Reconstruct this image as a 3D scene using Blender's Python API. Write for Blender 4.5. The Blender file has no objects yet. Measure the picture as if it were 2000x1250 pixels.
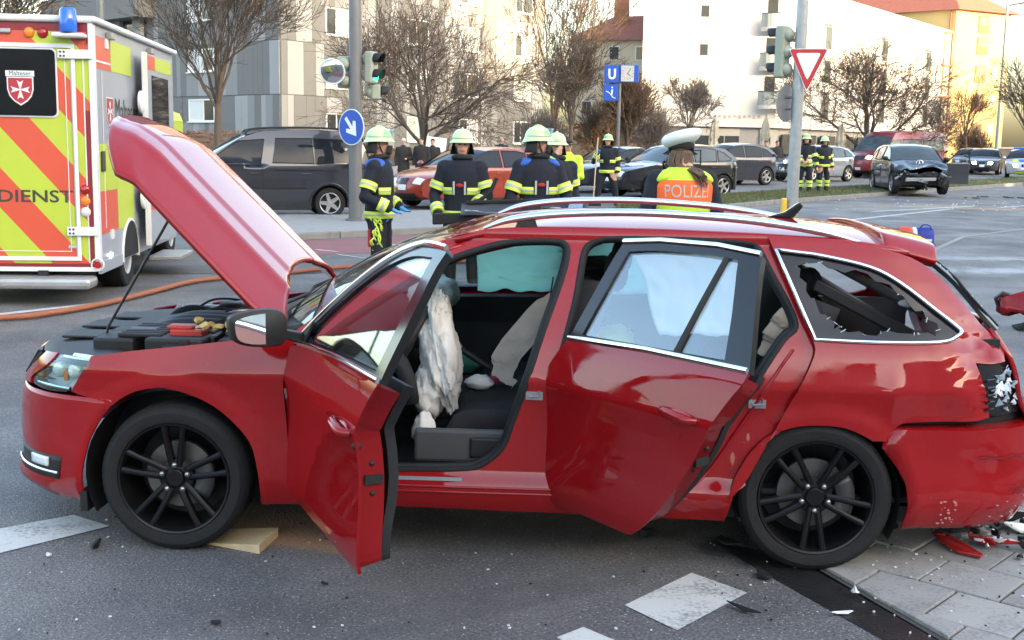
import bpy, bmesh, math, random
from math import sin, cos, pi, radians, sqrt, atan2, exp
from mathutils import Vector, Matrix, noise
from mathutils.geometry import tessellate_polygon

random.seed(11)
SC = bpy.context.scene
COL = SC.collection

# ------------------------------------------------------------------ camera
FPX, CAM_H, PITCH, ROLL = 2300.0, 1.7374, 0.1474, 0.0179
cam = bpy.data.cameras.new('camera')
cam.sensor_fit = 'HORIZONTAL'
cam.sensor_width = 36.0
cam.lens = 36.0 * FPX / 2000.0
cam.clip_start = 0.05
cam.clip_end = 2000.0
cam_ob = bpy.data.objects.new('camera', cam)
COL.objects.link(cam_ob)
_R = Vector((1, 0, 0)); _U = Vector((0, sin(PITCH), cos(PITCH))); _Fw = Vector((0, cos(PITCH), -sin(PITCH)))
_X = _R * cos(ROLL) + _U * sin(ROLL); _Y = -_R * sin(ROLL) + _U * cos(ROLL); _Z = -_Fw
M = Matrix.Identity(4)
for i in range(3):
    M[i][0] = _X[i]; M[i][1] = _Y[i]; M[i][2] = _Z[i]
M[2][3] = CAM_H
cam_ob.matrix_world = M
SC.camera = cam_ob

# ------------------------------------------------------------------ sky, sun, exposure
SUN_EL, SUN_AZ = radians(10.5), radians(130.0)       # azimuth clockwise from +Y: behind the camera, to the right
W_ = bpy.data.worlds.new('World'); SC.world = W_
W_.use_nodes = True
nt = W_.node_tree
for n in list(nt.nodes): nt.nodes.remove(n)
sky = nt.nodes.new('ShaderNodeTexSky'); sky.sky_type = 'NISHITA'; sky.sun_disc = False
sky.sun_elevation = SUN_EL; sky.sun_rotation = SUN_AZ; sky.air_density = 1.0; sky.dust_density = 4.0; sky.ozone_density = .8
bg = nt.nodes.new('ShaderNodeBackground'); bg.inputs['Strength'].default_value = 0.15
wo = nt.nodes.new('ShaderNodeOutputWorld')
nt.links.new(sky.outputs[0], bg.inputs[0]); nt.links.new(bg.outputs[0], wo.inputs[0])
sun = bpy.data.lights.new('sun', 'SUN'); sun.energy = 2.0; sun.angle = radians(0.53); sun.color = (1.0, 0.74, 0.44)
sun_ob = bpy.data.objects.new('sun', sun); COL.objects.link(sun_ob)
sd = Vector((sin(SUN_AZ) * cos(SUN_EL), cos(SUN_AZ) * cos(SUN_EL), sin(SUN_EL)))   # towards the sun
sun_ob.rotation_euler = sd.to_track_quat('Z', 'Y').to_euler()
sun_ob.location = sd * 60
VS = SC.view_settings
SC.display_settings.display_device = 'sRGB'
VS.view_transform = 'Standard'; VS.look = 'None'; VS.gamma = 1.0; VS.use_curve_mapping = False
VS.exposure = 3.08
# ------------------------------------------------------------------ helpers
def gz(y):
    """height of the gently rising street at distance y"""
    return 0.009 * max(0.0, min(y, 75.0) - 6.0)

def V(*a): return Vector(a)

def thing(name, label, cat, loc=(0, 0, 0), rotz=0.0, group=None):
    o = bpy.data.objects.new(name, None); COL.objects.link(o)
    o.empty_display_size = 0.2
    o.location = loc; o.rotation_euler = (0, 0, rotz)
    o['label'] = label; o['category'] = cat
    if group: o['group'] = group
    return o

def tag(o, label=None, cat=None, group=None, kind=None):
    if label: o['label'] = label
    if cat: o['category'] = cat
    if group: o['group'] = group
    if kind: o['kind'] = kind
    return o

def copy_tree(o, parent=None):
    c = o.copy(); COL.objects.link(c)
    if parent is not None: c.parent = parent
    for ch in list(o.children): copy_tree(ch, c)
    return c

def cr(pts, n=5, closed=False):
    """Catmull-Rom; a point given with an extra 'c' is a corner"""
    P = [Vector(p[:-1] if p[-1] == 'c' else p) for p in pts]
    K = [p[-1] == 'c' for p in pts]
    N = len(P); out = []
    rng = range(N) if closed else range(N - 1)
    for i in rng:
        a, b = P[i], P[(i + 1) % N]
        p0 = P[i - 1] if (closed or i > 0) else a
        p3 = P[(i + 2) % N] if (closed or i + 2 < N) else b
        ma = (b - a) if K[i] else (b - p0) * .5
        mb = (b - a) if K[(i + 1) % N] else (p3 - a) * .5
        if not closed and i == 0: ma = (b - a)
        if not closed and i == N - 2: mb = (b - a)
        for k in range(n):
            t = k / n
            out.append(a * (2*t**3 - 3*t*t + 1) + ma * (t**3 - 2*t*t + t) + b * (-2*t**3 + 3*t*t) + mb * (t**3 - t*t))
    if not closed: out.append(P[-1])
    return [tuple(q) for q in out]

def interp(x, xs, ys):
    if x <= xs[0]: return ys[0]
    for i in range(len(xs) - 1):
        if x <= xs[i + 1]:
            t = (x - xs[i]) / (xs[i + 1] - xs[i])
            return ys[i] + (ys[i + 1] - ys[i]) * t
    return ys[-1]

def sst(a, b, x):
    t = max(0., min(1., (x - a) / (b - a))); return t * t * (3 - 2 * t)

def finish(me, name, mats, parent=None, angle=None, bevel=0, seg=2, loc=None, rot=None, sub=0, solid=0):
    if not isinstance(mats, (list, tuple)): mats = [mats]
    for m in mats: me.materials.append(m)
    o = bpy.data.objects.new(name, me); COL.objects.link(o)
    if parent is not None: o.parent = parent
    if loc is not None: o.location = loc
    if rot is not None: o.rotation_euler = rot
    if angle is not None:
        me.polygons.foreach_set('use_smooth', [True] * len(me.polygons))
        me.set_sharp_from_angle(angle=radians(angle))
    if solid:
        m = o.modifiers.new('solid', 'SOLIDIFY'); m.thickness = solid; m.offset = -1
    if bevel:
        m = o.modifiers.new('bevel', 'BEVEL'); m.width = bevel; m.segments = seg; m.limit_method = 'ANGLE'; m.angle_limit = radians(35)
        m.harden_normals = False
    if sub:
        m = o.modifiers.new('sub', 'SUBSURF'); m.levels = sub; m.render_levels = sub
    return o

class MB:
    def __init__(s): s.v = []; s.f = []; s.m = []; s.mi = 0; s.T = None
    def add(s, vs, fs, mi=None):
        b = len(s.v)
        if s.T is not None: vs = [s.T @ Vector(v) for v in vs]
        s.v += [tuple(v) for v in vs]
        s.f += [tuple(i + b for i in f) for f in fs]
        s.m += [s.mi if mi is None else mi] * len(fs)
        return s
    def box(s, lo, hi, mi=None, rot=None, at=None):
        x0, y0, z0 = lo; x1, y1, z1 = hi
        vs = [Vector(p) for p in ((x0,y0,z0),(x1,y0,z0),(x1,y1,z0),(x0,y1,z0),(x0,y0,z1),(x1,y0,z1),(x1,y1,z1),(x0,y1,z1))]
        if rot is not None: vs = [rot @ v for v in vs]
        if at is not None: vs = [v + Vector(at) for v in vs]
        return s.add(vs, [(0,3,2,1),(4,5,6,7),(0,1,5,4),(1,2,6,5),(2,3,7,6),(3,0,4,7)], mi)
    def cbox(s, c, d, mi=None, rot=None):
        return s.box((-d[0]/2,-d[1]/2,-d[2]/2),(d[0]/2,d[1]/2,d[2]/2),mi,rot,c)
    def hexa(s, p, mi=None):
        return s.add(p, [(0,3,2,1),(4,5,6,7),(0,1,5,4),(1,2,6,5),(2,3,7,6),(3,0,4,7)], mi)
    def tube(s, pts, r, n=8, caps=True, mi=None, flat=1.0, up=None, closed=False):
        P = [Vector(p) for p in pts]; N = len(P)
        R = list(r) if isinstance(r, (list, tuple)) else [r] * N
        T0 = None; rings = []; U = None
        for i in range(N):
            if closed: t = P[(i+1) % N] - P[i-1]
            else: t = P[min(i+1, N-1)] - P[max(i-1, 0)]
            if t.length < 1e-9: t = T0 or Vector((0, 0, 1))
            t.normalize()
            if U is None:
                a = Vector(up) if up else (Vector((0, 0, 1)) if abs(t.z) < .9 else Vector((1, 0, 0)))
                U = (a - t * a.dot(t)).normalized()
            else:
                U = (U - t * U.dot(t))
                if U.length < 1e-6: U = Vector((1, 0, 0)) - t * t.x
                U.normalize()
            B = t.cross(U); T0 = t
            rings.append([P[i] + (U * cos(2*pi*k/n) * flat + B * sin(2*pi*k/n)) * R[i] for k in range(n)])
        vs = [v for q in rings for v in q]; fs = []
        for i in range(N if closed else N - 1):
            j = (i + 1) % N
            for k in range(n):
                fs.append((i*n+k, i*n+(k+1) % n, j*n+(k+1) % n, j*n+k))
        if caps and not closed:
            fs.append(tuple(range(n-1, -1, -1))); fs.append(tuple((N-1)*n+k for k in range(n)))
        return s.add(vs, fs, mi)
    def cyl(s, a, b, r0, r1=None, n=12, mi=None, caps=True):
        return s.tube([a, b], [r0, r0 if r1 is None else r1], n, caps, mi)
    def lathe(s, prof, n=24, c=(0,0,0), axis='z', mi=None, mis=None, a0=0, a1=2*pi):
        """prof: (r, h) pairs; axis x|y|z"""
        full = abs(a1 - a0 - 2*pi) < 1e-6
        m = n if full else n + 1
        vs = []
        for (r, h) in prof:
            for k in range(m):
                a = a0 + (a1 - a0) * k / n; p, q = r*cos(a), r*sin(a)
                vs.append({'z': (p, q, h), 'y': (p, h, q), 'x': (h, p, q)}[axis])
        vs = [Vector(v) + Vector(c) for v in vs]
        b = len(s.v)
        for i in range(len(prof)-1):
            fs = [(i*m+k, i*m+(k+1) % m, (i+1)*m+(k+1) % m, (i+1)*m+k) for k in range(n)]
            if axis == 'y': fs = [f[::-1] for f in fs]
            if i == 0: s.add(vs, fs, mis[i] if mis else mi)
            else:
                s.f += [tuple(q+b for q in f) for f in fs]; s.m += [(mis[i] if mis else (s.mi if mi is None else mi))] * len(fs)
        return s
    def ell(s, c, r, n=12, m=8, mi=None, rot=None):
        vs = []; fs = []
        for i in range(m+1):
            t = pi*i/m
            for k in range(n):
                a = 2*pi*k/n
                v = Vector((r[0]*sin(t)*cos(a), r[1]*sin(t)*sin(a), r[2]*cos(t)))
                if rot is not None: v = rot @ v
                vs.append(v + Vector(c))
        for i in range(m):
            for k in range(n): fs.append((i*n+k, (i+1)*n+k, (i+1)*n+(k+1) % n, i*n+(k+1) % n))
        return s.add(vs, fs, mi)
    def grid(s, fn, nu, nv, mi=None, closeu=False, flip=False):
        vs = [fn(i/nu, j/nv) for i in range(nu + (0 if closeu else 1)) for j in range(nv+1)]
        fs = []; N = nu if closeu else nu+1
        for i in range(nu):
            i2 = (i+1) % N
            for j in range(nv):
                f = (i*(nv+1)+j, i2*(nv+1)+j, i2*(nv+1)+j+1, i*(nv+1)+j+1)
                fs.append(f[::-1] if flip else f)
        return s.add(vs, fs, mi)
    def prism(s, poly, fr, d, mi=None):
        """poly: 2D points; fr(u,v,w)->3D; extruded from w=0 to w=d"""
        n = len(poly)
        vs = [fr(u, v, 0) for u, v in poly] + [fr(u, v, d) for u, v in poly]
        tri = tessellate_polygon([[Vector((u, v, 0)) for u, v in poly]])
        fs = [tuple(t) for t in tri] + [tuple(i+n for i in t[::-1]) for t in tri]
        fs += [(i, i+n, (i+1) % n+n, (i+1) % n) for i in range(n)]
        return s.add(vs, fs, mi)
    def build(s, name, mats, parent=None, angle=None, fixn=True, **kw):
        me = bpy.data.meshes.new(name); me.from_pydata(s.v, [], s.f)
        if s.m and max(s.m) > 0: me.polygons.foreach_set('material_index', s.m)
        if fixn:
            bm = bmesh.new(); bm.from_mesh(me); bmesh.ops.recalc_face_normals(bm, faces=bm.faces); bm.to_mesh(me); bm.free()
        me.update()
        return finish(me, name, mats, parent, angle, **kw)

def panel(name, outline, mp, mats, parent=None, holes=(), step=.06, thick=.015, flip=False, stepv=None, loc=None, rot=None):
    """a sheet of bodywork: 2D outline (with holes) cut on a grid, mapped to 3D by mp(u,v), with thickness and true surface normals"""
    polys = [[Vector((p[0], p[1], 0)) for p in outline]] + [[Vector((p[0], p[1], 0)) for p in h] for h in holes]
    flat = [v for p in polys for v in p]
    bm = bmesh.new()
    bv = [bm.verts.new(v) for v in flat]
    for t in tessellate_polygon(polys):
        try: bm.faces.new([bv[i] for i in t])
        except ValueError: pass
    us = [v.x for v in flat]; vs_ = [v.y for v in flat]
    stepv = stepv or step
    k = math.floor(min(us)/step)+1
    while k*step < max(us):
        bmesh.ops.bisect_plane(bm, geom=bm.verts[:]+bm.edges[:]+bm.faces[:], plane_co=(k*step, 0, 0), plane_no=(1, 0, 0), dist=1e-5); k += 1
    k = math.floor(min(vs_)/stepv)+1
    while k*stepv < max(vs_):
        bmesh.ops.bisect_plane(bm, geom=bm.verts[:]+bm.edges[:]+bm.faces[:], plane_co=(0, k*stepv, 0), plane_no=(0, 1, 0), dist=1e-5); k += 1
    bmesh.ops.remove_doubles(bm, verts=bm.verts, dist=1e-5)
    bmesh.ops.recalc_face_normals(bm, faces=bm.faces)
    bm.verts.index_update()
    P = []; Nn = []
    e = .004
    for v in bm.verts:
        u, w = v.co.x, v.co.y
        p = Vector(mp(u, w))
        du = Vector(mp(u+e, w)) - Vector(mp(u-e, w)); dv = Vector(mp(u, w+e)) - Vector(mp(u, w-e))
        n = du.cross(dv)
        if n.length < 1e-12: n = Vector((0, -1, 0))
        n.normalize()
        if flip: n = -n
        P.append(p); Nn.append(n)
    N = len(P)
    outer = [[v.index for v in f.verts] for f in bm.faces]
    # orient outer faces along the surface normal
    fx = []
    for f in outer:
        a = (P[f[1]]-P[f[0]]).cross(P[f[2]]-P[f[0]])
        fx.append(f if a.dot(Nn[f[0]]) >= 0 else f[::-1])
    outer = fx
    dirset = {}
    for f in outer:
        for i in range(len(f)): dirset[(f[i], f[(i+1) % len(f)])] = 1
    bnd = [(a, b) for (a, b) in dirset if (b, a) not in dirset]
    bm.free()
    verts = [tuple(p) for p in P] + [tuple(p - n*thick) for p, n in zip(P, Nn)]
    faces = outer + [[i+N for i in f[::-1]] for f in outer] + [[b, a, a+N, b+N] for a, b in bnd]
    me = bpy.data.meshes.new(name); me.from_pydata(verts, [], faces)
    me.polygons.foreach_set('use_smooth', [True]*len(faces))
    nl = []
    for f in outer: nl += [Nn[i] for i in f]
    for f in outer: nl += [-Nn[i] for i in f[::-1]]
    for a, b in bnd:
        n = (P[a]-P[b]).cross(-Nn[a]);
        n = n.normalized() if n.length > 1e-12 else Vector((0, 0, 1))
        nl += [n]*4
    me.normals_split_custom_set([tuple(n) for n in nl])
    if isinstance(mats, (list, tuple)) and len(mats) > 1:
        me.polygons.foreach_set('material_index', [0]*len(outer)+[1]*(len(faces)-len(outer)))
    return finish(me, name, mats, parent, loc=loc, rot=rot)

# ------------------------------------------------------------------ materials
MAT = {}
def pm(name, col, rough=.5, metal=0., var=.12, vs=6., bump=0., bs=60., coat=0., spec=.5, trans=0., alpha=1., emit=None, es=1., sub=0., ior=1.45, coords='Object'):
    m = bpy.data.materials.new(name); m.use_nodes = True
    t = m.node_tree; b = t.nodes['Principled BSDF']; L = t.links
    tc = t.nodes.new('ShaderNodeTexCoord')
    c4 = (*col, 1)
    b.inputs['Base Color'].default_value = c4
    if var:
        nz = t.nodes.new('ShaderNodeTexNoise'); nz.inputs['Scale'].default_value = vs; nz.inputs['Detail'].default_value = 5
        L.new(tc.outputs[coords], nz.inputs['Vector'])
        mx = t.nodes.new('ShaderNodeMix'); mx.data_type = 'RGBA'
        mx.inputs['A'].default_value = (*[c*(1-var) for c in col], 1); mx.inputs['B'].default_value = (*[min(1, c*(1+var)) for c in col], 1)
        L.new(nz.outputs[0], mx.inputs['Factor']); L.new(mx.outputs['Result'], b.inputs['Base Color'])
    b.inputs['Roughness'].default_value = rough; b.inputs['Metallic'].default_value = metal
    b.inputs['Specular IOR Level'].default_value = spec; b.inputs['IOR'].default_value = ior
    b.inputs['Coat Weight'].default_value = coat; b.inputs['Coat Roughness'].default_value = .04
    b.inputs['Transmission Weight'].default_value = trans; b.inputs['Alpha'].default_value = alpha
    if emit: b.inputs['Emission Color'].default_value = (*emit, 1); b.inputs['Emission Strength'].default_value = es
    if bump:
        n2 = t.nodes.new('ShaderNodeTexNoise'); n2.inputs['Scale'].default_value = bs; n2.inputs['Detail'].default_value = 4
        L.new(tc.outputs[coords], n2.inputs['Vector'])
        bp = t.nodes.new('ShaderNodeBump'); bp.inputs['Strength'].default_value = bump; bp.inputs['Distance'].default_value = .01
        L.new(n2.outputs[0], bp.inputs['Height']); L.new(bp.outputs[0], b.inputs['Normal'])
    MAT[name] = m
    return m

def glass(name, tint=(.75, .85, .83), alpha=.35, rough=.0, ior=1.5):
    """window glass: mirror reflection by Fresnel over a tinted see-through"""
    m = bpy.data.materials.new(name); m.use_nodes = True
    t = m.node_tree; L = t.links
    for n in list(t.nodes): t.nodes.remove(n)
    o = t.nodes.new('ShaderNodeOutputMaterial')
    tr = t.nodes.new('ShaderNodeBsdfTransparent'); tr.inputs[0].default_value = (*tint, 1)
    gl = t.nodes.new('ShaderNodeBsdfGlossy'); gl.inputs['Roughness'].default_value = rough; gl.inputs[0].default_value = (1, 1, 1, 1)
    fr = t.nodes.new('ShaderNodeFresnel')
    ge = t.nodes.new('ShaderNodeNewGeometry'); mr = t.nodes.new('ShaderNodeMapRange'); mr.inputs[3].default_value = ior; mr.inputs[4].default_value = 1/ior   # thin pane: both faces reflect alike
    L.new(ge.outputs['Backfacing'], mr.inputs[0]); L.new(mr.outputs[0], fr.inputs[0])
    tc = t.nodes.new('ShaderNodeTexCoord'); nz = t.nodes.new('ShaderNodeTexNoise'); nz.inputs['Scale'].default_value = 2.5
    L.new(tc.outputs['Object'], nz.inputs['Vector'])
    gm = t.nodes.new('ShaderNodeMix'); gm.data_type = 'RGBA'; gm.inputs['A'].default_value = (.90, .93, .97, 1); gm.inputs['B'].default_value = (1, 1, 1, 1)
    L.new(nz.outputs[0], gm.inputs['Factor']); L.new(gm.outputs['Result'], gl.inputs[0])
    mx = t.nodes.new('ShaderNodeMixShader')
    L.new(fr.outputs[0], mx.inputs[0]); L.new(tr.outputs[0], mx.inputs[1]); L.new(gl.outputs[0], mx.inputs[2])
    L.new(mx.outputs[0], o.inputs[0])
    MAT[name] = m
    return m

def text_mesh(body, size=1.0, align='LEFT', extrude=0.0, bold=0.0):
    cu = bpy.data.curves.new('txt', 'FONT'); cu.body = body; cu.size = size; cu.align_x = align; cu.extrude = extrude
    cu.resolution_u = 3; cu.offset = bold*size
    ob = bpy.data.objects.new('txt', cu); COL.objects.link(ob)
    dg = bpy.context.evaluated_depsgraph_get()
    me = bpy.data.meshes.new_from_object(ob.evaluated_get(dg))
    bpy.data.objects.remove(ob); bpy.data.curves.remove(cu)
    me.materials.clear()
    return me

def lettering(name, body, size, mat, parent, origin, ux, uy, align='LEFT', bold=0.0, sx=1.0):
    """flat lettering laid on a surface: origin, right vector, up vector"""
    me = text_mesh(body, size, align, 0.0, bold)
    ux, uy = Vector(ux).normalized(), Vector(uy).normalized(); o = Vector(origin)
    for v in me.vertices: v.co = o + ux*(v.co.x*sx) + uy*v.co.y
    ob = finish(me, name, mat, parent)
    return ob

RED_C = (.27, .006, .008)
pm('paint_red', RED_C, rough=.5, var=.05, vs=30, coat=1.0, spec=.0)
pm('paint_red_matt', (.19, .0045, .007), rough=.5, var=.1, vs=8, coat=.5, spec=.1)
# fine dust and water marks in the clear coat
_m = MAT['paint_red']; _t = _m.node_tree; _b = _t.nodes['Principled BSDF']
_tc = _t.nodes.new('ShaderNodeTexCoord'); _n = _t.nodes.new('ShaderNodeTexNoise'); _n.inputs['Scale'].default_value = 9; _n.inputs['Detail'].default_value = 9; _n.inputs['Roughness'].default_value = .7
_t.links.new(_tc.outputs['Object'], _n.inputs['Vector'])
_r = _t.nodes.new('ShaderNodeMapRange'); _r.inputs[1].default_value = .42; _r.inputs[2].default_value = .75; _r.inputs[3].default_value = .015; _r.inputs[4].default_value = .16
_t.links.new(_n.outputs[0], _r.inputs[0]); _t.links.new(_r.outputs[0], _b.inputs['Coat Roughness'])
_v = _t.nodes.new('ShaderNodeTexNoise'); _v.inputs['Scale'].default_value = 140; _v.inputs['Detail'].default_value = 3; _t.links.new(_tc.outputs['Object'], _v.inputs['Vector'])
_r2 = _t.nodes.new('ShaderNodeMapRange'); _r2.inputs[1].default_value = .66; _r2.inputs[2].default_value = .80; _r2.inputs[4].default_value = .35; _t.links.new(_v.outputs[0], _r2.inputs[0])
_mx = _t.nodes.new('ShaderNodeMix'); _mx.data_type = 'RGBA'; _mx.inputs['B'].default_value = (.22, .17, .15, 1)
_src = _b.inputs['Base Color'].links[0].from_socket; _t.links.new(_src, _mx.inputs['A']); _t.links.new(_r2.outputs[0], _mx.inputs['Factor']); _t.links.new(_mx.outputs['Result'], _b.inputs['Base Color'])
_w = _t.nodes.new('ShaderNodeBump'); _w.inputs['Strength'].default_value = .012; _w.inputs['Distance'].default_value = .02
_wn = _t.nodes.new('ShaderNodeTexNoise'); _wn.inputs['Scale'].default_value = 7; _t.links.new(_tc.outputs['Object'], _wn.inputs['Vector']); _t.links.new(_wn.outputs[0], _w.inputs['Height']); _t.links.new(_w.outputs[0], _b.inputs['Coat Normal'])
pm('black_plastic', (.012, .012, .013), rough=.55, var=.25, vs=20, bump=.15, bs=300)
pm('black_gloss', (.012, .012, .014), rough=.12, var=.1)
pm('rubber', (.010, .010, .011), rough=.75, var=.3, vs=14, bump=.25, bs=140)
pm('tyre', (.010, .010, .011), rough=.85, var=.35, vs=9, bump=.3, bs=120)
pm('rim_black', (.007, .007, .008), rough=.30, var=.2, spec=.35)
pm('chrome', (.78, .79, .8), rough=.12, metal=1., var=.03)
pm('alu', (.72, .74, .77), rough=.28, metal=1., var=.06, vs=12)
pm('steel', (.42, .42, .43), rough=.38, metal=1., var=.25, vs=18)
pm('dark_metal', (.06, .06, .065), rough=.45, metal=.6, var=.3)
pm('interior_dark', (.013, .014, .018), rough=.75, var=.25, vs=10, bump=.12, bs=160)
pm('seat_cloth', (.022, .022, .026), rough=.9, var=.3, vs=14, bump=.3, bs=220)
pm('airbag', (.66, .65, .63), rough=.92, var=.12, vs=9, bump=.45, bs=38)
pm('airbag_tan', (.42, .38, .34), rough=.85, var=.25, vs=8, bump=.35, bs=30)

def cloth_translucent(name, col):
    m = pm(name, col, rough=.85, var=.2, vs=5, bump=.3, bs=24); t = m.node_tree; L = t.links; b = t.nodes['Principled BSDF']
    o = [n for n in t.nodes if n.type == 'OUTPUT_MATERIAL'][0]; tr = t.nodes.new('ShaderNodeBsdfTranslucent'); tr.inputs[0].default_value = (*col, 1)
    mx = t.nodes.new('ShaderNodeMixShader'); mx.inputs[0].default_value = .65; L.new(b.outputs[0], mx.inputs[1]); L.new(tr.outputs[0], mx.inputs[2]); L.new(mx.outputs[0], o.inputs[0])
    return m
cloth_translucent('curtain_bag', (.66, .90, .84))
pm('scratch_dark', (.10, .004, .006), rough=.8, var=.2); pm('scuff_pale', (.42, .20, .19), rough=.8, var=.2); pm('disc_dark', (.16, .155, .15), rough=.4, metal=.8, var=.2)
pm('reflector', (.62, .68, .74), rough=.35, metal=.15, var=.25, vs=14); pm('fuse_red', (.42, .035, .022), rough=.4, var=.1)
pm('white_paint', (.78, .78, .77), rough=.35, var=.05, vs=10)
pm('plate_white', (.72, .73, .72), rough=.4, var=.05)
pm('orange_plastic', (.75, .22, .03), rough=.3, var=.1)
pm('lamp_clear', (.62, .66, .70), rough=.1, var=.1, spec=.8)
pm('lamp_red', (.35, .012, .012), rough=.15, var=.2, coat=.6)
pm('wood', (.52, .40, .24), rough=.75, var=.25, vs=22, bump=.2, bs=80)
glass('glass_clear', (.86, .93, .91), ior=1.6)
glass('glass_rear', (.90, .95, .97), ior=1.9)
glass('glass_tint', (.10, .115, .125))
glass('glass_wind', (.55, .66, .63))
# ------------------------------------------------------------------ ground
def asphalt(name, base=(.085, .085, .09), spots=()):
    m = bpy.data.materials.new(name); m.use_nodes = True; t = m.node_tree; L = t.links; b = t.nodes['Principled BSDF']
    tc = t.nodes.new('ShaderNodeTexCoord'); O = tc.outputs['Object']
    def noi(s, d=3., r=.5):
        n = t.nodes.new('ShaderNodeTexNoise'); n.inputs['Scale'].default_value = s; n.inputs['Detail'].default_value = d; n.inputs['Roughness'].default_value = r
        L.new(O, n.inputs['Vector']); return n.outputs[0]
    def ramp(i, a, bb, c0=0., c1=1.):
        r = t.nodes.new('ShaderNodeMapRange'); r.inputs[1].default_value = a; r.inputs[2].default_value = bb; r.inputs[3].default_value = c0; r.inputs[4].default_value = c1; L.new(i, r.inputs[0]); return r.outputs[0]
    def mix(f, A, B):
        x = t.nodes.new('ShaderNodeMix'); x.data_type = 'RGBA'
        L.new(f, x.inputs['Factor'])
        for s, v in (('A', A), ('B', B)):
            if isinstance(v, tuple): x.inputs[s].default_value = (*v, 1)
            else: L.new(v, x.inputs[s])
        return x.outputs['Result']
    dark = tuple(c*.52 for c in base); lite = tuple(min(1, c*1.35) for c in base)
    col = mix(ramp(noi(75, 2), .3, .7), dark, lite)
    big = mix(ramp(noi(.55, 7, .66), .36, .66), (.56, .56, .575), (1.18, 1.17, 1.14))
    mu = t.nodes.new('ShaderNodeMix'); mu.data_type = 'RGBA'; mu.blend_type = 'MULTIPLY'; mu.inputs['Factor'].default_value = 1
    L.new(col, mu.inputs['A']); L.new(big, mu.inputs['B']); col = mu.outputs['Result']
    # pale aggregate chips
    vo = t.nodes.new('ShaderNodeTexVoronoi'); vo.inputs['Scale'].default_value = 95; L.new(O, vo.inputs['Vector'])
    wn = t.nodes.new('ShaderNodeTexWhiteNoise'); L.new(vo.outputs['Position'], wn.inputs['Vector'])
    chip = t.nodes.new('ShaderNodeMath'); chip.operation = 'MULTIPLY'; L.new(ramp(wn.outputs[0], .80, .95), chip.inputs[0]); L.new(ramp(vo.outputs['Distance'], .40, .22), chip.inputs[1])
    col = mix(chip.outputs[0], col, tuple(min(.6, c*2.7) for c in base))
    for (x, y, rx, ry, rot, c, k) in spots:
        mp = t.nodes.new('ShaderNodeMapping'); mp.vector_type = 'TEXTURE'
        mp.inputs['Location'].default_value = (x, y, 0); mp.inputs['Rotation'].default_value = (0, 0, rot); mp.inputs['Scale'].default_value = (rx, ry, 1000)
        L.new(O, mp.inputs['Vector'])
        ln = t.nodes.new('ShaderNodeVectorMath'); ln.operation = 'LENGTH'; L.new(mp.outputs[0], ln.inputs[0])
        ad = t.nodes.new('ShaderNodeMath'); ad.operation = 'ADD'; L.new(ln.outputs['Value'], ad.inputs[0])
        L.new(ramp(noi(2.2/max(.4, min(rx, ry)), 6, .65), .3, .7, -.5, .5), ad.inputs[1])
        f = ramp(ad.outputs[0], 1.0, .35, 0., k)
        g = t.nodes.new('ShaderNodeMath'); g.operation = 'MULTIPLY'; L.new(f, g.inputs[0]); L.new(ramp(noi(60, 2), .25, .6, .45, 1.), g.inputs[1])
        col = mix(g.outputs[0], col, c)
    L.new(col, b.inputs['Base Color'])
    b.inputs['Roughness'].default_value = .72; b.inputs['Specular IOR Level'].default_value = .35
    L.new(ramp(noi(1.3, 4), .35, .7, .55, .85), b.inputs['Roughness'])
    bp = t.nodes.new('ShaderNodeBump'); bp.inputs['Strength'].default_value = .55; bp.inputs['Distance'].default_value = .006
    ml = t.nodes.new('ShaderNodeMath'); ml.operation = 'ADD'; L.new(noi(140, 3), ml.inputs[0]); L.new(vo.outputs['Distance'], ml.inputs[1])
    L.new(ml.outputs[0], bp.inputs['Height']); L.new(bp.outputs[0], b.inputs['Normal'])
    MAT[name] = m; return m
TAN = (.36, .20, .10)
asphalt('asphalt', (.150, .147, .150), [(-1.05, 5.15, .55, .28, .2, TAN, .75), (-.85, 4.93, .35, .10, -.3, TAN, .7), (-1.45, 5.6, .6, .5, 0, TAN, .35), (11.6, 33.2, 3.2, .9, .25, (.34, .24, .15), .7), (13.8, 32.6, 2.4, .55, .1, (.38, .21, .11), .75), (9.6, 31.3, 2.2, .6, .2, (.26, .26, .20), .6),
    (7.3, 18.4, 1.6, .35, .1, (.34, .36, .38), .7), (7.2, 16.7, 1.7, .5, .1, (.36, .38, .40), .8), (9.5, 17.5, 1.4, .5, .1, (.34, .36, .38), .6),
    (1.0, 4.95, .35, .16, -.7, (.02, .02, .022), .95), (1.62, 5.25, .22, .14, .2, (.02, .02, .022), .9), (-.3, 4.1, 1.6, .10, .55, (.06, .06, .063), .45), (.2, 4.55, 1.9, .08, .5, (.06, .06, .063), .35), (-2.6, 4.0, .5, .3, .3, (.05, .05, .055), .5), (-1.0, 3.75, .45, .22, 0, (.26, .25, .24), .25), (.25, 5.2, 1.4, .35, 0, (.06, .055, .05), .6), (-3.4, 7.5, 1.8, .3, .4, (.06, .06, .065), .4), (8.5, 24.5, 3.5, .35, .9, (.07, .07, .075), .5)])
b = MB()
xs = [-220, -60, -25, -10, -4, 0, 4, 10, 25, 60, 220]; ys = [-160, -40, -10, 0, 6, 12, 20, 30, 45, 60, 75, 120, 260]
for i in range(len(xs)-1):
    for j in range(len(ys)-1):
        q = [(xs[i], ys[j]), (xs[i+1], ys[j]), (xs[i+1], ys[j+1]), (xs[i], ys[j+1])]
        b.add([V(x, y, gz(y)) for x, y in q], [(0, 1, 2, 3)])
road = tag(b.build('road', MAT['asphalt'], fixn=False), kind='structure')
for p in road.data.polygons: p.use_smooth = False

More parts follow.
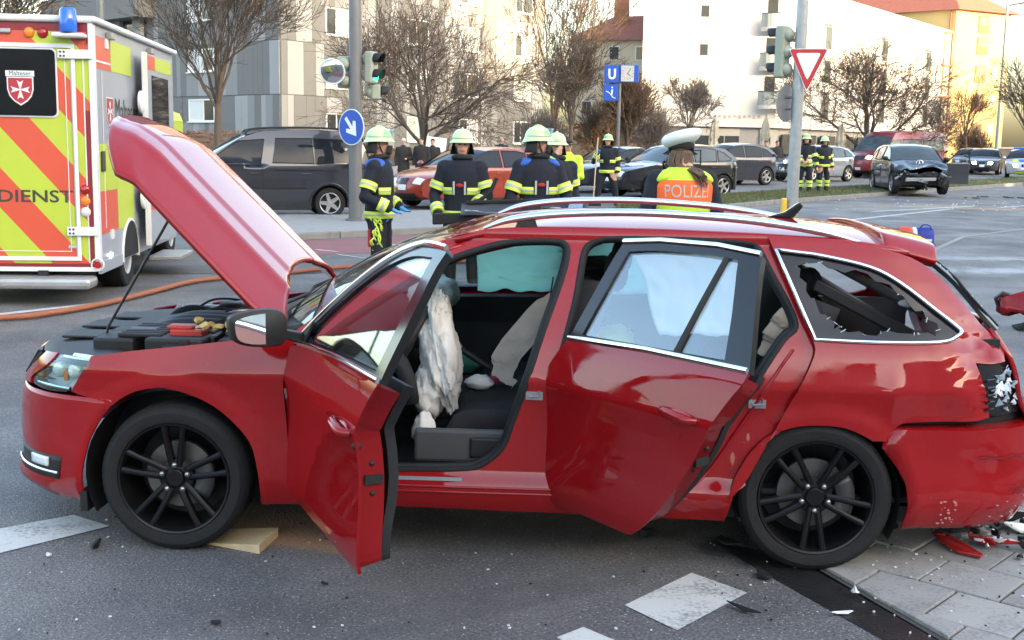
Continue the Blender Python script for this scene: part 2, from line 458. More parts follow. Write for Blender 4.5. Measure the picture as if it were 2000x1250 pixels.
def sheet(name, pts, h, mat, parent=road, n=1):
    """flat piece laid h above the road"""
    b = MB(); b.add([V(x, y, gz(y)+h) for x, y in pts], [tuple(range(len(pts)))]); o = b.build(name, mat, parent, fixn=False)
    if o.data.polygons[0].normal.z < 0: o.data.flip_normals()
    return o
def worn(name, col, wear=(.12, .12, .125), amt=.62):
    m = bpy.data.materials.new(name); m.use_nodes = True; t = m.node_tree; L = t.links; b = t.nodes['Principled BSDF']
    tc = t.nodes.new('ShaderNodeTexCoord')
    n1 = t.nodes.new('ShaderNodeTexNoise'); n1.inputs['Scale'].default_value = 60; n1.inputs['Detail'].default_value = 6; L.new(tc.outputs['Object'], n1.inputs['Vector'])
    n2 = t.nodes.new('ShaderNodeTexNoise'); n2.inputs['Scale'].default_value = 5; n2.inputs['Detail'].default_value = 5; L.new(tc.outputs['Object'], n2.inputs['Vector'])
    ad = t.nodes.new('ShaderNodeMath'); L.new(n1.outputs[0], ad.inputs[0]); L.new(n2.outputs[0], ad.inputs[1])
    mr = t.nodes.new('ShaderNodeMapRange'); mr.inputs[1].default_value = .98; mr.inputs[2].default_value = 1.30; mr.inputs[4].default_value = amt; L.new(ad.outputs[0], mr.inputs[0])
    mx = t.nodes.new('ShaderNodeMix'); mx.data_type = 'RGBA'; mx.inputs['A'].default_value = (*col, 1); mx.inputs['B'].default_value = (*wear, 1)
    L.new(mr.outputs[0], mx.inputs['Factor']); L.new(mx.outputs['Result'], b.inputs['Base Color']); b.inputs['Roughness'].default_value = .8
    bp = t.nodes.new('ShaderNodeBump'); bp.inputs['Strength'].default_value = .3; bp.inputs['Distance'].default_value = .005; L.new(n1.outputs[0], bp.inputs['Height']); L.new(bp.outputs[0], b.inputs['Normal'])
    MAT[name] = m; return m
worn('marking', (.50, .51, .50), (.14, .14, .145), .8); worn('red_surface', (.20, .075, .075), (.11, .07, .07), .7); worn('pale_paving', (.25, .25, .245), (.16, .16, .16), .6)
worn('slab', (.29, .28, .265), (.13, .128, .122), .7); worn('slab_b', (.24, .235, .225), (.10, .10, .098), .7); worn('slab_c', (.33, .32, .30), (.15, .148, .14), .7); worn('kerb', (.20, .20, .195), (.09, .09, .09), .7)
for q in ([(-2.60, 4.78), (-2.02, 5.27), (-1.80, 5.12), (-2.33, 4.53)], [(.45, 4.30), (.76, 4.66), (.95, 4.45), (.62, 4.07)], [(.18, 3.99), (.28, 4.085), (.42, 3.94), (.30, 3.80)],
          [(-5.6, 10.37), (-4.17, 12.15), (-4.10, 12.10), (-5.5, 10.25)], [(-6.4, 11.2), (-5.6, 10.37), (-5.5, 10.25), (-6.3, 11.1)],
          [(7.0, 26.15), (11.76, 32.05), (11.88, 31.98), (7.10, 26.08)], [(9.1, 30.3), (13.0, 33.65), (13.1, 33.55), (9.2, 30.2)], [(13.6, 33.3), (20, 39.2), (20.1, 39.1), (13.7, 33.2)]):
    sheet('road_marking', q, .004, MAT['marking'])
# dark tarred joints
def joint(name, pts, w, mat):
    P = [Vector((x, y)) for x, y in pts]; L_ = []; R_ = []
    for i in range(len(P)):
        d = (P[min(i+1, len(P)-1)]-P[max(i-1, 0)]).normalized(); n = Vector((-d.y, d.x))*w/2; L_.append(P[i]+n); R_.append(P[i]-n)
    b = MB()
    for i in range(len(P)-1):
        b.add([V(q.x, q.y, gz(q.y)+.004) for q in (L_[i], R_[i], R_[i+1], L_[i+1])], [(0, 1, 2, 3)])
    o = b.build(name, mat, road, fixn=False)
    return o
pm('tar', (.022, .022, .024), rough=.35, var=.4, vs=12, bump=.4, bs=60)
joint('tar_joint', [(-7, 15.3), (-4.2, 14.6), (-2.5, 14.9), (0, 17)], .05, MAT['tar'])
joint('tar_joint', [(14, 27.2), (10.83, 25.05), (8.6, 22.56), (6.96, 19.55), (6.2, 17.2)], .10, MAT['tar'])
# oil-dark gutter and paving slabs on the right
def soaked(): return None
g0 = [(.88, 5.12), (1.28, 4.78), (1.42, 4.40), (1.56, 4.02), (1.80, 3.40), (1.60, 3.40), (1.36, 4.01), (1.12, 4.55)]
gut = sheet('gutter', g0, .004, pm('wet_gutter', (.018, .018, .019), rough=.32, var=.5, vs=9, bump=.5, bs=70))
# pavement base and slabs
base = [(1.26, 4.79), (1.10, 5.6), (2.2, 6.6), (3.6, 6.3), (3.9, 3.2), (1.86, 3.2)]
pav = tag(sheet('pavement', base, .004, pm('mortar', (.055, .053, .05), rough=.9, var=.4, vs=20, bump=.4, bs=90), None), kind='structure')
ang = radians(48); vv = Vector((cos(radians(48)), sin(radians(48)))); uu = Vector((vv.y, -vv.x)); org = Vector((1.43, 4.81))
def inpoly(p, poly):
    c = False; n = len(poly)
    for i in range(n):
        a, b_ = poly[i], poly[i-1]
        if (a[1] > p[1]) != (b_[1] > p[1]) and p[0] < (b_[0]-a[0])*(p[1]-a[1])/(b_[1]-a[1])+a[0]: c = not c
    return c
rs = random.Random(5)
def clip(poly, p0, n):
    out = []
    for i in range(len(poly)):
        a, b_ = poly[i], poly[(i+1) % len(poly)]
        da, db = (a-p0).dot(n), (b_-p0).dot(n)
        if da >= 0: out.append(a)
        if (da >= 0) != (db >= 0): out.append(a+(b_-a)*(da/(da-db)))
    return out
e0 = Vector((1.30, 4.77)); e1 = Vector((1.58, 4.02)); ed = (e1-e0).normalized(); en = Vector((-ed.y, ed.x))
SL = .325
for r in range(-5, 8):
    for c in range(-6, 8):
        sh = .5*(r % 2)
        o_ = org+uu*((c+sh)*SL)+vv*(r*SL)
        g = .0055
        q = [o_+uu*g+vv*g, o_+uu*(SL-g)+vv*g, o_+uu*(SL-g)+vv*(SL-g), o_+uu*g+vv*(SL-g)]
        q = clip(q, e0+en*.012, en)
        if len(q) < 3: continue
        ce = sum(q, Vector((0, 0)))/len(q)
        if not inpoly(ce, base) or ce.x > 3.3: continue
        area = sum(q[i].x*q[i-1].y-q[i-1].x*q[i].y for i in range(len(q)))*.5
        if abs(area) < .004: continue
        h = .016+rs.uniform(-.003, .003); tl_ = Vector((rs.uniform(-.006, .006), rs.uniform(-.006, .006)))
        top = [V(p.x, p.y, h+(p-ce).dot(tl_)) for p in q]; bot = [V(p.x, p.y, .0) for p in q]; n = len(q)
        b = MB(); b.add(top+bot, [tuple(range(n)), tuple(range(2*n-1, n-1, -1))]+[(i, i+n, (i+1) % n+n, (i+1) % n) for i in range(n)])
        b.build('paving_slab', MAT[rs.choice(('slab', 'slab', 'slab_b', 'slab_c'))], pav, bevel=.004)
# island with the signal mast: pale paving behind a low kerb, red cycle track in front
isl = tag(sheet('traffic_island', [(-3.75, 19.3), (-1.33, 21.36), (.4, 22.8), (1.6, 25.2), (-1.0, 27.0), (-5.2, 23.8), (-5.0, 20.3)], .09, MAT['pale_paving'], None), kind='structure')
def kerbline(pts, h, w, parent, seglen=1.0, mat='kerb'):
    for i in range(len(pts)-1):
        a, b_ = Vector(pts[i]), Vector(pts[i+1]); d = b_-a; n = max(1, int(round(d.length/seglen))); u = d.normalized(); s = Vector((-u.y, u.x))*w
        for k in range(n):
            p, q = a+d*(k/n)+u*.006, a+d*((k+1)/n)-u*.006
            b = MB(); z0, z1 = gz(p.y), gz(q.y)
            b.hexa([V(p.x, p.y, z0-.05), V(q.x, q.y, z1-.05), V(q.x+s.x, q.y+s.y, z1-.05), V(p.x+s.x, p.y+s.y, z0-.05), V(p.x, p.y, z0+h), V(q.x, q.y, z1+h), V(q.x+s.x, q.y+s.y, z1+h), V(p.x+s.x, p.y+s.y, z0+h)])
            b.build('kerb_stone', MAT[mat], parent, bevel=.015)
kerbline([(-5.0, 20.3), (-3.75, 19.3), (-1.33, 21.36), (.4, 22.8), (1.6, 25.2)], .11, .14, isl)
red = tag(sheet('cycle_track', [(-4.1, 16.3), (-3.1, 16.9), (-1.06, 18.33), (.9, 20.0), (.4, 22.6), (-1.28, 21.15), (-3.70, 19.05), (-5.0, 18.2)], .004, MAT['red_surface'], None), kind='structure')
for q in ([(-3.06, 17.95), (-2.70, 17.70), (-2.58, 17.55), (-2.95, 17.78)], [(-2.62, 17.30), (-2.12, 16.80), (-2.02, 16.66), (-2.52, 17.12)], [(-2.0, 18.9), (-1.5, 19.25), (-1.45, 19.12), (-1.92, 18.75)]):
    sheet('track_marking', q, .008, MAT['marking'], red)
# grassed median with kerb
MED_N = [(2.0, 26.2), (4.91, 29.4), (7.77, 33.5), (11.45, 38.05), (22.05, 51.4), (45, 80)]
MED_F = [(3.4, 31.4), (6.31, 35.9), (9.7, 40.6), (14.0, 46.0), (24.5, 58.5), (46, 86)]
b = MB(); N_ = 60
def along(P, t):
    t *= len(P)-1; i = min(int(t), len(P)-2); f = t-i; return Vector(P[i]).lerp(Vector(P[i+1]), f)
def medp(u, v):
    p = along(MED_N, u).lerp(along(MED_F, u), v); return V(p.x, p.y, gz(p.y)+.11+.05*sin(pi*v)+.015*noise.noise(V(p.x*2, p.y*2, 0)))
b.grid(medp, N_, 10)
pm('grass_soil', (.060, .070, .026), rough=.95, var=.5, vs=1.5, bump=.6, bs=30)
med = tag(b.build('grass_median', MAT['grass_soil'], angle=60), kind='structure')
kerbline(MED_N[:-1], .12, .15, med, 1.0)
kerbline(list(reversed(MED_F))[1:], .12, .15, med, 1.4)
b = MB(); rg = random.Random(9)
for k in range(16000):
    u, v = rg.random()**1.25*.85, rg.uniform(.05, .95); p = medp(u, v); h = rg.uniform(.03, .085); a = rg.uniform(0, pi); d = V(cos(a), sin(a), 0)*.010
    t = V(rg.uniform(-.03, .03), rg.uniform(-.03, .03), h)
    b.v += [tuple(p-d), tuple(p+d), tuple(p+t)]; n = len(b.v); b.f.append((n-3, n-2, n-1)); b.m.append(rg.choice((0, 0, 1)))
gr_ = b.build('grass', [pm('grass_blade', (.075, .10, .028), rough=.8, var=.4, vs=3), pm('grass_dry', (.15, .13, .06), rough=.85, var=.3, vs=3)], fixn=False)
tag(gr_, 'short winter grass growing on the median strip', 'grass', kind='stuff')
# far pavement in front of the buildings
far = tag(sheet('far_pavement', [(-60, 30.5), (-6.5, 36.0), (-1.0, 42.0), (8, 54.0), (20, 67.0), (50, 100), (50, 140), (-90, 140)], .10, MAT['pale_paving'], None), kind='structure')

# ------------------------------------------------------------------ buildings
def frame_fn(O, d, n):
    O = Vector(O); d = Vector((d[0], d[1], 0)).normalized(); n = Vector((n[0], n[1], 0)).normalized()
    return lambda u, v, w=0.: O+d*u+n*w+V(0, 0, v)
def fbox(b, fr, u0, u1, v0, v1, w0_, w1_, mi=None):
    b.hexa([fr(u0, v0, w0_), fr(u1, v0, w0_), fr(u1, v0, w1_), fr(u0, v0, w1_), fr(u0, v1, w0_), fr(u1, v1, w0_), fr(u1, v1, w1_), fr(u0, v1, w1_)], mi)
pm('wall_grey', (0.161, 0.164, 0.167), rough=.85, var=.12, vs=.6); pm('panel_a', (0.152, 0.155, 0.152), rough=.8, var=.12, vs=.8); pm('panel_b', (0.223, 0.229, 0.232), rough=.8, var=.10, vs=.8); pm('panel_c', (0.291, 0.298, 0.301), rough=.8, var=.08, vs=.8)
pm('frame_white', (.72, .72, .70), rough=.45, var=.05); pm('blind', (.62, .63, .62), rough=.7, var=.08, vs=3); pm('curtain_pale', (.36, .40, .37), rough=.8, var=.15, vs=5)
pm('win_dark', (.035, .042, .048), rough=.06, var=.3, vs=1.5, spec=.8)
pm('roof_tile', (.25, .085, .055), rough=.8, var=.25, vs=3); pm('white_render', (.50, .49, .475), rough=.85, var=.06, vs=.5); pm('cream_render', (.62, .50, .34), rough=.85, var=.12, vs=.6); pm('yellow_render', (.50, .36, .15), rough=.85, var=.08, vs=.6); pm('brick_orange', (.24, .10, .055), rough=.85, var=.15, vs=2)
pm('shop_grey', (.22, .22, .225), rough=.7, var=.1); pm('soot', (.10, .09, .085), rough=.85, var=.3, vs=2); pm('stone', (.33, .32, .30), rough=.85, var=.15, vs=1)

def window(root, fr, u0, u1, v0, v1, kind=0, sill=True, w=.0):
    o = MB(); t = .07
    fbox(o, fr, u0, u1, v0, v0+t, w-.02, w+.06); fbox(o, fr, u0, u1, v1-t, v1, w-.02, w+.06)
    fbox(o, fr, u0, u0+t, v0+t, v1-t, w-.02, w+.06); fbox(o, fr, u1-t, u1, v0+t, v1-t, w-.02, w+.06)
    um = u0+(u1-u0)*.42
    fbox(o, fr, um-.035, um+.035, v0+t, v1-t, w-.02, w+.055)
    win = o.build('window', MAT['frame_white'], root)
    for a, c, k in ((u0+t, um-.035, 0), (um+.035, u1-t, 1)):
        b = MB(); fbox(b, fr, a, c, v0+t, v1-t, w-.01, w+.02)
        m = MAT['win_dark']
        if kind == 1 and k == 1: m = MAT['blind']
        if kind == 2: m = MAT['curtain_pale']
        b.build('pane', m, win)
    if sill:
        b = MB(); fbox(b, fr, u0-.08, u1+.08, v0-.06, v0-.003, w-.0, w+.14); b.build('sill', MAT['frame_white'], win)
    return win

# grey panel block: two faces meeting at a corner
GB = thing('apartment_block', 'grey panel-clad apartment block with pale and dark vertical strips and white windows', 'building', (-11.8, 60, .49))
gf_r = frame_fn((0, 0, 0), (.60, .80), (.80, -.60)); gf_l = frame_fn((0, 0, 0), (-.72, .69), (-.69, -.72))
HT = 20.0
b = MB()
E1, E2 = gf_r(22.6, 0), gf_l(24, 0)
b.hexa([V(0, 0, -.6), E1+V(0, 0, -.6), E1+E2+V(0, 0, -.6), E2+V(0, 0, -.6), V(0, 0, HT), E1+V(0, 0, HT), E1+E2+V(0, 0, HT), E2+V(0, 0, HT)])
b.build('wall', MAT['wall_grey'], GB)
rp = random.Random(21)
JZ = [-.1, .90, 3.57, 6.25, 8.93, 11.6]
def strips(fr, length, wins, u0=0.02, inc=.002):
    for fi in range(len(JZ)-1):
        z0, z1 = JZ[fi]+.02, JZ[fi+1]-.02; u = u0
        while u < length-.3:
            w_ = rp.choice((.42, .6, .6, .85, 1.1)); ue = min(length-.02, u+w_)
            m = MAT[rp.choice(('panel_a', 'panel_a', 'panel_b', 'panel_c'))]
            segs = [(z0, z1)]
            for (a, c, v0, v1) in wins:
                if ue > a-.05 and u < c+.05 and v0 < z1 and v1 > z0: segs = [(z0, v0-.08), (v1+.05, z1)]
            for s0, s1 in segs:
                if s1-s0 > .15:
                    b = MB(); fbox(b, fr, u+.008, ue-.008, s0, s1, .01, .045+rp.uniform(0, .006)); b.build('facade_panel', m, GB)
            u = ue
wr = []
for fi, (vb, vt) in enumerate(((1.35, 2.75), (4.05, 5.45), (6.75, 8.15), (9.45, 10.8))):
    for (a, c) in ((3.1, 4.9), (9.4, 11.2), (14.0, 15.8), (19.4, 21.2)): wr.append((a, c, vb, vt))
strips(gf_r, 22.6, wr)
for i, (a, c, v0, v1) in enumerate(wr): window(GB, gf_r, a, c, v0, v1, kind=(2 if i % 3 == 1 else 1 if i % 3 == 2 else 0), w=.0)
wl = []
for (vb, vt) in ((2.22, 3.42), (4.88, 6.08), (7.56, 8.76), (10.2, 11.4)): wl.append((5.0, 8.6, vb, vt))
strips(gf_l, 12.2, wl)
for i, (a, c, v0, v1) in enumerate(wl): window(GB, gf_l, c-.0-2.6, c, v0, v1, kind=1); 
# projecting loggias further left
b = MB(); fbox(b, gf_l, 12.3, 23.8, 0, 6.8, .05, .35); 
for (v0, v1) in ((8.0, 9.6), (11.2, 13)):
    fbox(b, gf_l, 12.0, 23.8, v0, v1, .05, 1.2)
b.build('balcony_wall', MAT['panel_a'], GB)
b = MB()
for (v0, v1) in ((6.8, 8.0),): fbox(b, gf_l, 13.0, 23.8, v0, v1, .02, .06)
b.build('loggia_glazing', MAT['win_dark'], GB)
for u in (13.2, 15.6, 18.8):
    b = MB(); fbox(b, gf_l, u, u+.9, 6.8, 8.0, .05, .30); b.build('loggia_pier', MAT['panel_c'], GB)

# white corner building with balconies
WB = thing('corner_building', 'white rendered corner building with rounded balconies over a grey shop floor', 'building', (9.2, 88, .60))
wf_g = frame_fn((0, 0, 0), (1, .0), (0, -1)); Lw = 9.9
P1 = V(9.9, 0, 0); wf_l = frame_fn(P1, (.64, .77), (.77, -.64))
b = MB(); E1 = P1; E2 = wf_l(36, 0)
b.hexa([V(0, 0, 2.75), E1+V(0, 0, 2.75), E2+V(0, 0, 2.75), V(5, 30, 2.75), V(0, 0, 16), E1+V(0, 0, 16), E2+V(0, 0, 12.55), V(5, 30, 16)])
b.v[5] = tuple(P1+V(0, 0, 13.2)); b.build('wall', MAT['white_render'], WB)
b = MB(); b.hexa([V(.2, .4, -.6), E1+V(-.2, .4, -.6), E2+V(-.3, .4, -.6), V(5, 29, -.6), V(.2, .4, 2.75), E1+V(-.2, .4, 2.75), E2+V(-.3, .4, 2.75), V(5, 29, 2.75)]); b.build('shop_floor', MAT['shop_grey'], WB)
for (u0, u1) in ((4.0, 7.4), (8.9, 9.7)):
    b = MB(); fbox(b, wf_g, u0, u1, .3, 2.1, -.38, -.30); sh = b.build('shop_window', MAT['win_dark'], WB)
    b = MB(); fbox(b, wf_g, u0, u1, 2.1, 2.65, -.38, -.28); b.build('shop_blind', MAT['stone'], sh)
    k = u0
    while k < u1:
        b = MB(); fbox(b, wf_g, k, k+.08, .3, 2.1, -.38, -.26); b.build('mullion', MAT['shop_grey'], sh); k += 1.12
for u0 in (1.5, 4.5, 8, 11.5, 15):
    b = MB(); fbox(b, wf_l, u0, u0+2.6, .3, 2.3, -.2, -.08); b.build('shop_window', MAT['win_dark'], WB)
for (u, v) in ((4.15, 10.6), (4.15, 7.85), (4.05, 5.0)):
    b = MB(); fbox(b, wf_g, u, u+.62, v, v+.85, -.1, .02); w_ = b.build('window', MAT['soot'], WB)
    b = MB(); fbox(b, wf_g, u+.06, u+.56, v+.06, v+.79, .022, .03); b.build('pane', MAT['win_dark'], w_)
for (u, vs_) in ((7.5, (8.9, 6.3, 3.6)), (18.5, (8.7, 6.1, 3.5)), (1.2, (9.0, 6.4)), (28.5, (8.4, 5.9, 3.4))):
    for v in vs_:
        b = MB(); fbox(b, wf_l, u, u+1.3, v, v+1.9, .002, .06); w_ = b.build('window', MAT['stone'], WB)
        b = MB(); fbox(b, wf_l, u+.1, u+1.2, v+.1, v+1.8, .061, .075); b.build('pane', MAT['win_dark'], w_)
        b = MB(); fbox(b, wf_l, u-.15, u+1.15, v+1.9, v+2.05, -.05, .25); b.build('lintel', MAT['stone'], w_)
for v in (4.35, 7.1, 9.9, 12.6):
    b = MB(); c = wf_g(9.9, 0)
    arc = [c+V(1.15*cos(a)*1.15-.2, 1.1*sin(a)-.1, 0) for a in [radians(200+ (345-200)*k/10) for k in range(11)]]
    n = len(arc)
    b.add([p+V(0, 0, v-.28) for p in arc]+[p+V(0, 0, v) for p in arc], [(i, i+1, i+1+n, i+n) for i in range(n-1)]+[tuple(range(n)), tuple(range(2*n-1, n-1, -1))])
    bl = b.build('balcony', MAT['white_render'], WB)
    b = MB(); b.add([p+V(0, 0, v) for p in arc]+[p+V(0, 0, v+.95) for p in arc], [(i, i+1, i+1+n, i+n) for i in range(n-1)]); b.build('balcony_screen', pm('screen_glass', (.30, .34, .33), rough=.15, var=.1) if 'screen_glass' not in MAT else MAT['screen_glass'], bl, solid=.03)
    b = MB(); b.tube([p+V(0, 0, v+.98) for p in arc], .035, 6); b.build('handrail', MAT['dark_metal'], bl)
    b = MB(); fbox(b, wf_g, 9.0, 9.75, v+.05, v+2.1, -.02, .02); b.build('balcony_door', MAT['win_dark'], bl)
lettering('shop_lettering', 'BACKHAUS CAFE', .42, MAT['soot'], WB, wf_g(4.0, 3.3, .03), (1, 0, 0), (0, 0, 1)) if False else None
b = MB()
for i in range(11): fbox(b, wf_g, 5.0+i*.36, 5.0+i*.36+.22, 3.35+.05*(i % 3), 3.62, 0.0, .03)
b.build('shop_lettering', MAT['stone'], WB)
# stair tower of glass and steel at the end of the white building
ST = thing('stair_tower', 'glazed stair tower with rusty steel frame between white and yellow buildings', 'stairwell', (38.0, 112, .6))
sf = frame_fn((0, 0, 0), (.85, .53), (.53, -.85))
b = MB(); fbox(b, sf, 0, 3.6, -.6, 12.2, -2.5, 0); b.build('glazing', pm('tower_glass', (.42, .36, .27), rough=.2, var=.3, vs=.8), ST)
for u in (0, 1.2, 2.4, 3.5):
    b = MB(); fbox(b, sf, u, u+.14, -.6, 12.3, .0, .10); b.build('post', MAT['brick_orange'], ST)
for v in (3.2, 6.3, 9.2, 12.2):
    b = MB(); fbox(b, sf, -.1, 3.75, v, v+.16, .11, .2); b.build('rail', MAT['brick_orange'], ST)
# yellow house with red roof
YB = thing('yellow_house', 'yellow rendered house with red tiled roof and brown balconies beside the stair tower', 'building', (41.7, 115, .6))
yf = frame_fn((0, 0, 0), (.88, .47), (.47, -.88)); yl = frame_fn((0, 0, 0), (-.75, .66), (-.66, -.75))
b = MB(); A, B_, C_ = V(0, 0, 0), yf(7.5, 0), yl(20, 0)
b.hexa([A+V(0, 0, -.6), B_+V(0, 0, -.6), B_+C_+V(0, 0, -.6), C_+V(0, 0, -.6), A+V(0, 0, 14.6), B_+V(0, 0, 14.6), B_+C_+V(0, 0, 14.6), C_+V(0, 0, 14.6)]); b.build('wall', MAT['yellow_render'], YB)
b = MB(); r0 = [A+yf(-.5, 14.6)+yl(-.6, 0), B_+yf(.5, 14.6)+yl(-.6, 0), B_+C_+yf(.5, 14.6), C_+yf(-.5, 14.6)]
rd_ = [p for p in r0]; md0 = (rd_[0]+rd_[1])*.5+V(0, 0, 3)+yl(4, 0); md1 = (rd_[2]+rd_[3])*.5+V(0, 0, 3)
b.add(rd_+[md0, md1], [(0, 1, 4), (1, 2, 5, 4), (2, 3, 5), (3, 0, 4, 5), (0, 3, 2, 1)]); b.build('roof', MAT['roof_tile'], YB)
for v in (2.8, 5.6, 8.3, 11.0, 13.0):
    b = MB(); fbox(b, yf, 3.0, 4.5, v-.4, v+1.25, -.05, .05); w_ = b.build('window', MAT['brick_orange'], YB)
    b = MB(); fbox(b, yf, 3.15, 4.35, v+.35, v+1.15, .052, .07); b.build('pane', MAT['win_dark'], w_)
    b = MB(); fbox(b, yf, 5.4, 6.1, v, v+1.2, -.02, .04); b.build('small_window', MAT['cream_render'], YB)
b = MB(); b.tube([yl(.5, 14.5, .1), yl(.5, 0, .1)], .09, 6); b.build('downpipe', MAT['brick_orange'], YB)
# cream house with red roof and chimney, far behind
BH = thing('roofed_house', 'cream house with red tiled roof and chimney behind the bare trees', 'building', (5.0, 110, .6))
hf = frame_fn((0, 0, 0), (.985, -.17), (-.17, -.985))
b = MB(); fbox(b, hf, 0, 10.5, -.6, 10.7, -9, 0); b.build('wall', MAT['cream_render'], BH)
b = MB(); rr_ = [hf(-.4, 10.7, .5), hf(11, 10.7, .5), hf(11, 10.7, -9.5), hf(-.4, 10.7, -9.5), hf(3.4, 13.2, -4), hf(11, 13.5, -4)]
b.add(rr_, [(0, 1, 5, 4), (1, 2, 5), (2, 3, 4, 5), (3, 0, 4), (0, 3, 2, 1)]); rf_ = b.build('roof', MAT['roof_tile'], BH)
b = MB(); fbox(b, hf, 3.6, 4.9, 11.4, 15.0, -3.4, -2.0); b.build('chimney', MAT['brick_orange'], rf_)
for v in (1.5, 4.0, 6.6, 8.9):
    for u in (1.0, 3.4, 5.8, 8.2):
        b = MB(); fbox(b, hf, u, u+1.0, v, v+1.3, -.02, .05); w_ = b.build('window', MAT['frame_white'], BH)
        b = MB(); fbox(b, hf, u+.1, u+.9, v+.1, v+1.2, .052, .07); b.build('pane', MAT['win_dark'], w_)
b = MB(); fbox(b, hf, 0, 10.5, 0, 3.2, .0, .12); b.build('plinth', MAT['brick_orange'], BH)
# low garden wall and dark hedge bank on the right
GW = thing('garden_wall', 'low dark garden wall with a rounded cap behind the waiting cars', 'wall', (33, 84, .6))
b = MB(); b.hexa([V(0, 0, -.6), V(16, 6, -.6), V(16, 6.6, -.6), V(0, .6, -.6), V(0, 0, 1.5), V(16, 6, 1.5), V(16, 6.6, 1.5), V(0, .6, 1.5)]); b.build('wall', MAT['soot'], GW)
b = MB(); b.hexa([V(-.1, -.1, 1.5), V(16.1, 5.9, 1.5), V(16.1, 6.7, 1.5), V(-.1, .7, 1.5), V(-.1, -.1, 1.62), V(16.1, 5.9, 1.62), V(16.1, 6.7, 1.62), V(-.1, .7, 1.62)]); b.build('coping', MAT['stone'], GW)
# blocks on the near side of the crossing, behind the photographer: the tall and low ones shade the street
ex, ey = sin(SUN_AZ), cos(SUN_AZ); nx_, ny_ = -ey, ex
def block(name, label, s0, c0, c1, h, mat, dep=14):
    o = thing(name, label, 'building', (ex*s0+nx_*(c0+c1)/2, ey*s0+ny_*(c0+c1)/2, 0))
    bf = frame_fn((0, 0, 0), (nx_, ny_), (-ex, -ey)); hl = (c1-c0)/2
    b = MB(); fbox(b, bf, -hl, hl, 0, h, -dep, 0); b.build('wall', mat, o)
    b = MB(); fbox(b, bf, -hl-.3, hl+.3, h, h+.4, -dep-.3, .3); b.build('roof_edge', MAT['stone'], o)
    for fl in range(int(h/2.9)-1):
        b = MB(); k = -hl+1.2
        while k < hl-2:
            fbox(b, bf, k, k+1.5, 1.2+fl*2.9, 2.6+fl*2.9, .0, .05); k += 3.1
        o2 = b.build('window_row', MAT['win_dark'], o)
    return o
pm('block_pale', (.42, .41, .39), rough=.85, var=.1, vs=.3); pm('block_tan', (.40, .31, .22), rough=.85, var=.1, vs=.3)
block('tall_block', 'tall pale apartment block across the crossing behind the photographer', 68, -66, 51, 33.5, MAT['block_pale'])
block('low_block', 'lower cream apartment block beside the tall one behind the photographer', 70, 52, 125, 27.2, MAT['block_tan'])
block('reflection_block', 'grey unseen block added behind the photographer for its reflection in the car', 62, -150, -69, 17, MAT['block_pale'])  # added out of view so the car doors reflect something dark
# ------------------------------------------------------------------ the red estate car
YAW = -.0424
CARO = Vector((-1.4166 - .885*sin(YAW)*1.0, 4.815 + .885*cos(YAW), 0))
car = thing('estate_car', 'crashed red estate car with bonnet up, two doors open and black alloy wheels', 'car', CARO, YAW)
_ZS = [.10, .15, .20, .24, .28, .33, .40, .50, .60, .68, .74, .772, .785, .85, .90, .94, 1.0, 1.1, 1.2, 1.3, 1.36, 1.40, 1.44, 1.5]
_WS = [.79, .822, .850, .872, .888, .896, .893, .886, .884, .889, .899, .906, .904, .886, .872, .859, .835, .790, .742, .688, .650, .615, .570, .50]
_tab = []
for i in range(0, 160):
    z = i*.01
    acc = 0; ws = 0
    for k in range(-3, 4):
        g = exp(-(k*.006/.009)**2); acc += g*interp(z+k*.006, _ZS, _WS); ws += g
    _tab.append(acc/ws)
def w0(z):
    t = max(0, min(158.99, z*100)); i = int(t); return _tab[i]+(_tab[i+1]-_tab[i])*(t-i)
def Lf(z): return interp(z, [.15, .20, .235, .26, .29, .34, .42, .55, .62, .70, .78, .85, 1.0], [.76, .79, .825, .825, .80, .785, .80, .80, .785, .745, .685, .62, .55])
def Lr(z): return interp(z, [.2, .3, .5, .62, .70, .8, .9, 1.0, 1.1, 1.2, 1.3, 1.38, 1.45], [.80, .85, .86, .84, .79, .76, .72, .66, .575, .48, .36, .26, .16])
XF, XR = -.10, 2.90
FW, RW = (0.0, .318), (2.686, .318)
def Wd(x, z, flare=True):
    w = w0(z)
    if x < XF: w *= max(0., 1-min(1., (XF-x)/Lf(z))**2.6)**(1/2.6)
    if x > XR: w *= max(0., 1-min(1., (x-XR)/Lr(z))**3.2)**(1/3.2)
    if x > 2.3 and z > .9: w -= .03*sst(2.3, 3.2, x)*sst(.9, 1.1, z)
    if flare and z < .85:
        for (cx, cz, R) in ((-.02, .325, .385), (2.70, .29, .355)):
            r = sqrt((x-cx)**2+(z-cz)**2)
            if r < R+.10: w += .013*(1-sst(R+.015, R+.085, r))
    return w
def side(x, z, off=0.): return Vector((x, -Wd(x, z)+off, z))
def sidef(x, z, off=0.): return Vector((x, Wd(x, z)-off, z))
RED, BLK, GLO, CHR, DRK = MAT['paint_red'], MAT['black_plastic'], MAT['black_gloss'], MAT['chrome'], MAT['interior_dark']

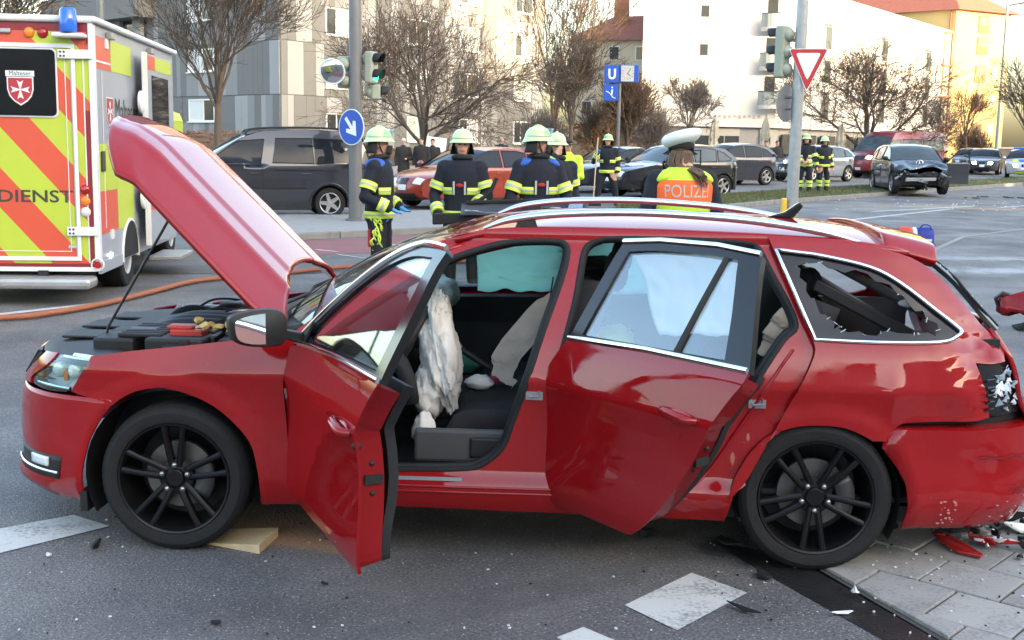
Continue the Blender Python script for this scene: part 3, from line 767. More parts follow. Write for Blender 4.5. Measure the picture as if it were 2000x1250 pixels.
def arcp(cx, cz, R, a0, a1, n=18, rx=1.):
    return [(cx+R*rx*cos(radians(a0+(a1-a0)*i/n)), cz+R*sin(radians(a0+(a1-a0)*i/n))) for i in range(n+1)]
FARCH = [(.372, .214), (.372, .30), (.362, .384), (.327, .498), (.22, .612), (.113, .676), (-.007, .712), (-.081, .710), (-.165, .687), (-.253, .630), (-.31, .562), (-.359, .476), (-.392, .366), (-.405, .274), (-.398, .20)]
RARCH = [(2.317, .199), (2.325, .30), (2.343, .39), (2.396, .491), (2.461, .565), (2.543, .607), (2.633, .627), (2.753, .626), (2.839, .601), (2.929, .548), (3.005, .461), (3.045, .389), (3.059, .296), (3.05, .186)]
fa = cr(FARCH, 3); ra = cr(RARCH, 3)
def between(pts, z0, z1=None, first=True): return pts
# near and far front fenders
fend = [(.515, .304, 'c'), (.497, .413), (.484, .569), (.474, .722), (.485, .808), (.50, .875, 'c')] + [(.53, .93, 'c'), (.47, .965, 'c'), (.36, .945), (.27, .918), (.03, .885), (-.165, .862), (-.345, .832, 'c')]
fend = cr(fend, 4)
fend += cr([(-.353, .815), (-.36, .798), (-.40, .74), (-.445, .675)], 3)[1:]
fend += [(-.40, .664), (-.34, .652), (-.285, .645)]
fl = [p for p in fa if p[1] > .28]
i0 = min(range(len(fa)), key=lambda i: abs(fa[i][0]+.268)+abs(fa[i][1]-.615))
fend += [p for p in reversed(fa[:i0+1]) if p[1] > .30]
fend += [(.40, .303), (.46, .303)]
panel('front_fender', fend, side, [RED, MAT['paint_red_matt']], car, step=.05, thick=.012)
panel('front_fender', fend, sidef, [RED, MAT['paint_red_matt']], car, step=.08, thick=.012, flip=True)
# sill below fender and doors, and the side frame with the two door openings
fopen = cr([(.66, .385, 'c'), (.76, .379), (.917, .379), (1.205, .388), (1.303, .411), (1.386, .483), (1.428, .597), (1.482, .762), (1.552, .988), (1.617, 1.178), (1.640, 1.279), (1.63, 1.32), (1.58, 1.338), (1.403, 1.330), (1.25, 1.292), (1.125, 1.245), (.98, 1.165), (.80, 1.05), (.66, .95), (.60, .88), (.585, .75), (.59, .52), (.61, .42)], 4, True)
ropen = cr([(1.70, .387, 'c'), (1.85, .378), (2.02, .383), (2.10, .405), (2.20, .475), (2.31, .60), (2.42, .79), (2.53, .955), (2.585, 1.01), (2.565, 1.09), (2.50, 1.21), (2.445, 1.315), (2.40, 1.345), (2.2, 1.355), (1.85, 1.355), (1.77, 1.345), (1.715, 1.31), (1.695, 1.24), (1.675, 1.11), (1.645, .985), (1.60, .80), (1.585, .60), (1.60, .47), (1.63, .41)], 4, True)
frame = [(.372, .214, 'c'), (.9, .222), (1.54, .213), (2.317, .199, 'c'), (2.345, .33, 'c'), (2.43, .40), (2.51, .55), (2.62, .77), (2.67, .87), (2.690, .94), (2.672, .972, 'c'), (2.62, 1.08), (2.535, 1.29), (2.50, 1.376, 'c'), (2.1, 1.388), (1.62, 1.39), (1.35, 1.388), (1.20, 1.362), (1.07, 1.315), (.90, 1.215), (.70, 1.085), (.565, .995), (.50, .945, 'c'), (.52, .90, 'c'), (.515, .33, 'c'), (.50, .305, 'c'), (.372, .303, 'c')]
frame = cr(frame, 4)
def sframe(x, z):
    inn = .028*(1-sst(1.33, 1.385, z))*sst(.30, .40, z)
    inn *= 1 if x > .55 else 0.4
    if x > 2.4: inn = max(inn, .02*(1-sst(1.345, 1.375, z)))
    return side(x, z, inn)
def sframef(x, z):
    p = sframe(x, z); return Vector((p.x, -p.y, p.z))
panel('side_frame', frame, sframe, [RED, MAT['paint_red_matt']], car, holes=[fopen, ropen], step=.06, thick=.05)
panel('side_frame', frame, sframef, [RED, MAT['paint_red_matt']], car, holes=[fopen, ropen], step=.08, thick=.05, flip=True)
for nm, cv in (('door_seal', fopen), ('door_seal', ropen)):
    b = MB(); b.tube([sframe(x, z)+Vector((0, .012, 0)) for x, z in cv], .016, 8, closed=True); b.build(nm, MAT['rubber'], car, angle=60)
    b = MB(); b.tube([sframe(x+(.02 if 0 else 0), z)+Vector((0, .045, 0)) for x, z in cv], .024, 8, closed=True); b.build('inner_trim', MAT['black_plastic'], car, angle=60)
# alu step plate and strikers
b = MB(); b.grid(lambda u, v: side(.86+.36*u, .346+.016*v, .008), 6, 1); b.build('step_plate', MAT['alu'], car, solid=.002)
for (x, z) in ((1.515, .715), (2.43, .705)):
    b = MB(); p = sframe(x, z); b.tube([p+V(-.02, -.002, 0), p+V(-.02, -.03, 0), p+V(.02, -.035, .004), p+V(.02, -.002, .02)], .005, 6)
    b.cbox(p+V(0, -.002, 0), (.07, .006, .035)); b.build('striker', MAT['steel'], car, angle=40)
# ribs pressed into the sill
for z, x0, x1 in ((.322, .75, 2.12), (.300, .75, 2.16)):
    b = MB(); b.tube([sframe(x0+(x1-x0)*i/14, z, )+V(0, -.001, 0) for i in range(15)], .006, 6); b.build('sill_rib', RED, car, angle=60)
b = MB(); b.tube([side(2.08+.0*i, .3) for i in range(1)]+[sframe(x, z)+V(0, -.004, 0) for x, z in cr([(2.0, .318), (2.12, .325), (2.23, .40), (2.36, .60), (2.49, .815), (2.57, .93)], 5)], .007, 6); b.build('pressed_rib', RED, car, angle=60)

# quarter panel with window
qwin = cr([(2.508, 1.325, 'c'), (2.60, 1.315), (2.70, 1.303), (2.898, 1.261), (3.02, 1.20), (3.161, 1.095), (3.250, 1.028), (3.262, 1.010), (3.24, .995), (3.163, .974), (2.9, .970), (2.655, .975, 'c')], 4, True)
quart = cr([(2.325, .30, 'c'), (2.40, .40), (2.475, .55), (2.585, .77), (2.632, .865), (2.655, .93), (2.648, .972, 'c'), (2.60, 1.08), (2.515, 1.29), (2.478, 1.379, 'c'), (2.70, 1.372), (2.862, 1.352), (2.99, 1.328), (3.08, 1.30, 'c'), (3.15, 1.262), (3.24, 1.185), (3.38, 1.03), (3.47, .945), (3.47, .885, 'c'), (3.40, .880), (3.325, .885, 'c'), (3.345, .82), (3.375, .735), (3.385, .665, 'c'), (3.30, .656), (3.094, .652), (3.011, .640), (2.968, .598, 'c')], 4)
j0 = min(range(len(ra)), key=lambda i: abs(ra[i][0]-2.94)+abs(ra[i][1]-.54))
quart += [(2.95, .57)] + [p for p in reversed(ra[:j0]) if p[1] > .31]
def dent(x, z):
    # buckled sheet ahead of the tail lamp and a crease above the arch
    d = .010*sin(x*24+z*11)*sst(3.05, 3.3, x)*(1-sst(.95, 1.1, z))
    d += .045*exp(-((x-3.37)/.10)**2-((z-.97)/.08)**2)+.016*abs(noise.noise(V(x*14, z*14, 2.)))*sst(3.12, 3.35, x)*(1-sst(1.02, 1.12, z))
    d -= .008*exp(-((x-2.98)/.05)**2-((z-.74)/.09)**2)
    return d
def sq(x, z): return side(x, z, dent(x, z))
panel('quarter_panel', quart, sq, [RED, MAT['paint_red_matt']], car, holes=[qwin], step=.04, thick=.012)
panel('quarter_panel', quart, sidef, [RED, MAT['paint_red_matt']], car, holes=[qwin], step=.08, thick=.012, flip=True)
b = MB(); b.tube([side(x, z, -.004) for x, z in qwin], .009, 8, closed=True, flat=1.0); b.build('chrome_trim', CHR, car, angle=60)
# what is left of the broken quarter glass: a dark band with a jagged inner edge
jag = []
rj = random.Random(4)
for x, z in cr([(2.60, 1.270), (2.72, 1.262), (2.88, 1.225), (3.0, 1.165), (3.10, 1.08), (3.165, 1.02), (3.13, 1.005), (3.02, 1.012), (2.9, 1.003), (2.78, 1.010), (2.745, 1.02), (2.69, 1.08), (2.64, 1.17)], 4, True):
    jag.append((x+rj.uniform(-.012, .012), z+rj.uniform(-.014, .014)))
inq = [(2.885+(x-2.885)*.985, 1.12+(z-1.12)*.97) for x, z in qwin]
panel('broken_window_edge', inq, lambda x, z: side(x, z, .010), [GLO], car, holes=[jag], step=.06, thick=.004)
# crumbs of glass hanging in the seal
b = MB()
for k in range(22):
    x, z = rj.choice(jag); p = side(x, z, .008); s = rj.uniform(.002, .006)
    b.cbox(p, (s*.5, .003, s*rj.uniform(1, 5)), rot=Matrix.Rotation(rj.uniform(0, 3), 3, 'Y'))
b.build('glass_crumbs', MAT['lamp_clear'], car)
# roof
def zroof(x): return interp(x, [.95, 1.05, 1.15, 1.29, 1.45, 1.62, 2.05, 2.478, 2.75, 2.9, 3.05, 3.15], [1.275, 1.315, 1.347, 1.380, 1.391, 1.391, 1.389, 1.379, 1.366, 1.352, 1.330, 1.312])
def roofp(u, v):
    t = v*2-1
    x = (1.02+.14*t*t)*(1-u) + u*(3.08)
    zs = sum(zroof(x+d) for d in (-.06, -.03, 0, .03, .06))/5
    wy = Wd(x, zs)+.001
    return Vector((x, t*wy, zs-.004 + (.010+.045*sst(1.05, 1.75, x))*(1-abs(t)**2.4)))
b = MB(); b.grid(roofp, 34, 22); b.build('roof', RED, car, angle=50, solid=.02)
for s in (-1, 1):
    pts = cr([(1.275, 1.381), (1.40, 1.423), (1.616, 1.451), (1.943, 1.462), (2.269, 1.449), (2.486, 1.430), (2.704, 1.397), (2.90, 1.349)], 5)
    rr = [interp(i/(len(pts)-1), [0, .06, .15, .85, .94, 1], [.008, .014, .021, .021, .014, .008]) for i in range(len(pts))]
    b = MB(); b.tube([V(x, s*(.585-.012*sst(2.2, 2.9, x)+.012*sst(1.3, 1.6, x)-.012), z) for x, z in pts], rr, 10, flat=.8); r_ = b.build('roof_rail', MAT['alu'], car, angle=60)
    for x in (1.46,):
        b = MB(); b.hexa([V(x-.05, s*.575-.016, 1.385), V(x+.05, s*.575-.016, 1.385), V(x+.05, s*.575+.016, 1.385), V(x-.05, s*.575+.016, 1.385), V(x-.035, s*.575-.013, interp(x, [1.4, 2, 2.7], [1.42, 1.452, 1.392])), V(x+.035, s*.575-.013, interp(x, [1.4, 2, 2.7], [1.425, 1.452, 1.39])), V(x+.035, s*.575+.013, interp(x, [1.4, 2, 2.7], [1.425, 1.452, 1.39])), V(x-.035, s*.575+.013, interp(x, [1.4, 2, 2.7], [1.42, 1.452, 1.392]))])
        b.build('rail_foot', BLK, r_)
b = MB(); b.prism([(2.58, 1.425), (2.70, 1.418), (2.745, 1.475), (2.735, 1.495), (2.72, 1.492), (2.66, 1.448)], lambda u, v, w: V(u, -.018+w, v), .036); b.build('antenna_fin', MAT['black_gloss'], car, bevel=.008, angle=40)
# rear spoiler, tailgate
def spo(u, v):
    t = v*2-1
    x = 2.98 + .28*u - .05*t*t*u
    wy = .605-.03*u
    return V(x, t*wy, 1.388 - .045*u - .01*u*u + .03*(1-t*t) - .055*sst(.88, 1, abs(t)))
b = MB(); b.grid(spo, 10, 20)
b.build('roof_spoiler', RED, car, angle=50, solid=.045, bevel=.008)
def tailg(u, v):
    t = v*2-1; z = 1.315-.69*u
    xe = XR + Lr(z)*.955
    wy = Wd(XR+Lr(z)*.80, z)+.0
    cr_ = .05*sin(u*9+3*t)*sst(.5, 1, u)*sst(-.2, -1, t) if False else 0
    return V(xe - .09*abs(t)**3 + .03*noise.noise(V(t*3, u*4, 1))*u, t*wy*.985, z)
def tg_body(u, v): return tailg(.44+.56*u, v)
b = MB(); b.grid(tg_body, 14, 20); b.build('tailgate', [RED], car, angle=50, solid=.02)
b = MB()
for s in (-1, 1):
    b.tube([tailg(u/10*.46, (.5+.475*s))+V(.005, 0, 0) for u in range(11)], .028, 6, flat=.5)
b.tube([tailg(.02, v/10) for v in range(11)], .02, 6)
b.build('rear_window_frame', [GLO], car, angle=50)
b = MB()
for k in range(16):
    u = rj.uniform(.02, .44); s = rj.choice((.04, .06, .95)); p = tailg(u, s); q = rj.uniform(.01, .03)
    b.cbox(p+V(.012, 0, 0), (.004, q, q), rot=Matrix.Rotation(rj.uniform(0, 3), 3, 'X'))
b.build('glass_crumbs', MAT['lamp_clear'], car)
b = MB(); b.tube([tailg(u/8*.44, .03+.02*sin(u))+V(.022, -.01, 0) for u in range(9)], .006, 5); b.build('torn_seal', MAT['rubber'], car, angle=60)
# tail lamp, smashed
def tl(x, z): return side(x, z, dent(x, z)*.5-.002)
b = MB()
lam = [(3.335, .878), (3.475, .885), (3.54, .83), (3.555, .67), (3.43, .662), (3.388, .672), (3.36, .76)]
panel('tail_lamp', cr([(*p, 'c') for p in lam], 2, True), lambda x, z: side(min(x, 3.62), z, .03), [GLO], car, step=.04, thick=.03)
lamp = [o for o in car.children if o.name.startswith('tail_lamp')][0]
for k in range(34):
    x = rj.uniform(3.40, 3.53); z = rj.uniform(.69, .86)
    if x < 3.43 and z < .72: continue
    p = side(x, z, .012); s = rj.uniform(.006, .022)
    b.prism([(-s, -s*.3), (s*.8, -s), (s*.4, s*1.1)], (lambda pp, R: (lambda u, v, w: pp + R @ V(u, w, v)))(p, Matrix.Rotation(rj.uniform(-1, 1), 3, 'X') @ Matrix.Rotation(rj.uniform(-1, 1), 3, 'Z')), .003)
b.build('lamp_shard', MAT['reflector'], lamp)
b = MB()
for k in range(5): b.tube([side(3.36, .70+.03*k, -.002), side(3.40, .69+.03*k+.01, .002)], .006, 5)
b.build('lamp_rim', MAT['black_gloss'], lamp)
# rear bumper (pushed loose, gap at the top) and front bumper as sweeps
def bump(front, z, t, off=0.):
    """t in 0..1 from the near arch edge round the end to the far arch edge"""
    if front:
        xs = interp(z, [.18, .20, .274, .366, .476, .562, .63, .70], [-.39, -.398, -.405, -.392, -.359, -.31, -.253, -.253])
        n = 2.6; L = Lf(z); a = XF
    else:
        xs = interp(z, [.186, .296, .389, .461, .548, .60, .66], [3.05, 3.059, 3.045, 3.005, 2.935, 2.965, 3.02])
        n = 3.2; L = Lr(z)+.015; a = XR
    th0 = math.asin(min(1, abs(xs-a)/L)**(n/2))
    th = th0 + (pi-2*th0)*t
    c, s = cos(th), sin(th)
    xx = a + (-1 if front else 1)*L*abs(s)**(2/n)
    w = w0(z)*abs(c)**(2/n)
    if t < .08 or t > .92:
        w = Wd(xx, z)
    yy = -w if c > 0 else w
    return V(xx, yy, z)
def fb(u, v):
    lift = .055*sst(.02, .30, min(u, 1-u))*(1-sst(0, .25, v))
    z = interp(v, [0, .06, .12, .2, 1], [.185, .222, .245, .275, .655])+lift
    return bump(True, z, u)
b = MB(); b.grid(fb, 60, 22); fbo = b.build('front_bumper', RED, car, angle=45, solid=.012)
# grille mask between the headlights, lower intake, fog lamp pocket
def fsurf(t, z, off=0.):
    p = bump(True, z, t); c = V(.3, 0, z); d = (p-c); d.z = 0; d.normalize(); return p + d*off
b = MB(); b.grid(lambda u, v: fsurf(.30+.40*u, .655+.145*v, -.02), 24, 4); b.build('grille_mask', RED, car, angle=45, solid=.01)
gr = MB(); gr.grid(lambda u, v: fsurf(.345+.31*u, .66+.125*v, .004), 24, 4); gro = gr.build('grille', GLO, car, angle=45, solid=.02)
for k in range(15):
    b = MB(); t = .36+.28*k/14; b.tube([fsurf(t, .672, .012), fsurf(t, .775, .012)], .006, 5); b.build('grille_slat', BLK, gro)
b = MB(); b.tube([fsurf(.34+.32*i/16, .79, .008) for i in range(17)], .008, 6); b.build('grille_trim', CHR, gro, angle=60)
for lo, hi in ((.06, .30), (.70, .94)):
    pk = MB(); pk.grid(lambda u, v: fsurf(lo+(hi-lo)*u, interp(v, [0, 1], [.285, .385]), .004), 14, 4); pko = pk.build('fog_lamp_pocket', BLK, fbo, angle=45, solid=.01)
    b = MB(); b.tube([fsurf(lo+(hi-lo)*i/10, .315+.0*i, .012) for i in range(11)], .006, 6); b.build('chrome_strip', CHR, fbo, angle=60)
    b = MB(); m0 = lo+(hi-lo)*.15 if lo < .5 else hi-(hi-lo)*.45
    b.grid(lambda u, v: fsurf(m0+(hi-lo)*.30*u, .335+.04*v, .014), 6, 3); b.build('fog_lamp', MAT['lamp_clear'], fbo, angle=45, solid=.01)
pk = MB(); pk.grid(lambda u, v: fsurf(.33+.34*u, .27+.12*v, .004), 16, 4); pk.build('lower_intake', BLK, fbo, angle=45, solid=.01)
b = MB(); b.grid(lambda u, v: fsurf(.44+.12*u, .45+.11*v, .012), 6, 2); b.build('number_plate', MAT['plate_white'], fbo, solid=.01)
# headlights
def head(sgn):
    ol = cr([(.012, .672, 'c'), (.010, .72), (.0, .795), (.003, .820, 'c'), (.06, .824), (.118, .820, 'c'), (.140, .765), (.178, .70), (.168, .676, 'c'), (.09, .666)], 3, True)
    def mp(t, z):
        xs = -.345 - .10*sst(.80, .67, z)
        L = Lf(z); n = 2.6
        th0 = math.asin(min(1, abs(xs-XF)/L)**(n/2)); th = th0+(pi-2*th0)*t
        xx = XF - L*abs(sin(th))**(2/n); w = w0(z)*abs(cos(th))**(2/n)
        return V(xx, -w if sgn < 0 else w, z)
    deep = lambda t, z: (lambda p: p + V(.05, .035*(1 if sgn < 0 else -1), 0))(mp(t, z))
    o = panel('headlight', ol, deep, [MAT['reflector']], car, step=.03, thick=.005, flip=sgn > 0)
    b = MB()
    for (t, z, r) in ((.055, .758, .034), (.115, .752, .034)):
        p = mp(t, z)+V(.03, .02*(1 if sgn < 0 else -1), 0); b.ell(p, (r, r, r), 14, 8)
    b.build('projector_lens', MAT['lamp_clear'], o, angle=60)
    b = MB(); b.tube([mp(.015+.145*i/10, .683)+V(.012, .008*(1 if sgn < 0 else -1), 0) for i in range(11)], .008, 6); b.tube([mp(.012+.10*i/10, .812)+V(.012, .008*(1 if sgn < 0 else -1), 0) for i in range(11)], .007, 6)
    b.build('running_light', CHR, o, angle=60)
    b = MB(); b.cbox(mp(.065, .735)+V(.02, .015*(1 if sgn < 0 else -1), 0), (.02, .02, .045)); b.build('indicator', MAT['orange_plastic'], o, bevel=.004)
    panel('nose_strip', cr([(.124, .822, 'c'), (.20, .812, 'c'), (.262, .70), (.255, .668, 'c'), (.176, .672, 'c'), (.186, .70), (.147, .765)], 3, True), mp, [RED], car, step=.03, thick=.01, flip=sgn > 0)
    panel('lens_cover', ol, mp, [MAT['glass_clear']], o, step=.03, thick=.003, flip=sgn > 0)
head(-1); head(1)
# front panel (lock carrier) on top behind the grille
b = MB(); b.grid(lambda u, v: (lambda p: V(p.x+.004+.30*v, p.y*(1-.06*v), .812+.016*v-.012*abs(2*u-1)**3))(bump(True, .80, .06+.88*u)), 24, 5); b.build('lock_carrier', BLK, car, angle=40, solid=.015)
def rb(u, v):
    z = .19+.445*v
    p = bump(False, z, u)
    d = V(p.x-2.6, p.y, 0).normalized()
    k = sst(.0, .12, u)*(1-sst(.25, .5, u))
    o = .012*k*sst(.5, 1, v) + .010*noise.noise(V(u*9, v*3, 2.))*sst(.05, .2, u)
    if v > .98: p = p - d*.05
    return p + d*o
b = MB(); b.grid(rb, 64, 24); rbo = b.build('rear_bumper', RED, car, angle=45, solid=.012)
b = MB(); b.grid(lambda u, v: (lambda p: V(p.x-.05-.0*v, p.y*.955, .60+.075*v))(bump(False, .62, .0+.4*u)), 20, 2); b.build('bumper_gap', BLK, car, solid=.01)
for k, (u0, u1, z) in enumerate(((.10, .24, .50), (.17, .25, .37), (.18, .26, .345))):
    b = MB(); b.tube([bump(False, z+.006*sin(i*1.7), u0+(u1-u0)*i/8)+V(.010, -.013, 0) for i in range(9)], .0022, 5); b.build('scratch', MAT['scratch_dark'], rbo)
# scuffs of bare plastic
b = MB()
for k in range(40):
    u = rj.choice((rj.uniform(.03, .06), rj.uniform(.13, .26))); z = rj.uniform(.22, .33)
    p = bump(False, z, u)+V(.008, -.0125, 0); s = rj.uniform(.002, .007); b.cbox(p, (s*1.5, .004, s))
tag(b.build('scuff', MAT['scuff_pale'], rbo), kind='stuff')

# wheel arch liners and dark under-body
for (cx, cz, R) in ((-.02, .33, .365), (2.70, .30, .335)):
    for s in (-1, 1):
        b = MB(); b.lathe([(R, 0), (R+.004, -s*.30), (0.02, -s*.30)], 28, (cx, s*.865, cz), 'y', a0=radians(-28), a1=radians(208)); b.build('arch_liner', BLK, car, angle=60)
b = MB(); b.box((-.42, -.70, .17), (3.3, .70, .24)); b.build('underbody', BLK, car)
b = MB(); b.cbox((-.40, -.80, .20), (.03, .12, .09)); b.build('mud_flap', MAT['rubber'], car)

# wheels
def wheel(x, s, phase, name='wheel'):
    R = .318
    t = MB()
    prof = [(.236, .015), (.243, .0), (.258, -.006), (.285, -.008), (.303, 0.004), (.314, .022), (.318, .05), (.318, .165), (.314, .19), (.30, .212), (.236, .20)]
    t.lathe(prof, 64, (0, 0, 0), 'y')
    # shoulder blocks
    for k in range(64):
        a = 2*pi*k/64; a2 = a+2*pi/64*.62
        q = [V(r*cos(aa), h, r*sin(aa)) for aa in (a, a2) for (r, h) in ((.3045, .0035), (.3155, .022), (.3195, .05), (.318, .055))]
        t.add([q[0], q[1], q[2], q[3], q[4], q[5], q[6], q[7]], [(0, 1, 5, 4), (1, 2, 6, 5), (2, 3, 7, 6), (0, 4, 7, 3), (0, 3, 2, 1), (4, 5, 6, 7)])
    w = t.build('wheel', MAT['tyre'], car, angle=35)
    w.location = (x, s*.885, R); w.rotation_euler = (0, 0, 0 if s < 0 else pi)
    rm = MB(); rm.lathe([(.243, .006), (.238, -.003), (.230, .000), (.224, .012), (.219, .035), (.214, .10), (.20, .18), (.05, .19)], 56, (0, 0, 0), 'y')
    ro = rm.build('rim', MAT['rim_black'], w, angle=35)
    for k in range(5):
        a = phase+2*pi*k/5
        b = MB()
        R3 = Matrix.Rotation(-a, 3, 'Y')
        for sg in (-1, 1):
            # spoke pairs run parallel, tapering out to the lip
            pts = []
            for (r, off, h, wd) in ((.045, .014, .028, .014), (.10, .0245, .018, .0128), (.17, .034, .009, .0118), (.224, .041, .005, .0145)):
                pts.append((r, off*sg, h, wd))
            vs = []
            for (r, off, h, wd) in pts:
                for dz, hh in ((-wd, h+.004), (-wd*.35, h-.004), (wd*.35, h-.004), (wd, h+.004), (wd, h+.035), (-wd, h+.035)):
                    vs.append(R3 @ V(r, hh, off+dz))
            fs = []
            for i in range(3):
                for j in range(6): fs.append((i*6+j, i*6+(j+1) % 6, (i+1)*6+(j+1) % 6, (i+1)*6+j))
            b.add(vs, fs)
        b.build('spoke', MAT['rim_black'], w, angle=30)
        c2 = MB(); aa = a+pi/5*0; p = R3 @ V(.057, 0, 0)
        c2.cyl(p+V(0, .012, 0), p+V(0, .05, 0), .0105, n=10); c2.ell(p+V(0, .012, 0), (.0095, .006, .0095), 10, 6); c2.build('wheel_bolt', MAT['steel'], w, angle=40)
    b = MB(); b.lathe([(.0, .012), (.034, .012), (.038, .016), (.040, .03), (.075, .036), (.078, .06)], 32, (0, 0, 0), 'y'); b.build('hub_cap', MAT['rim_black'], w, angle=30)
    b = MB(); b.lathe([(.05, .09), (.145, .09), (.145, .112), (.05, .112)], 40, (0, 0, 0), 'y'); b.build('brake_disc', MAT['disc_dark'], w, angle=30)
    b = MB(); b.grid(lambda u, v: V((.09+.075*v)*cos(-.6+1.2*u), .075, (.09+.075*v)*sin(-.6+1.2*u)), 8, 2); b.build('brake_caliper', MAT['dark_metal'], w, angle=30, solid=.05)
    return w
wheel(0, -1, radians(90)); wheel(2.686, -1, radians(54)); wheel(0, 1, 0.3); wheel(2.686, 1, 0.8)

# bonnet, hinged up
HX, HZ, HA = .43, .955, radians(52.5)
def bonnet(u, v):
    """closed shape: u from the windscreen edge to the nose, v across"""
    t = v*2-1
    xr = .49-.27*(1-abs(t)**2.2)
    xn = -.815+.30*abs(t)**3.2
    x = xr+(xn-xr)*u
    wy = interp(x, [-.80, -.55, -.3, 0, .3, .5], [.60, .665, .705, .735, .755, .755])
    zs = interp(x, [-.80, -.6, -.34, .03, .27, .36, .50], [.772, .800, .836, .886, .918, .935, .958])
    a = abs(t)
    crown = .080*(1-min(1., max(0., (a-.60)/.40)))+.006*sst(.70, .60, a)+.008*(1-sst(.34, .38, a))+.012*(1-a*a)
    crown *= (1-.45*sst(.75, 1, u))
    z = zs+crown - .035*sst(.90, 1, u)*(1)
    return x, t*wy, z
def bon(u, v):
    x, y, z = bonnet(u, v)
    dx, dz = x-HX, z-HZ
    return V(HX+dx*cos(HA)+dz*sin(HA), y, HZ-dx*sin(HA)+dz*cos(HA))
b = MB(); b.grid(bon, 40, 60); bo = b.build('bonnet', [RED, MAT['paint_red_matt']], car, angle=40, solid=.022)
bo.modifiers['solid'].material_offset_rim = 0
b = MB(); b.tube([V(-.44, -.47, .83), V(-.42, -.47, .9), bon(.62, .16)+V(0, .02, -.02)], .0065, 6); pr = b.build('prop_rod', BLK, car, angle=60)
b = MB(); q0, q1 = V(-.42, -.47, .9), bon(.62, .16)+V(0, .02, -.02); b.cyl(q0.lerp(q1, .80), q0.lerp(q1, .93), .0105, n=8); b.build('rod_grip', MAT['orange_plastic'], pr, angle=60)
# engine bay
b = MB(); b.grid(lambda u, v: V(-.62+1.06*u, -.72+1.44*v, .70), 2, 2); b.build('engine_bay_floor', BLK, car)
for s in (-1, 1):
    b = MB(); b.grid(lambda u, v: V(-.50+.94*u, s*(.66+.045*u+.03*v), .66+.145*v+.055*u*v), 12, 3); b.build('inner_wing', BLK, car, angle=40, solid=.01)
b = MB()
b.grid(lambda u, v: V(-.35+.5*u, -.28+.50*v, .86+.035*sin(pi*u)**.5*sin(pi*v)**.5+.01*sin(v*34)*sst(.1, .3, u)*sst(.9, .7, u)), 18, 40); b.build('engine_cover', BLK, car, angle=30, solid=.06)
b = MB(); b.box((-.20, -.64, .72), (.06, -.40, .875)); b.build('battery', BLK, car, bevel=.012)
b = MB(); b.box((-.12, -.54, .86), (.03, -.42, .90)); b.box((-.14, -.52, .895), (-.02, -.44, .915)); b.build('fuse_box_lid', MAT['fuse_red'], car, bevel=.008)
b = MB(); b.box((-.50, -.30, .74), (-.36, .35, .85)); b.build('air_intake', BLK, car, bevel=.02)
b = MB(); b.lathe([(0, 0), (.04, 0), (.045, -.012), (.045, -.03)], 18, (-.42, -.50, .845), 'z'); b.build('washer_cap', pm('blue_cap', (.03, .14, .55), rough=.4), car, angle=40)
for (x, y, r, h) in ((.22, -.55, .09, .86), (.22, .55, .09, .86), (-.1, .5, .11, .87), (-.30, .52, .07, .86)):
    b = MB(); b.lathe([(0, h), (r*.5, h), (r*.8, h-.02), (r, h-.06), (r, .7)], 20, (x, y, 0), 'z'); b.build('strut_tower', BLK, car, angle=40)
for k in range(9):
    x0, y0 = rj.uniform(-.45, .2), rj.uniform(-.6, .5)
    b = MB(); b.tube(cr([(x0, y0, .80), (x0+.06, y0+.1, .88), (x0+.15, y0+.16, .885), (x0+.25, y0+.3, .82)], 4), .012+.006*(k % 3), 7); b.build('hose', MAT['rubber'], car, angle=60)
b = MB(); b.grid(lambda u, v: V(.20+.30*u-.12*(1-abs(2*v-1)**2)*(1-u), -.72+1.44*v, .90+.06*u), 6, 20); b.build('cowl_panel', BLK, car, angle=40, solid=.03)
b = MB(); b.tube([V(.34+.10*abs(2*i/12-1)**2, -.74+1.48*i/12, .945) for i in range(13)], .016, 6); b.build('cowl_seal', MAT['rubber'], car, angle=60)
for y0 in (-.55, .1):
    b = MB(); b.tube([V(.36, y0, .97), V(.33, y0+.3, .99), V(.40, y0+.55, 1.01)], .010, 6); b.build('wiper_arm', BLK, car, angle=60)
for k in range(18):
    x0, y0 = rj.uniform(-.40, .22), rj.uniform(-.60, .55); sx_, sy_, h_ = rj.uniform(.03, .10), rj.uniform(.03, .12), rj.uniform(.835, .895)
    b = MB(); b.box((x0-sx_, y0-sy_, .70), (x0+sx_, y0+sy_, h_)); b.build('engine_part', (BLK, MAT['dark_metal'], MAT['rubber'])[k % 3], car, bevel=.012)
for k in range(7):
    b = MB(); y0 = -.58+.05*k; b.box((-.34, y0, .868), (-.14, y0+.022, .885)); b.build('cover_rib', BLK, car, bevel=.005)
for k in range(6):
    x0, y0 = rj.uniform(-.38, .15), rj.uniform(-.6, .45)
    b = MB(); b.tube(cr([(x0, y0, .86), (x0+.08, y0+.03, .905), (x0+.18, y0+.10, .90), (x0+.26, y0+.20, .86)], 4), .006, 6); b.build('cable', MAT['rubber'] if k % 2 else MAT['steel'], car, angle=60)
for y0 in (-.30, .0, .30):
    b = MB(); b.box((-.70+.10*abs(y0), y0-.10, .826), (-.50, y0+.10, .838)); b.build('carrier_cover', BLK, car, bevel=.006)
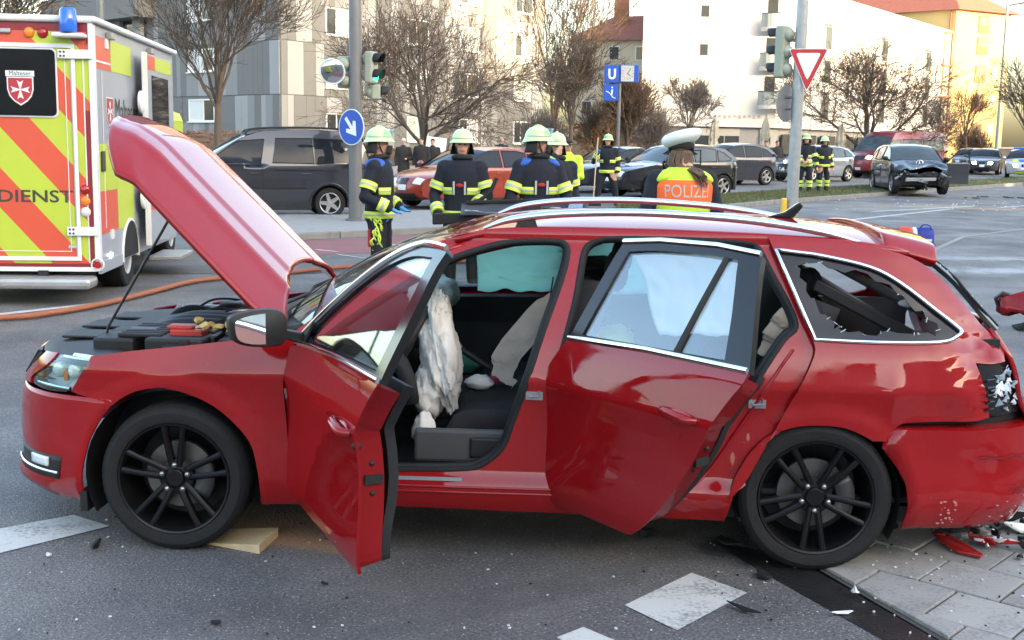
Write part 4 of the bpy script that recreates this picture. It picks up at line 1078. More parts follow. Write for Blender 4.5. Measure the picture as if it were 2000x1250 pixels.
# torn yellow insulation foam lying in the bay
FOAM = pm('foam', (.50, .36, .13), rough=.9, var=.35, vs=40, bump=.4, bs=90)
for k in range(30):
    if k < 18: c = V(.10+rj.uniform(-.09, .10), -.60+rj.uniform(-.05, .05), .925+rj.uniform(-.01, .025))
    else: c = V(.26+rj.uniform(-.09, .09), -.67+rj.uniform(-.03, .03), .92+rj.uniform(-.01, .02))
    s = rj.uniform(.012, .032); b = MB()
    b.prism([(-s, -s*.4), (s*.2, -s*.7), (s, 0), (s*.3, s*.5), (-s*.5, s*.6)], (lambda cc, R: (lambda u, v, w: cc+R @ V(u, v, w)))(c, Matrix.Rotation(rj.uniform(0, 6), 3, 'Z') @ Matrix.Rotation(rj.uniform(-.7, .7), 3, 'X')), .012)
    b.build('foam_scrap', FOAM, car)

# windscreen, rear glass openings, A-pillars come with side_frame
def wind(u, v):
    t = v*2-1
    xb = .34+.22*t*t; zb = .965-.0*t*t; xt = 1.07+.10*t*t; zt = 1.352-.022*abs(t)**2.2
    yb = .775*t; yt = .635*t
    bow = .035*sin(pi*u)
    return V(xb+(xt-xb)*u-bow*.6, yb+(yt-yb)*u, zb+(zt-zb)*u+bow)
b = MB(); b.grid(wind, 12, 16); b.build('windscreen', MAT['glass_wind'], car, angle=60)
for s in (0, 1):
    b = MB(); b.grid(lambda u, v: wind(u, s)+V(.03*v, (-.02 if s == 0 else .02)*v, -.012*v), 12, 2); b.build('pillar_trim', RED, car, angle=40, solid=.012)
# ------------------------------------------------------------------ near doors (open) and far doors (closed)
def make_door(nm, hinge, ang, lower, framep, glassp, far=False, sill=None, topt=None, handle=None, mirror=False, bar=None, rear_pts=None):
    hx, hy = hinge
    sg = 1 if far else -1
    def mp(x, z, off=0.): return V(x-hx, sg*(Wd(x, z, False)-off)-sg*abs(hy), z)
    loc = (hx, sg*abs(hy), 0); rot = (0, 0, (1 if far else -1)*radians(ang))
    d = panel(nm, lower, mp, [RED, MAT['paint_red_matt']], car, step=.05, thick=.012, flip=far, loc=loc, rot=rot)
    cx = sum(p[0] for p in lower)/len(lower); cz = sum(p[1] for p in lower)/len(lower)
    ins = [(cx+(x-cx)*.965, cz+(z-cz)*.955) for x, z in lower]
    panel('door_shell', ins, lambda x, z: mp(x, z, .012), [MAT['paint_red_matt']], d, step=.12, thick=.085, flip=far)
    ins2 = [(cx+(x-cx)*.93, cz+(z-cz)*.93) for x, z in lower]
    panel('door_trim', ins2, lambda x, z: mp(x, z, .10+.02*sst(.35, .6, z)), [DRK], d, step=.10, thick=.035, flip=far)
    panel('window_frame', framep, lambda x, z: mp(x, z, .006), [GLO], d, holes=[glassp], step=.07, thick=.030, flip=far)
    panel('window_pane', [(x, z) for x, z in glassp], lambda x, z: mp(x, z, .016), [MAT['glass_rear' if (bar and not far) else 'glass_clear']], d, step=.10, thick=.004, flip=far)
    if sill:
        b = MB(); b.tube([mp(x, z, -.003) for x, z in sill], .0085, 6, flat=1.5); b.build('sill_trim', CHR, d, angle=60)
    if topt:
        b = MB(); b.tube([mp(x, z, -.001) for x, z in topt], .0085, 6, flat=1.5); b.build('frame_trim', CHR if not far else GLO, d, angle=60)
    if bar:
        b = MB(); b.tube([mp(x, z, .012) for x, z in bar], .014, 6); b.build('window_bar', BLK, d, angle=60)
    if handle:
        x, z = handle
        b = MB()
        pts = [mp(x-.075, z+.006, .004), mp(x-.062, z+.010, -.022), mp(x, z+.006, -.030), mp(x+.06, z-.002, -.026), mp(x+.085, z-.006, .004)]
        b.tube(cr([tuple(p) for p in pts], 4), [.013+.005*sin(pi*i/16) for i in range(17)], 8, flat=1.0); b.build('door_handle', RED, d, angle=60)
        b = MB(); b.ell(mp(x, z-.004, .0), (.075, .010, .026), 20, 8); b.build('handle_recess', MAT['lamp_red'], d, angle=60)
    if rear_pts:
        # latch and bolts on the shut face
        for (x, z, k) in rear_pts:
            p = mp(x, z, .055)
            b = MB()
            if k == 'latch': b.box((-.008, -.030, -.016), (.012, .035, .016), at=p)
            elif k == 'cap': b.ell(p+V(0, -.045 if not far else .045, 0), (.010, .018, .016), 10, 6)
            else: b.ell(p, (.010, .010, .011), 10, 6)
            b.build('door_latch' if k == 'latch' else 'plug', BLK, d, angle=40)
    if mirror:
        mx, mz = .64, .985
        b = MB(); p0 = mp(mx-.02, mz-.035, .0)
        oy = sg*1.0
        c = V(mx-hx+.035, sg*1.045-sg*abs(hy), mz+.02)
        b.hexa([p0+V(-.03, 0, -.02), p0+V(.05, 0, -.02), c+V(.02, -oy*.08, -.035), c+V(-.02, -oy*.08, -.035), p0+V(-.03, 0, .025), p0+V(.05, 0, .025), c+V(.02, -oy*.08, .0), c+V(-.02, -oy*.08, .0)])
        b.build('mirror_arm', BLK, d, bevel=.006)
        b = MB()
        shp = cr([(-.115, .03), (-.10, .058), (-.03, .075), (.06, .078), (.105, .055), (.112, .0), (.10, -.055), (.05, -.068), (-.04, -.062), (-.10, -.035)], 4, True)
        n = len(shp); rings = []
        for (dx, s) in ((.045, .93), (.04, 1.0), (.0, 1.02), (-.04, .93), (-.075, .72), (-.09, .4)):
            rings.append([c+V(dx, -oy*u*s*-1, v*s) for u, v in [(-q[0], q[1]) for q in shp]])
        vs = [v for r in rings for v in r]; fs = []
        for i in range(len(rings)-1):
            for k in range(n): fs.append((i*n+k, i*n+(k+1) % n, (i+1)*n+(k+1) % n, (i+1)*n+k))
        fs.append(tuple(range(n))[::-1]); fs.append(tuple((len(rings)-1)*n+k for k in range(n)))
        b.add(vs, fs); b.build('mirror_housing', BLK, d, angle=45)
        b = MB(); vs = [c+V(.050-.19*q[0]*.84*1.0, oy*(-q[0])*.84, q[1]*.82) for q in shp]
        b.add(vs+[v+V(-.003, 0, 0) for v in vs], [tuple(range(n)), tuple(range(2*n-1, n-1, -1))]+[(i, (i+1) % n, (i+1) % n+n, i+n) for i in range(n)])
        b.build('mirror_glass', pm('mirror', (.86, .88, .9), rough=.02, metal=1., var=0) if 'mirror' not in MAT else MAT['mirror'], d)
        b = MB(); b.add([mp(.575, .915, .002), mp(.70, .945, .002), mp(.72, 1.02, .002)], [(0, 1, 2)]); b.build('mirror_corner', BLK, d, solid=.01)
    return d
LF = cr([(.505, .895, 'c'), (.490, .808), (.480, .722), (.489, .569), (.503, .413), (.518, .325), (.55, .287, 'c'), (1.0, .275), (1.49, .268, 'c'), (1.528, .285), (1.531, .5), (1.533, .74), (1.570, .845), (1.612, .915), (1.640, .958, 'c'), (1.1, .950), (.75, .932), (.60, .918)], 4, True)
FF = cr([(.560, .914, 'c'), (.72, 1.035), (.90, 1.155), (1.08, 1.262), (1.25, 1.342), (1.40, 1.388), (1.52, 1.398), (1.625, 1.397), (1.652, 1.385, 'c'), (1.668, 1.2), (1.640, .958, 'c'), (1.1, .950), (.75, .932)], 4, True)
FG = cr([(.685, .975, 'c'), (.80, 1.055), (.93, 1.140), (1.10, 1.240), (1.25, 1.310), (1.40, 1.350), (1.575, 1.362, 'c'), (1.590, 1.2), (1.565, .985, 'c'), (1.1, .972), (.80, .963)], 4, True)
fd_kw = dict(sill=[(.62, .930), (.75, .940), (1.1, .958), (1.635, .966)], topt=cr([(.60, .945), (.72, 1.037), (.90, 1.157), (1.08, 1.264), (1.25, 1.344), (1.40, 1.390), (1.52, 1.399), (1.64, 1.398)], 4), handle=(1.40, .765), mirror=True, rear_pts=[(1.512, .72, 'cap'), (1.51, .655, 'bolt'), (1.51, .60, 'latch'), (1.51, .55, 'bolt')])
make_door('front_door', (.50, -.87), 63.5, LF, FF, FG, **fd_kw)
LR_ = cr([(1.650, .960, 'c'), (1.622, .918), (1.580, .85), (1.543, .75), (1.539, .5), (1.543, .295), (1.565, .268, 'c'), (1.9, .262), (2.07, .258, 'c'), (2.11, .272), (2.205, .352), (2.325, .50), (2.45, .69), (2.55, .862), (2.598, .935), (2.610, .975, 'c'), (2.1, .975)], 4, True)
RF = cr([(1.650, .960, 'c'), (1.70, 1.15), (1.745, 1.352, 'c'), (1.80, 1.368), (2.1, 1.378), (2.30, 1.376), (2.470, 1.362, 'c'), (2.545, 1.16), (2.610, .975, 'c'), (2.1, .975)], 4, True)
RG = cr([(1.720, .985, 'c'), (1.765, 1.16), (1.800, 1.322, 'c'), (1.95, 1.338), (2.2, 1.345), (2.375, 1.338, 'c'), (2.44, 1.17), (2.485, 1.000, 'c'), (2.1, .993)], 4, True)
rd_kw = dict(sill=[(1.655, .966), (2.1, .983), (2.605, .983)], topt=[(1.75, 1.358), (1.95, 1.376), (2.25, 1.380), (2.468, 1.366)], handle=(2.345, .785), bar=[(2.315, 1.34), (2.285, 1.17), (2.245, .99)], rear_pts=[(2.425, .67, 'bolt'), (2.39, .615, 'latch'), (2.36, .575, 'bolt')])
make_door('rear_door', (1.60, -.87), 50.5, LR_, RF, RG, **rd_kw)
fd_kw.update(rear_pts=None); rd_kw.update(rear_pts=None)
make_door('front_door', (.50, -.87), 0, LF, FF, FG, far=True, **fd_kw)
make_door('rear_door', (1.60, -.87), 0, LR_, RF, RG, far=True, **rd_kw)

# ------------------------------------------------------------------ cabin
b = MB(); b.grid(lambda u, v: V(.45+2.9*u, -.78+1.56*v, .29+.02*sin(u*20)), 12, 6); b.build('cabin_floor', DRK, car, solid=.02)
b = MB(); b.box((.5, -.13, .30), (2.2, .13, .46)); b.build('tunnel', DRK, car, bevel=.04)
b = MB(); b.grid(lambda u, v: V(.62+.34*sst(0, 1, u)+.06*cos(v*9)*u, -.74+1.48*v, .98-.10*u-.24*u**4), 10, 20); b.build('dashboard', DRK, car, angle=40, solid=.06)
b = MB(); b.box((.62, -.74, .50), (.88, .74, .84)); b.build('dash_lower', DRK, car, bevel=.05)
b = MB(); b.box((.85, -.14, .42), (1.55, .14, .60)); b.build('centre_console', DRK, car, bevel=.03)
b = MB(); b.tube([V(1.02, -.02, .58), V(1.04, -.02, .70)], .012, 6); b.ell((1.045, -.02, .71), (.024, .024, .028), 10, 6); b.build('gear_lever', BLK, car, angle=60)
b = MB(); b.tube([V(1.40, -.06, .60), V(1.14, -.06, .76)], [.018, .016], 8); b.ell((1.14, -.06, .765), (.014, .014, .014), 8, 6); b.build('handbrake_lever', BLK, car, angle=60)
b = MB(); b.ell((1.135, -.06, .77), (.016, .014, .014), 10, 6); b.build('lever_button', MAT['chrome'], car, angle=60)
# steering wheel and its burst airbag
SWC = V(.955, -.37, .865); SR = Matrix.Rotation(radians(-64), 3, 'Y')
b = MB(); b.tube([SWC+SR @ V(.185*cos(2*pi*k/28), .185*sin(2*pi*k/28), 0) for k in range(28)], .016, 8, closed=True)
for a in (0.2, pi-.2, -pi/2): b.tube([SWC, SWC+SR @ V(.18*cos(a+pi/2), .18*sin(a+pi/2), 0)], .018, 6)
b.ell(SWC, (.06, .07, .05), 12, 8); b.build('steering_wheel', BLK, car, angle=60)
def cloth_bag(name, c, r, mat, rot=None, seed=1, amp=.16, n=40, m=26, fr=3.2, sq=1.0):
    vs = []; fs = []
    for i in range(m+1):
        t = pi*i/m
        for k in range(n):
            a = 2*pi*k/n
            d = V(sin(t)*cos(a), sin(t)*sin(a), cos(t))
            wv = V(d.x*fr*1.6, d.y*fr*1.6, d.z*fr*.55)+V(seed, seed*2, 0)
            g1 = 1-abs(noise.noise(V(d.x*3.2, d.y*3.2, d.z*2.0)*fr*.6+V(seed, 1, 4)))*1.6; g2 = 1-abs(noise.noise(V(d.x*3, d.y*3, d.z*3)*fr*1.25+V(4, seed, 1)))*1.6
            fold = 1-2*abs(noise.noise(wv*1.5+V(0, 3, seed))); f2_ = 1-2*abs(noise.noise(V(wv.x, wv.y*.6, wv.z*2.6)*2.1+V(7, seed, 0)))
            w = 1+amp*.75*noise.noise(d*fr*.7+V(seed, seed*2, 0))+amp*.05*fold+amp*.30*max(0, g1)**4+amp*.16*max(0, g2)**4-amp*.2
            v = V(r[0]*d.x*w, r[1]*d.y*w, r[2]*d.z*w)
            if rot is not None: v = rot @ v
            vs.append(v+Vector(c))
    for i in range(m):
        for k in range(n): fs.append((i*n+k, (i+1)*n+k, (i+1)*n+(k+1) % n, i*n+(k+1) % n))
    b = MB(); b.add(vs, fs); return b.build(name, mat, car, angle=70)
cloth_bag('steering_airbag', (1.075, -.40, .815), (.088, .15, .265), MAT['airbag'], Matrix.Rotation(radians(-8), 3, 'Y'), 3, amp=.34, fr=2.4, n=90, m=60)
cloth_bag('steering_airbag', (1.03, -.42, .63), (.075, .11, .13), MAT['airbag'], None, 8, amp=.34, fr=2.4, n=48, m=32)
cloth_bag('passenger_airbag', (.96, .34, .97), (.13, .20, .10), MAT['airbag'], None, 5, amp=.22)
# seats
def seat(y, x0=1.20):
    s_ = MAT['seat_cloth']
    def cush(u, v):
        t = v*2-1; a = abs(t)
        return V(x0-.02+.50*u, y+.25*t, .50+.045*sin(pi*min(1, u*1.1))**.6+.035*sst(.55, .95, a)-.09*sst(.93, 1, a)-.06*sst(.1, 0, u)+.02*(1-u))
    b = MB(); b.grid(cush, 14, 18); b.build('seat_cushion', s_, car, angle=50, solid=.13)
    def back(u, v):
        t = v*2-1; a = abs(t); wv = interp(u, [0, .3, .75, 1], [.24, .255, .235, .17])
        return V(x0+.44+.24*u-.045*sst(.5, .9, a)+.07*sst(.92, 1, a), y+wv*t, .50+.62*u)
    b = MB(); b.grid(back, 16, 18); b.build('seat_backrest', s_, car, angle=50, solid=-.11)
    b = MB(); b.ell((x0+.72, y, 1.19), (.055, .135, .095), 16, 10); b.cyl((x0+.69, y-.05, 1.06), (x0+.70, y-.05, 1.16), .007, n=6); b.cyl((x0+.69, y+.05, 1.06), (x0+.70, y+.05, 1.16), .007, n=6); b.build('headrest', s_, car, angle=60)
    b = MB(); b.box((x0+.0, y-.22, .31), (x0+.45, y+.22, .42)); b.build('seat_base', DRK, car, bevel=.03)
seat(-.37, 1.14); seat(.37, 1.20)
b = MB(); b.grid(lambda u, v: V(2.02+.50*u, -.66+1.32*v, .52+.05*sin(pi*u)**.7-.02*abs(sin(v*pi*3))), 10, 24); b.build('rear_bench', MAT['seat_cloth'], car, angle=50, solid=.14)
b = MB(); b.grid(lambda u, v: V(2.46+.22*u, -.66+1.32*v, .52+.60*u-.02*abs(sin(v*pi*3))), 10, 24); b.build('rear_backrest', MAT['seat_cloth'], car, angle=50, solid=-.12)
for y in (-.42, 0, .42):
    b = MB(); b.ell((2.71, y, 1.16), (.05, .12, .07), 14, 8); b.build('headrest', MAT['seat_cloth'], car, angle=60)
# seat side airbags (burst, tan) and the grey sill trim with door pocket
def strip_bag(name, pts, wd, mat, seed, dirv=(0, 1, 0), thick=.05):
    P = cr(pts, 6); N = len(P)
    def f(u, v):
        i = u*(N-1); k = int(min(i, N-2)); t = i-k
        p = Vector(P[k]).lerp(Vector(P[k+1]), t)
        w = interp(u, [0, .1, .5, .9, 1], [.3, .85, 1, .8, .25])*wd
        a = 2*pi*v
        d = Vector(dirv)
        n = V(cos(a), 0, sin(a)*.0)
        off = d*(w*cos(a)) + V(-.8, 0, .5)*(thick*sin(a))
        return p+off+V(1, .3, 1)*(.022*noise.noise(V(u*7, cos(a)*1.5, seed))+.012*noise.noise(V(u*17, cos(a)*4, seed)))
    b = MB(); b.grid(f, 40, 24); return b.build(name, mat, car, angle=70)
strip_bag('seat_side_airbag', [(1.60, -.24, 1.05), (1.52, -.23, .965), (1.44, -.23, .86), (1.365, -.22, .755), (1.35, -.22, .68), (1.37, -.22, .635)], .062, MAT['airbag_tan'], 2, (.85, .10, -.40), .035)
strip_bag('seat_side_airbag', [(2.60, -.60, 1.06), (2.56, -.58, .97), (2.53, -.56, .86)], .065, MAT['airbag_tan'], 5, (.9, .2, .2), .04)
b = MB(); b.box((1.00, -.74, .385), (1.46, -.70, .53)); b.build('seat_rail_cover', pm('grey_trim', (.06, .062, .068), rough=.6), car, bevel=.015)
b = MB(); b.box((1.24, -.755, .41), (1.42, -.735, .50)); b.build('lever_panel', BLK, car, bevel=.012)
cloth_bag('cloth_rag', (1.03, -.62, .50), (.05, .06, .075), MAT['airbag'], None, 12, amp=.3, n=24, m=16)
cloth_bag('cloth_rag', (1.24, -.15, .62), (.07, .05, .035), MAT['airbag'], None, 14, amp=.3, n=24, m=16)
cloth_bag('cloth_rag', (1.31, -.13, .635), (.03, .03, .025), pm('magenta', (.35, .04, .10), rough=.8), None, 15, amp=.3, n=20, m=14)
cloth_bag('green_bag', (1.12, .10, .66), (.10, .06, .05), pm('green_cloth', (.03, .16, .12), rough=.7, var=.4), None, 16, amp=.2, n=24, m=16)
# belt buckle
b = MB(); b.tube([V(1.58, -.60, 1.18), V(1.55, -.63, .95), V(1.52, -.66, .60)], .022, 4, flat=.15); b.build('seat_belt', MAT['rubber'], car, angle=60)
# curtain airbags hanging over the far windows
def curtain(x0, x1, seed):
    def f(u, v):
        x = x0+(x1-x0)*u; z = 1.315-.36*v
        y = Wd(x, z)-.10-.03*sin(v*pi)-.012*noise.noise(V(u*6, v*14, seed))-.010*noise.noise(V(u*2, v*30, seed))
        zz = z+.022*noise.noise(V(u*5, v*3, seed+2))*v+.02*(1-v)*0
        return V(x, y, zz)
    b = MB(); b.grid(f, 30, 34); return b.build('curtain_airbag', MAT['curtain_bag'], car, angle=70, solid=.012)
curtain(1.16, 1.66, 1); curtain(1.69, 2.44, 4)
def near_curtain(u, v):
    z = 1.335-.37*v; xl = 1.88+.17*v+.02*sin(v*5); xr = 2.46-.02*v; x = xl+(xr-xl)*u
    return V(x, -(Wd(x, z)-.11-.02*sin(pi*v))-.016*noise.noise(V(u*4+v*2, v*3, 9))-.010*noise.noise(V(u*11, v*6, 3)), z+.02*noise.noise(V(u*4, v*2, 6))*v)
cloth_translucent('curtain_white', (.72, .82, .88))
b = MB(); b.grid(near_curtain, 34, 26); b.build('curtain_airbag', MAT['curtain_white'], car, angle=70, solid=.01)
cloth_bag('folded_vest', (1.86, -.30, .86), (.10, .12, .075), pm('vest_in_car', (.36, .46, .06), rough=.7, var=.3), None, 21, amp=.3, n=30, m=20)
# grab the far door trims: silver strip
b = MB(); b.tube([V(x, .74, .895+.012*(x-.6)) for x in (.66, .9, 1.2, 1.5)], .014, 6); b.build('trim_strip', MAT['alu'], car, angle=60)
# roof lining, sun visor, load bay
b = MB(); b.grid(lambda u, v: V(1.34+1.66*u, (-.56+1.12*v), 1.350+.02*sin(pi*v)), 6, 6); b.build('roof_lining', pm('lining', (.10, .10, .105), rough=.9), car, solid=.01)
b = MB(); b.grid(lambda u, v: V(1.16+.14*u, .12+.36*v, 1.30-.07*(1-u)), 2, 2); b.build('sun_visor', DRK, car, solid=.02)
b = MB(); b.box((2.72, -.68, .60), (3.45, .68, .63)); b.build('load_floor', DRK, car)
b = MB(); b.hexa([V(2.68, -.62, 1.15), V(3.25, -.60, .86), V(3.25, .55, .86), V(2.68, .55, 1.20), V(2.70, -.62, 1.20), V(3.28, -.60, .91), V(3.28, .55, .91), V(2.70, .55, 1.25)]); b.build('parcel_shelf', BLK, car, bevel=.01)
b = MB(); b.hexa([V(2.70, -.45, 1.28), V(3.22, -.60, 1.02), V(3.20, -.45, 1.02), V(2.70, -.30, 1.28), V(2.70, -.45, 1.31), V(3.24, -.60, 1.06), V(3.22, -.45, 1.06), V(2.70, -.30, 1.31)]); b.build('fallen_trim', MAT['grey_trim'], car, bevel=.01)
for y in (-.70, .66):
    b = MB(); b.box((2.70, y, .60), (3.45, y+.04, .97)); b.build('load_side_trim', DRK, car)
b = MB(); b.ell((3.10, -.585, 1.10), (.05, .012, .018), 12, 6); b.build('load_lamp', MAT['lamp_clear'], car, angle=60)
# ------------------------------------------------------------------ bare winter trees
pm('bark', (.085, .068, .055), rough=.9, var=.35, vs=5, bump=.5, bs=40)
pm('bark_warm', (.095, .065, .045), rough=.9, var=.35, vs=5, bump=.5, bs=40)
pm('bark_grey', (.12, .105, .095), rough=.9, var=.3, vs=5)
pm('leaf_brown', (.20, .085, .035), rough=.8, var=.4, vs=6); pm('leaf_ochre', (.20, .115, .05), rough=.8, var=.4, vs=6)
def bare_tree(name, label, x, y, h, fork, spread, seed, levels=6, up=.35, mat='bark', r0=None, leaves=0, leafmat='leaf_brown', stems=1, twig=.010, kids=(3, 4), group=None, zt=None, droop=0., fan=.75):
    rt = random.Random(seed); z0 = gz(y)+.05
    root = thing(name, label, 'tree', (x, y, z0), 0, group)
    r0 = r0 or h*.018
    tb = MB(); cb = MB(); tips = []
    def seg(b, p, q, ra, rb, n):
        d = (q-p); L_ = d.length
        if L_ < 1e-6: return
        d /= L_; a = V(0, 0, 1) if abs(d.z) < .9 else V(1, 0, 0); u = d.cross(a).normalized(); w = d.cross(u)
        base = len(b.v)
        for k in range(n):
            c, s = cos(2*pi*k/n), sin(2*pi*k/n); o = u*c+w*s
            b.v.append(tuple(p+o*ra)); b.v.append(tuple(q+o*rb))
        for k in range(n):
            k2 = (k+1) % n; b.f.append((base+2*k, base+2*k2, base+2*k2+1, base+2*k+1)); b.m.append(0)
    def grow(p, d, L_, r, lv):
        n = 6 if lv == levels else (5 if lv >= levels-1 else (4 if lv >= levels-2 else 3))
        nseg = 3 if lv > 1 else 2
        kids_at = []
        for i in range(nseg):
            d2 = (d+V(rt.uniform(-1, 1), rt.uniform(-1, 1), rt.uniform(-1, 1))*.17+V(0, 0, up*.22-droop*.1*(lv < 3))).normalized()
            q = p+d2*(L_/nseg); r2 = max(twig*.5, r*(1-.22/nseg*1.6))
            seg(cb, p, q, r, r2, n)
            kids_at.append((q, d2, r2)); p, d, r = q, d2, r2
        if lv <= 0:
            tips.append(p); return
        nk = rt.randint(*kids) if lv > 1 else rt.randint(2, 3)
        for k in range(nk):
            if k == 0: q, dd, rr = kids_at[-1]
            else: q, dd, rr = rt.choice(kids_at)
            az = rt.uniform(0, 2*pi); tilt = rt.uniform(.35, fan) if k else rt.uniform(.05, .3)
            a = V(0, 0, 1) if abs(dd.z) < .9 else V(1, 0, 0); u = dd.cross(a).normalized(); w = dd.cross(u)
            nd = (dd*cos(tilt)+(u*cos(az)+w*sin(az))*sin(tilt)).normalized()
            grow(q, nd, L_*rt.uniform(.60, .82), max(twig, rr*(.78 if k == 0 else rt.uniform(.45, .62))), lv-1)
    L1 = (h-fork)*.36
    for s in range(stems):
        off = V(rt.uniform(-.25, .25), rt.uniform(-.25, .25), 0)*(stems > 1)
        p = off; d = V(rt.uniform(-.04, .04), rt.uniform(-.04, .04), 1).normalized(); r = r0
        N = 5
        for i in range(N):
            q = p+(d+V(rt.uniform(-.05, .05), rt.uniform(-.05, .05), 0))*(fork/N)
            seg(tb, p-(V(0, 0, .1) if i == 0 else V(0, 0, 0)), q, r*(1.25 if i == 0 else 1), r*.95, 10); p = q; r *= .95
        nl = rt.randint(4, 6)
        for k in range(nl):
            az = 2*pi*k/nl+rt.uniform(-.4, .4); t = rt.uniform(.25, .75)*spread
            nd = V(cos(az)*sin(t), sin(az)*sin(t), cos(t))
            grow(p-d*rt.uniform(0, fork*.12), nd, L1*rt.uniform(.8, 1.1), r*rt.uniform(.45, .62), levels)
        grow(p, V(rt.uniform(-.1, .1), rt.uniform(-.1, .1), 1).normalized(), L1, r*.75, levels)
    tb.build('trunk', MAT[mat], root, angle=60, fixn=False)
    cb.build('crown', MAT[mat], root, fixn=False)
    if leaves:
        lb = MB()
        for k in range(leaves):
            t = rt.choice(tips); c = t+V(rt.gauss(0, .12), rt.gauss(0, .12), rt.gauss(0, .12)); s = rt.uniform(.03, .065)
            a, e = V(rt.uniform(-1, 1), rt.uniform(-1, 1), rt.uniform(-1, 1)).normalized(), V(rt.uniform(-1, 1), rt.uniform(-1, 1), rt.uniform(-1, 1)).normalized()
            lb.add([c-a*s, c+e*s*.6, c+a*s, c-e*s*.6], [(0, 1, 2, 3)])
        tag(lb.build('leaves', MAT[leafmat], root, fixn=False), kind='stuff')
    return root
bare_tree('street_tree', 'bare slender tree with upswept branches before the grey windows', -10.2, 41, 8.2, 2.6, .85, 3, levels=5, up=.5, mat='bark', r0=.14, twig=.011, kids=(3, 4))
bare_tree('street_tree', 'wide bare tree with rusty leaf remnants beside the signal mast', -3.45, 45, 7.9, 1.30, 1.30, 8, levels=5, up=.10, mat='bark', r0=.22, twig=.0085, leaves=2200, kids=(4, 5), fan=1.05)
bare_tree('street_tree', 'tall dense bare tree beside the grey block in warm light', 2.0, 66, 10.8, 2.4, .42, 15, levels=5, up=.55, mat='bark_warm', r0=.24, twig=.015, stems=1, leaves=150, leafmat='leaf_ochre', kids=(2, 4))
bare_tree('street_tree', 'dark thin-trunked bare tree left of the underground sign', 2.75, 58, 6.4, 2.2, .75, 22, levels=5, up=.25, mat='bark', r0=.12, twig=.014, leaves=500, leafmat='leaf_ochre')
bare_tree('street_tree', 'upright bare tree right behind the underground sign', 6.0, 61, 4.9, 1.1, .42, 31, levels=5, up=.5, mat='bark_warm', r0=.14, twig=.015, stems=2, leaves=300, leafmat='leaf_ochre')
bare_tree('street_tree', 'small young bare tree before the white gable wall', 9.0, 62, 5.0, 2.2, .95, 44, levels=5, up=.25, mat='bark_grey', r0=.09, twig=.011, leaves=120, leafmat='leaf_ochre')
bare_tree('street_tree', 'broad dark bare tree with leaf clumps before the white building', 17.7, 60, 7.6, 1.1, 1.30, 57, levels=5, up=.10, mat='bark', r0=.24, twig=.011, leaves=1800, kids=(4, 5), fan=1.05)
bare_tree('street_tree', 'thin bare tree between the white building and the stair tower', 26.5, 74, 4.8, 1.5, .8, 63, levels=4, up=.4, mat='bark_grey', r0=.08, twig=.014)
bare_tree('street_tree', 'golden bare tree before the yellow house', 29.6, 78, 6.2, 2.4, .9, 71, levels=4, up=.35, mat='bark_warm', r0=.10, twig=.015, leaves=200, leafmat='leaf_ochre')
bare_tree('street_tree', 'dark bare tree by the garden wall behind the police car', 29.8, 68, 6.6, 1.6, 1.1, 83, levels=5, up=.2, mat='bark', r0=.20, twig=.016, kids=(2, 4), leaves=300)
bare_tree('street_tree', 'bare tree with red leaf remnants showing over the ambulance', -17.0, 38, 8.0, 2.5, 1.0, 91, levels=5, up=.25, mat='bark', r0=.2, twig=.013, leaves=1500)
bare_tree('garden_shrub', 'leafless grey shrub at the end of the grey block', 1.2, 63, 3.2, .25, 1.1, 101, levels=4, up=.4, mat='bark_grey', r0=.04, twig=.010, stems=3)
bare_tree('garden_shrub', 'leafless golden brown shrub below the underground sign', 4.6, 64, 3.6, .25, 1.0, 111, levels=4, up=.5, mat='bark_warm', r0=.05, twig=.012, stems=4, leaves=400, leafmat='leaf_ochre')
bare_tree('garden_shrub', 'leafless twiggy shrub left of the white shop front', 8.3, 72, 3.8, .25, 1.0, 121, levels=4, up=.5, mat='bark_grey', r0=.05, twig=.012, stems=4)
bare_tree('garden_shrub', 'reddish brown shrub at the foot of the yellow house', 31.5, 82, 2.8, .2, 1.1, 131, levels=4, up=.4, mat='bark_warm', r0=.05, twig=.014, stems=4)
# clipped hedges that close the view under the trees
def hedge(label, x0, y0, x1, y1, h, w, seed, mat):
    o = thing('hedge', label, 'hedge', ((x0+x1)/2, (y0+y1)/2, gz((y0+y1)/2)+.08), atan2(y1-y0, x1-x0))
    L_ = sqrt((x1-x0)**2+(y1-y0)**2); rt = random.Random(seed)
    b = MB(); b.grid(lambda u, v: V(-L_/2+L_*u, w/2*cos(pi*v)*(1+.15*noise.noise(V(u*L_, v*3, seed))), h*max(0, sin(pi*v))**.5*(1+.12*noise.noise(V(u*L_*1.5, v*4, seed+4)))), int(L_*3), 10)
    b.build('mass', MAT['bark'], o)
    b = MB()
    for k in range(int(L_*260)):
        u, v = rt.random(), rt.random()
        c = V(-L_/2+L_*u, w/2*cos(pi*v), h*max(0, sin(pi*v))**.5)*rt.uniform(.97, 1.12); s = rt.uniform(.04, .09)
        a, e = V(rt.uniform(-1, 1), rt.uniform(-1, 1), rt.uniform(-1, 1)).normalized(), V(rt.uniform(-1, 1), rt.uniform(-1, 1), rt.uniform(-1, 1)).normalized()
        b.add([c-a*s, c+e*s*.5, c+a*s, c-e*s*.5], [(0, 1, 2, 3)])
    tag(b.build('foliage', MAT[mat], o, fixn=False), kind='stuff')
hedge('red-brown hedge at the foot of the grey block', -22, 52, -10.5, 56.5, 1.5, 1.2, 1, 'leaf_brown')
hedge('dull brown hedge along the front of the grey block', -9.0, 60.5, 1.5, 74.5, .75, 1.0, 2, 'leaf_ochre')
hedge('golden brown hedge below the bare trees', 2.0, 70, 9.0, 80, 2.1, 1.6, 3, 'leaf_ochre')
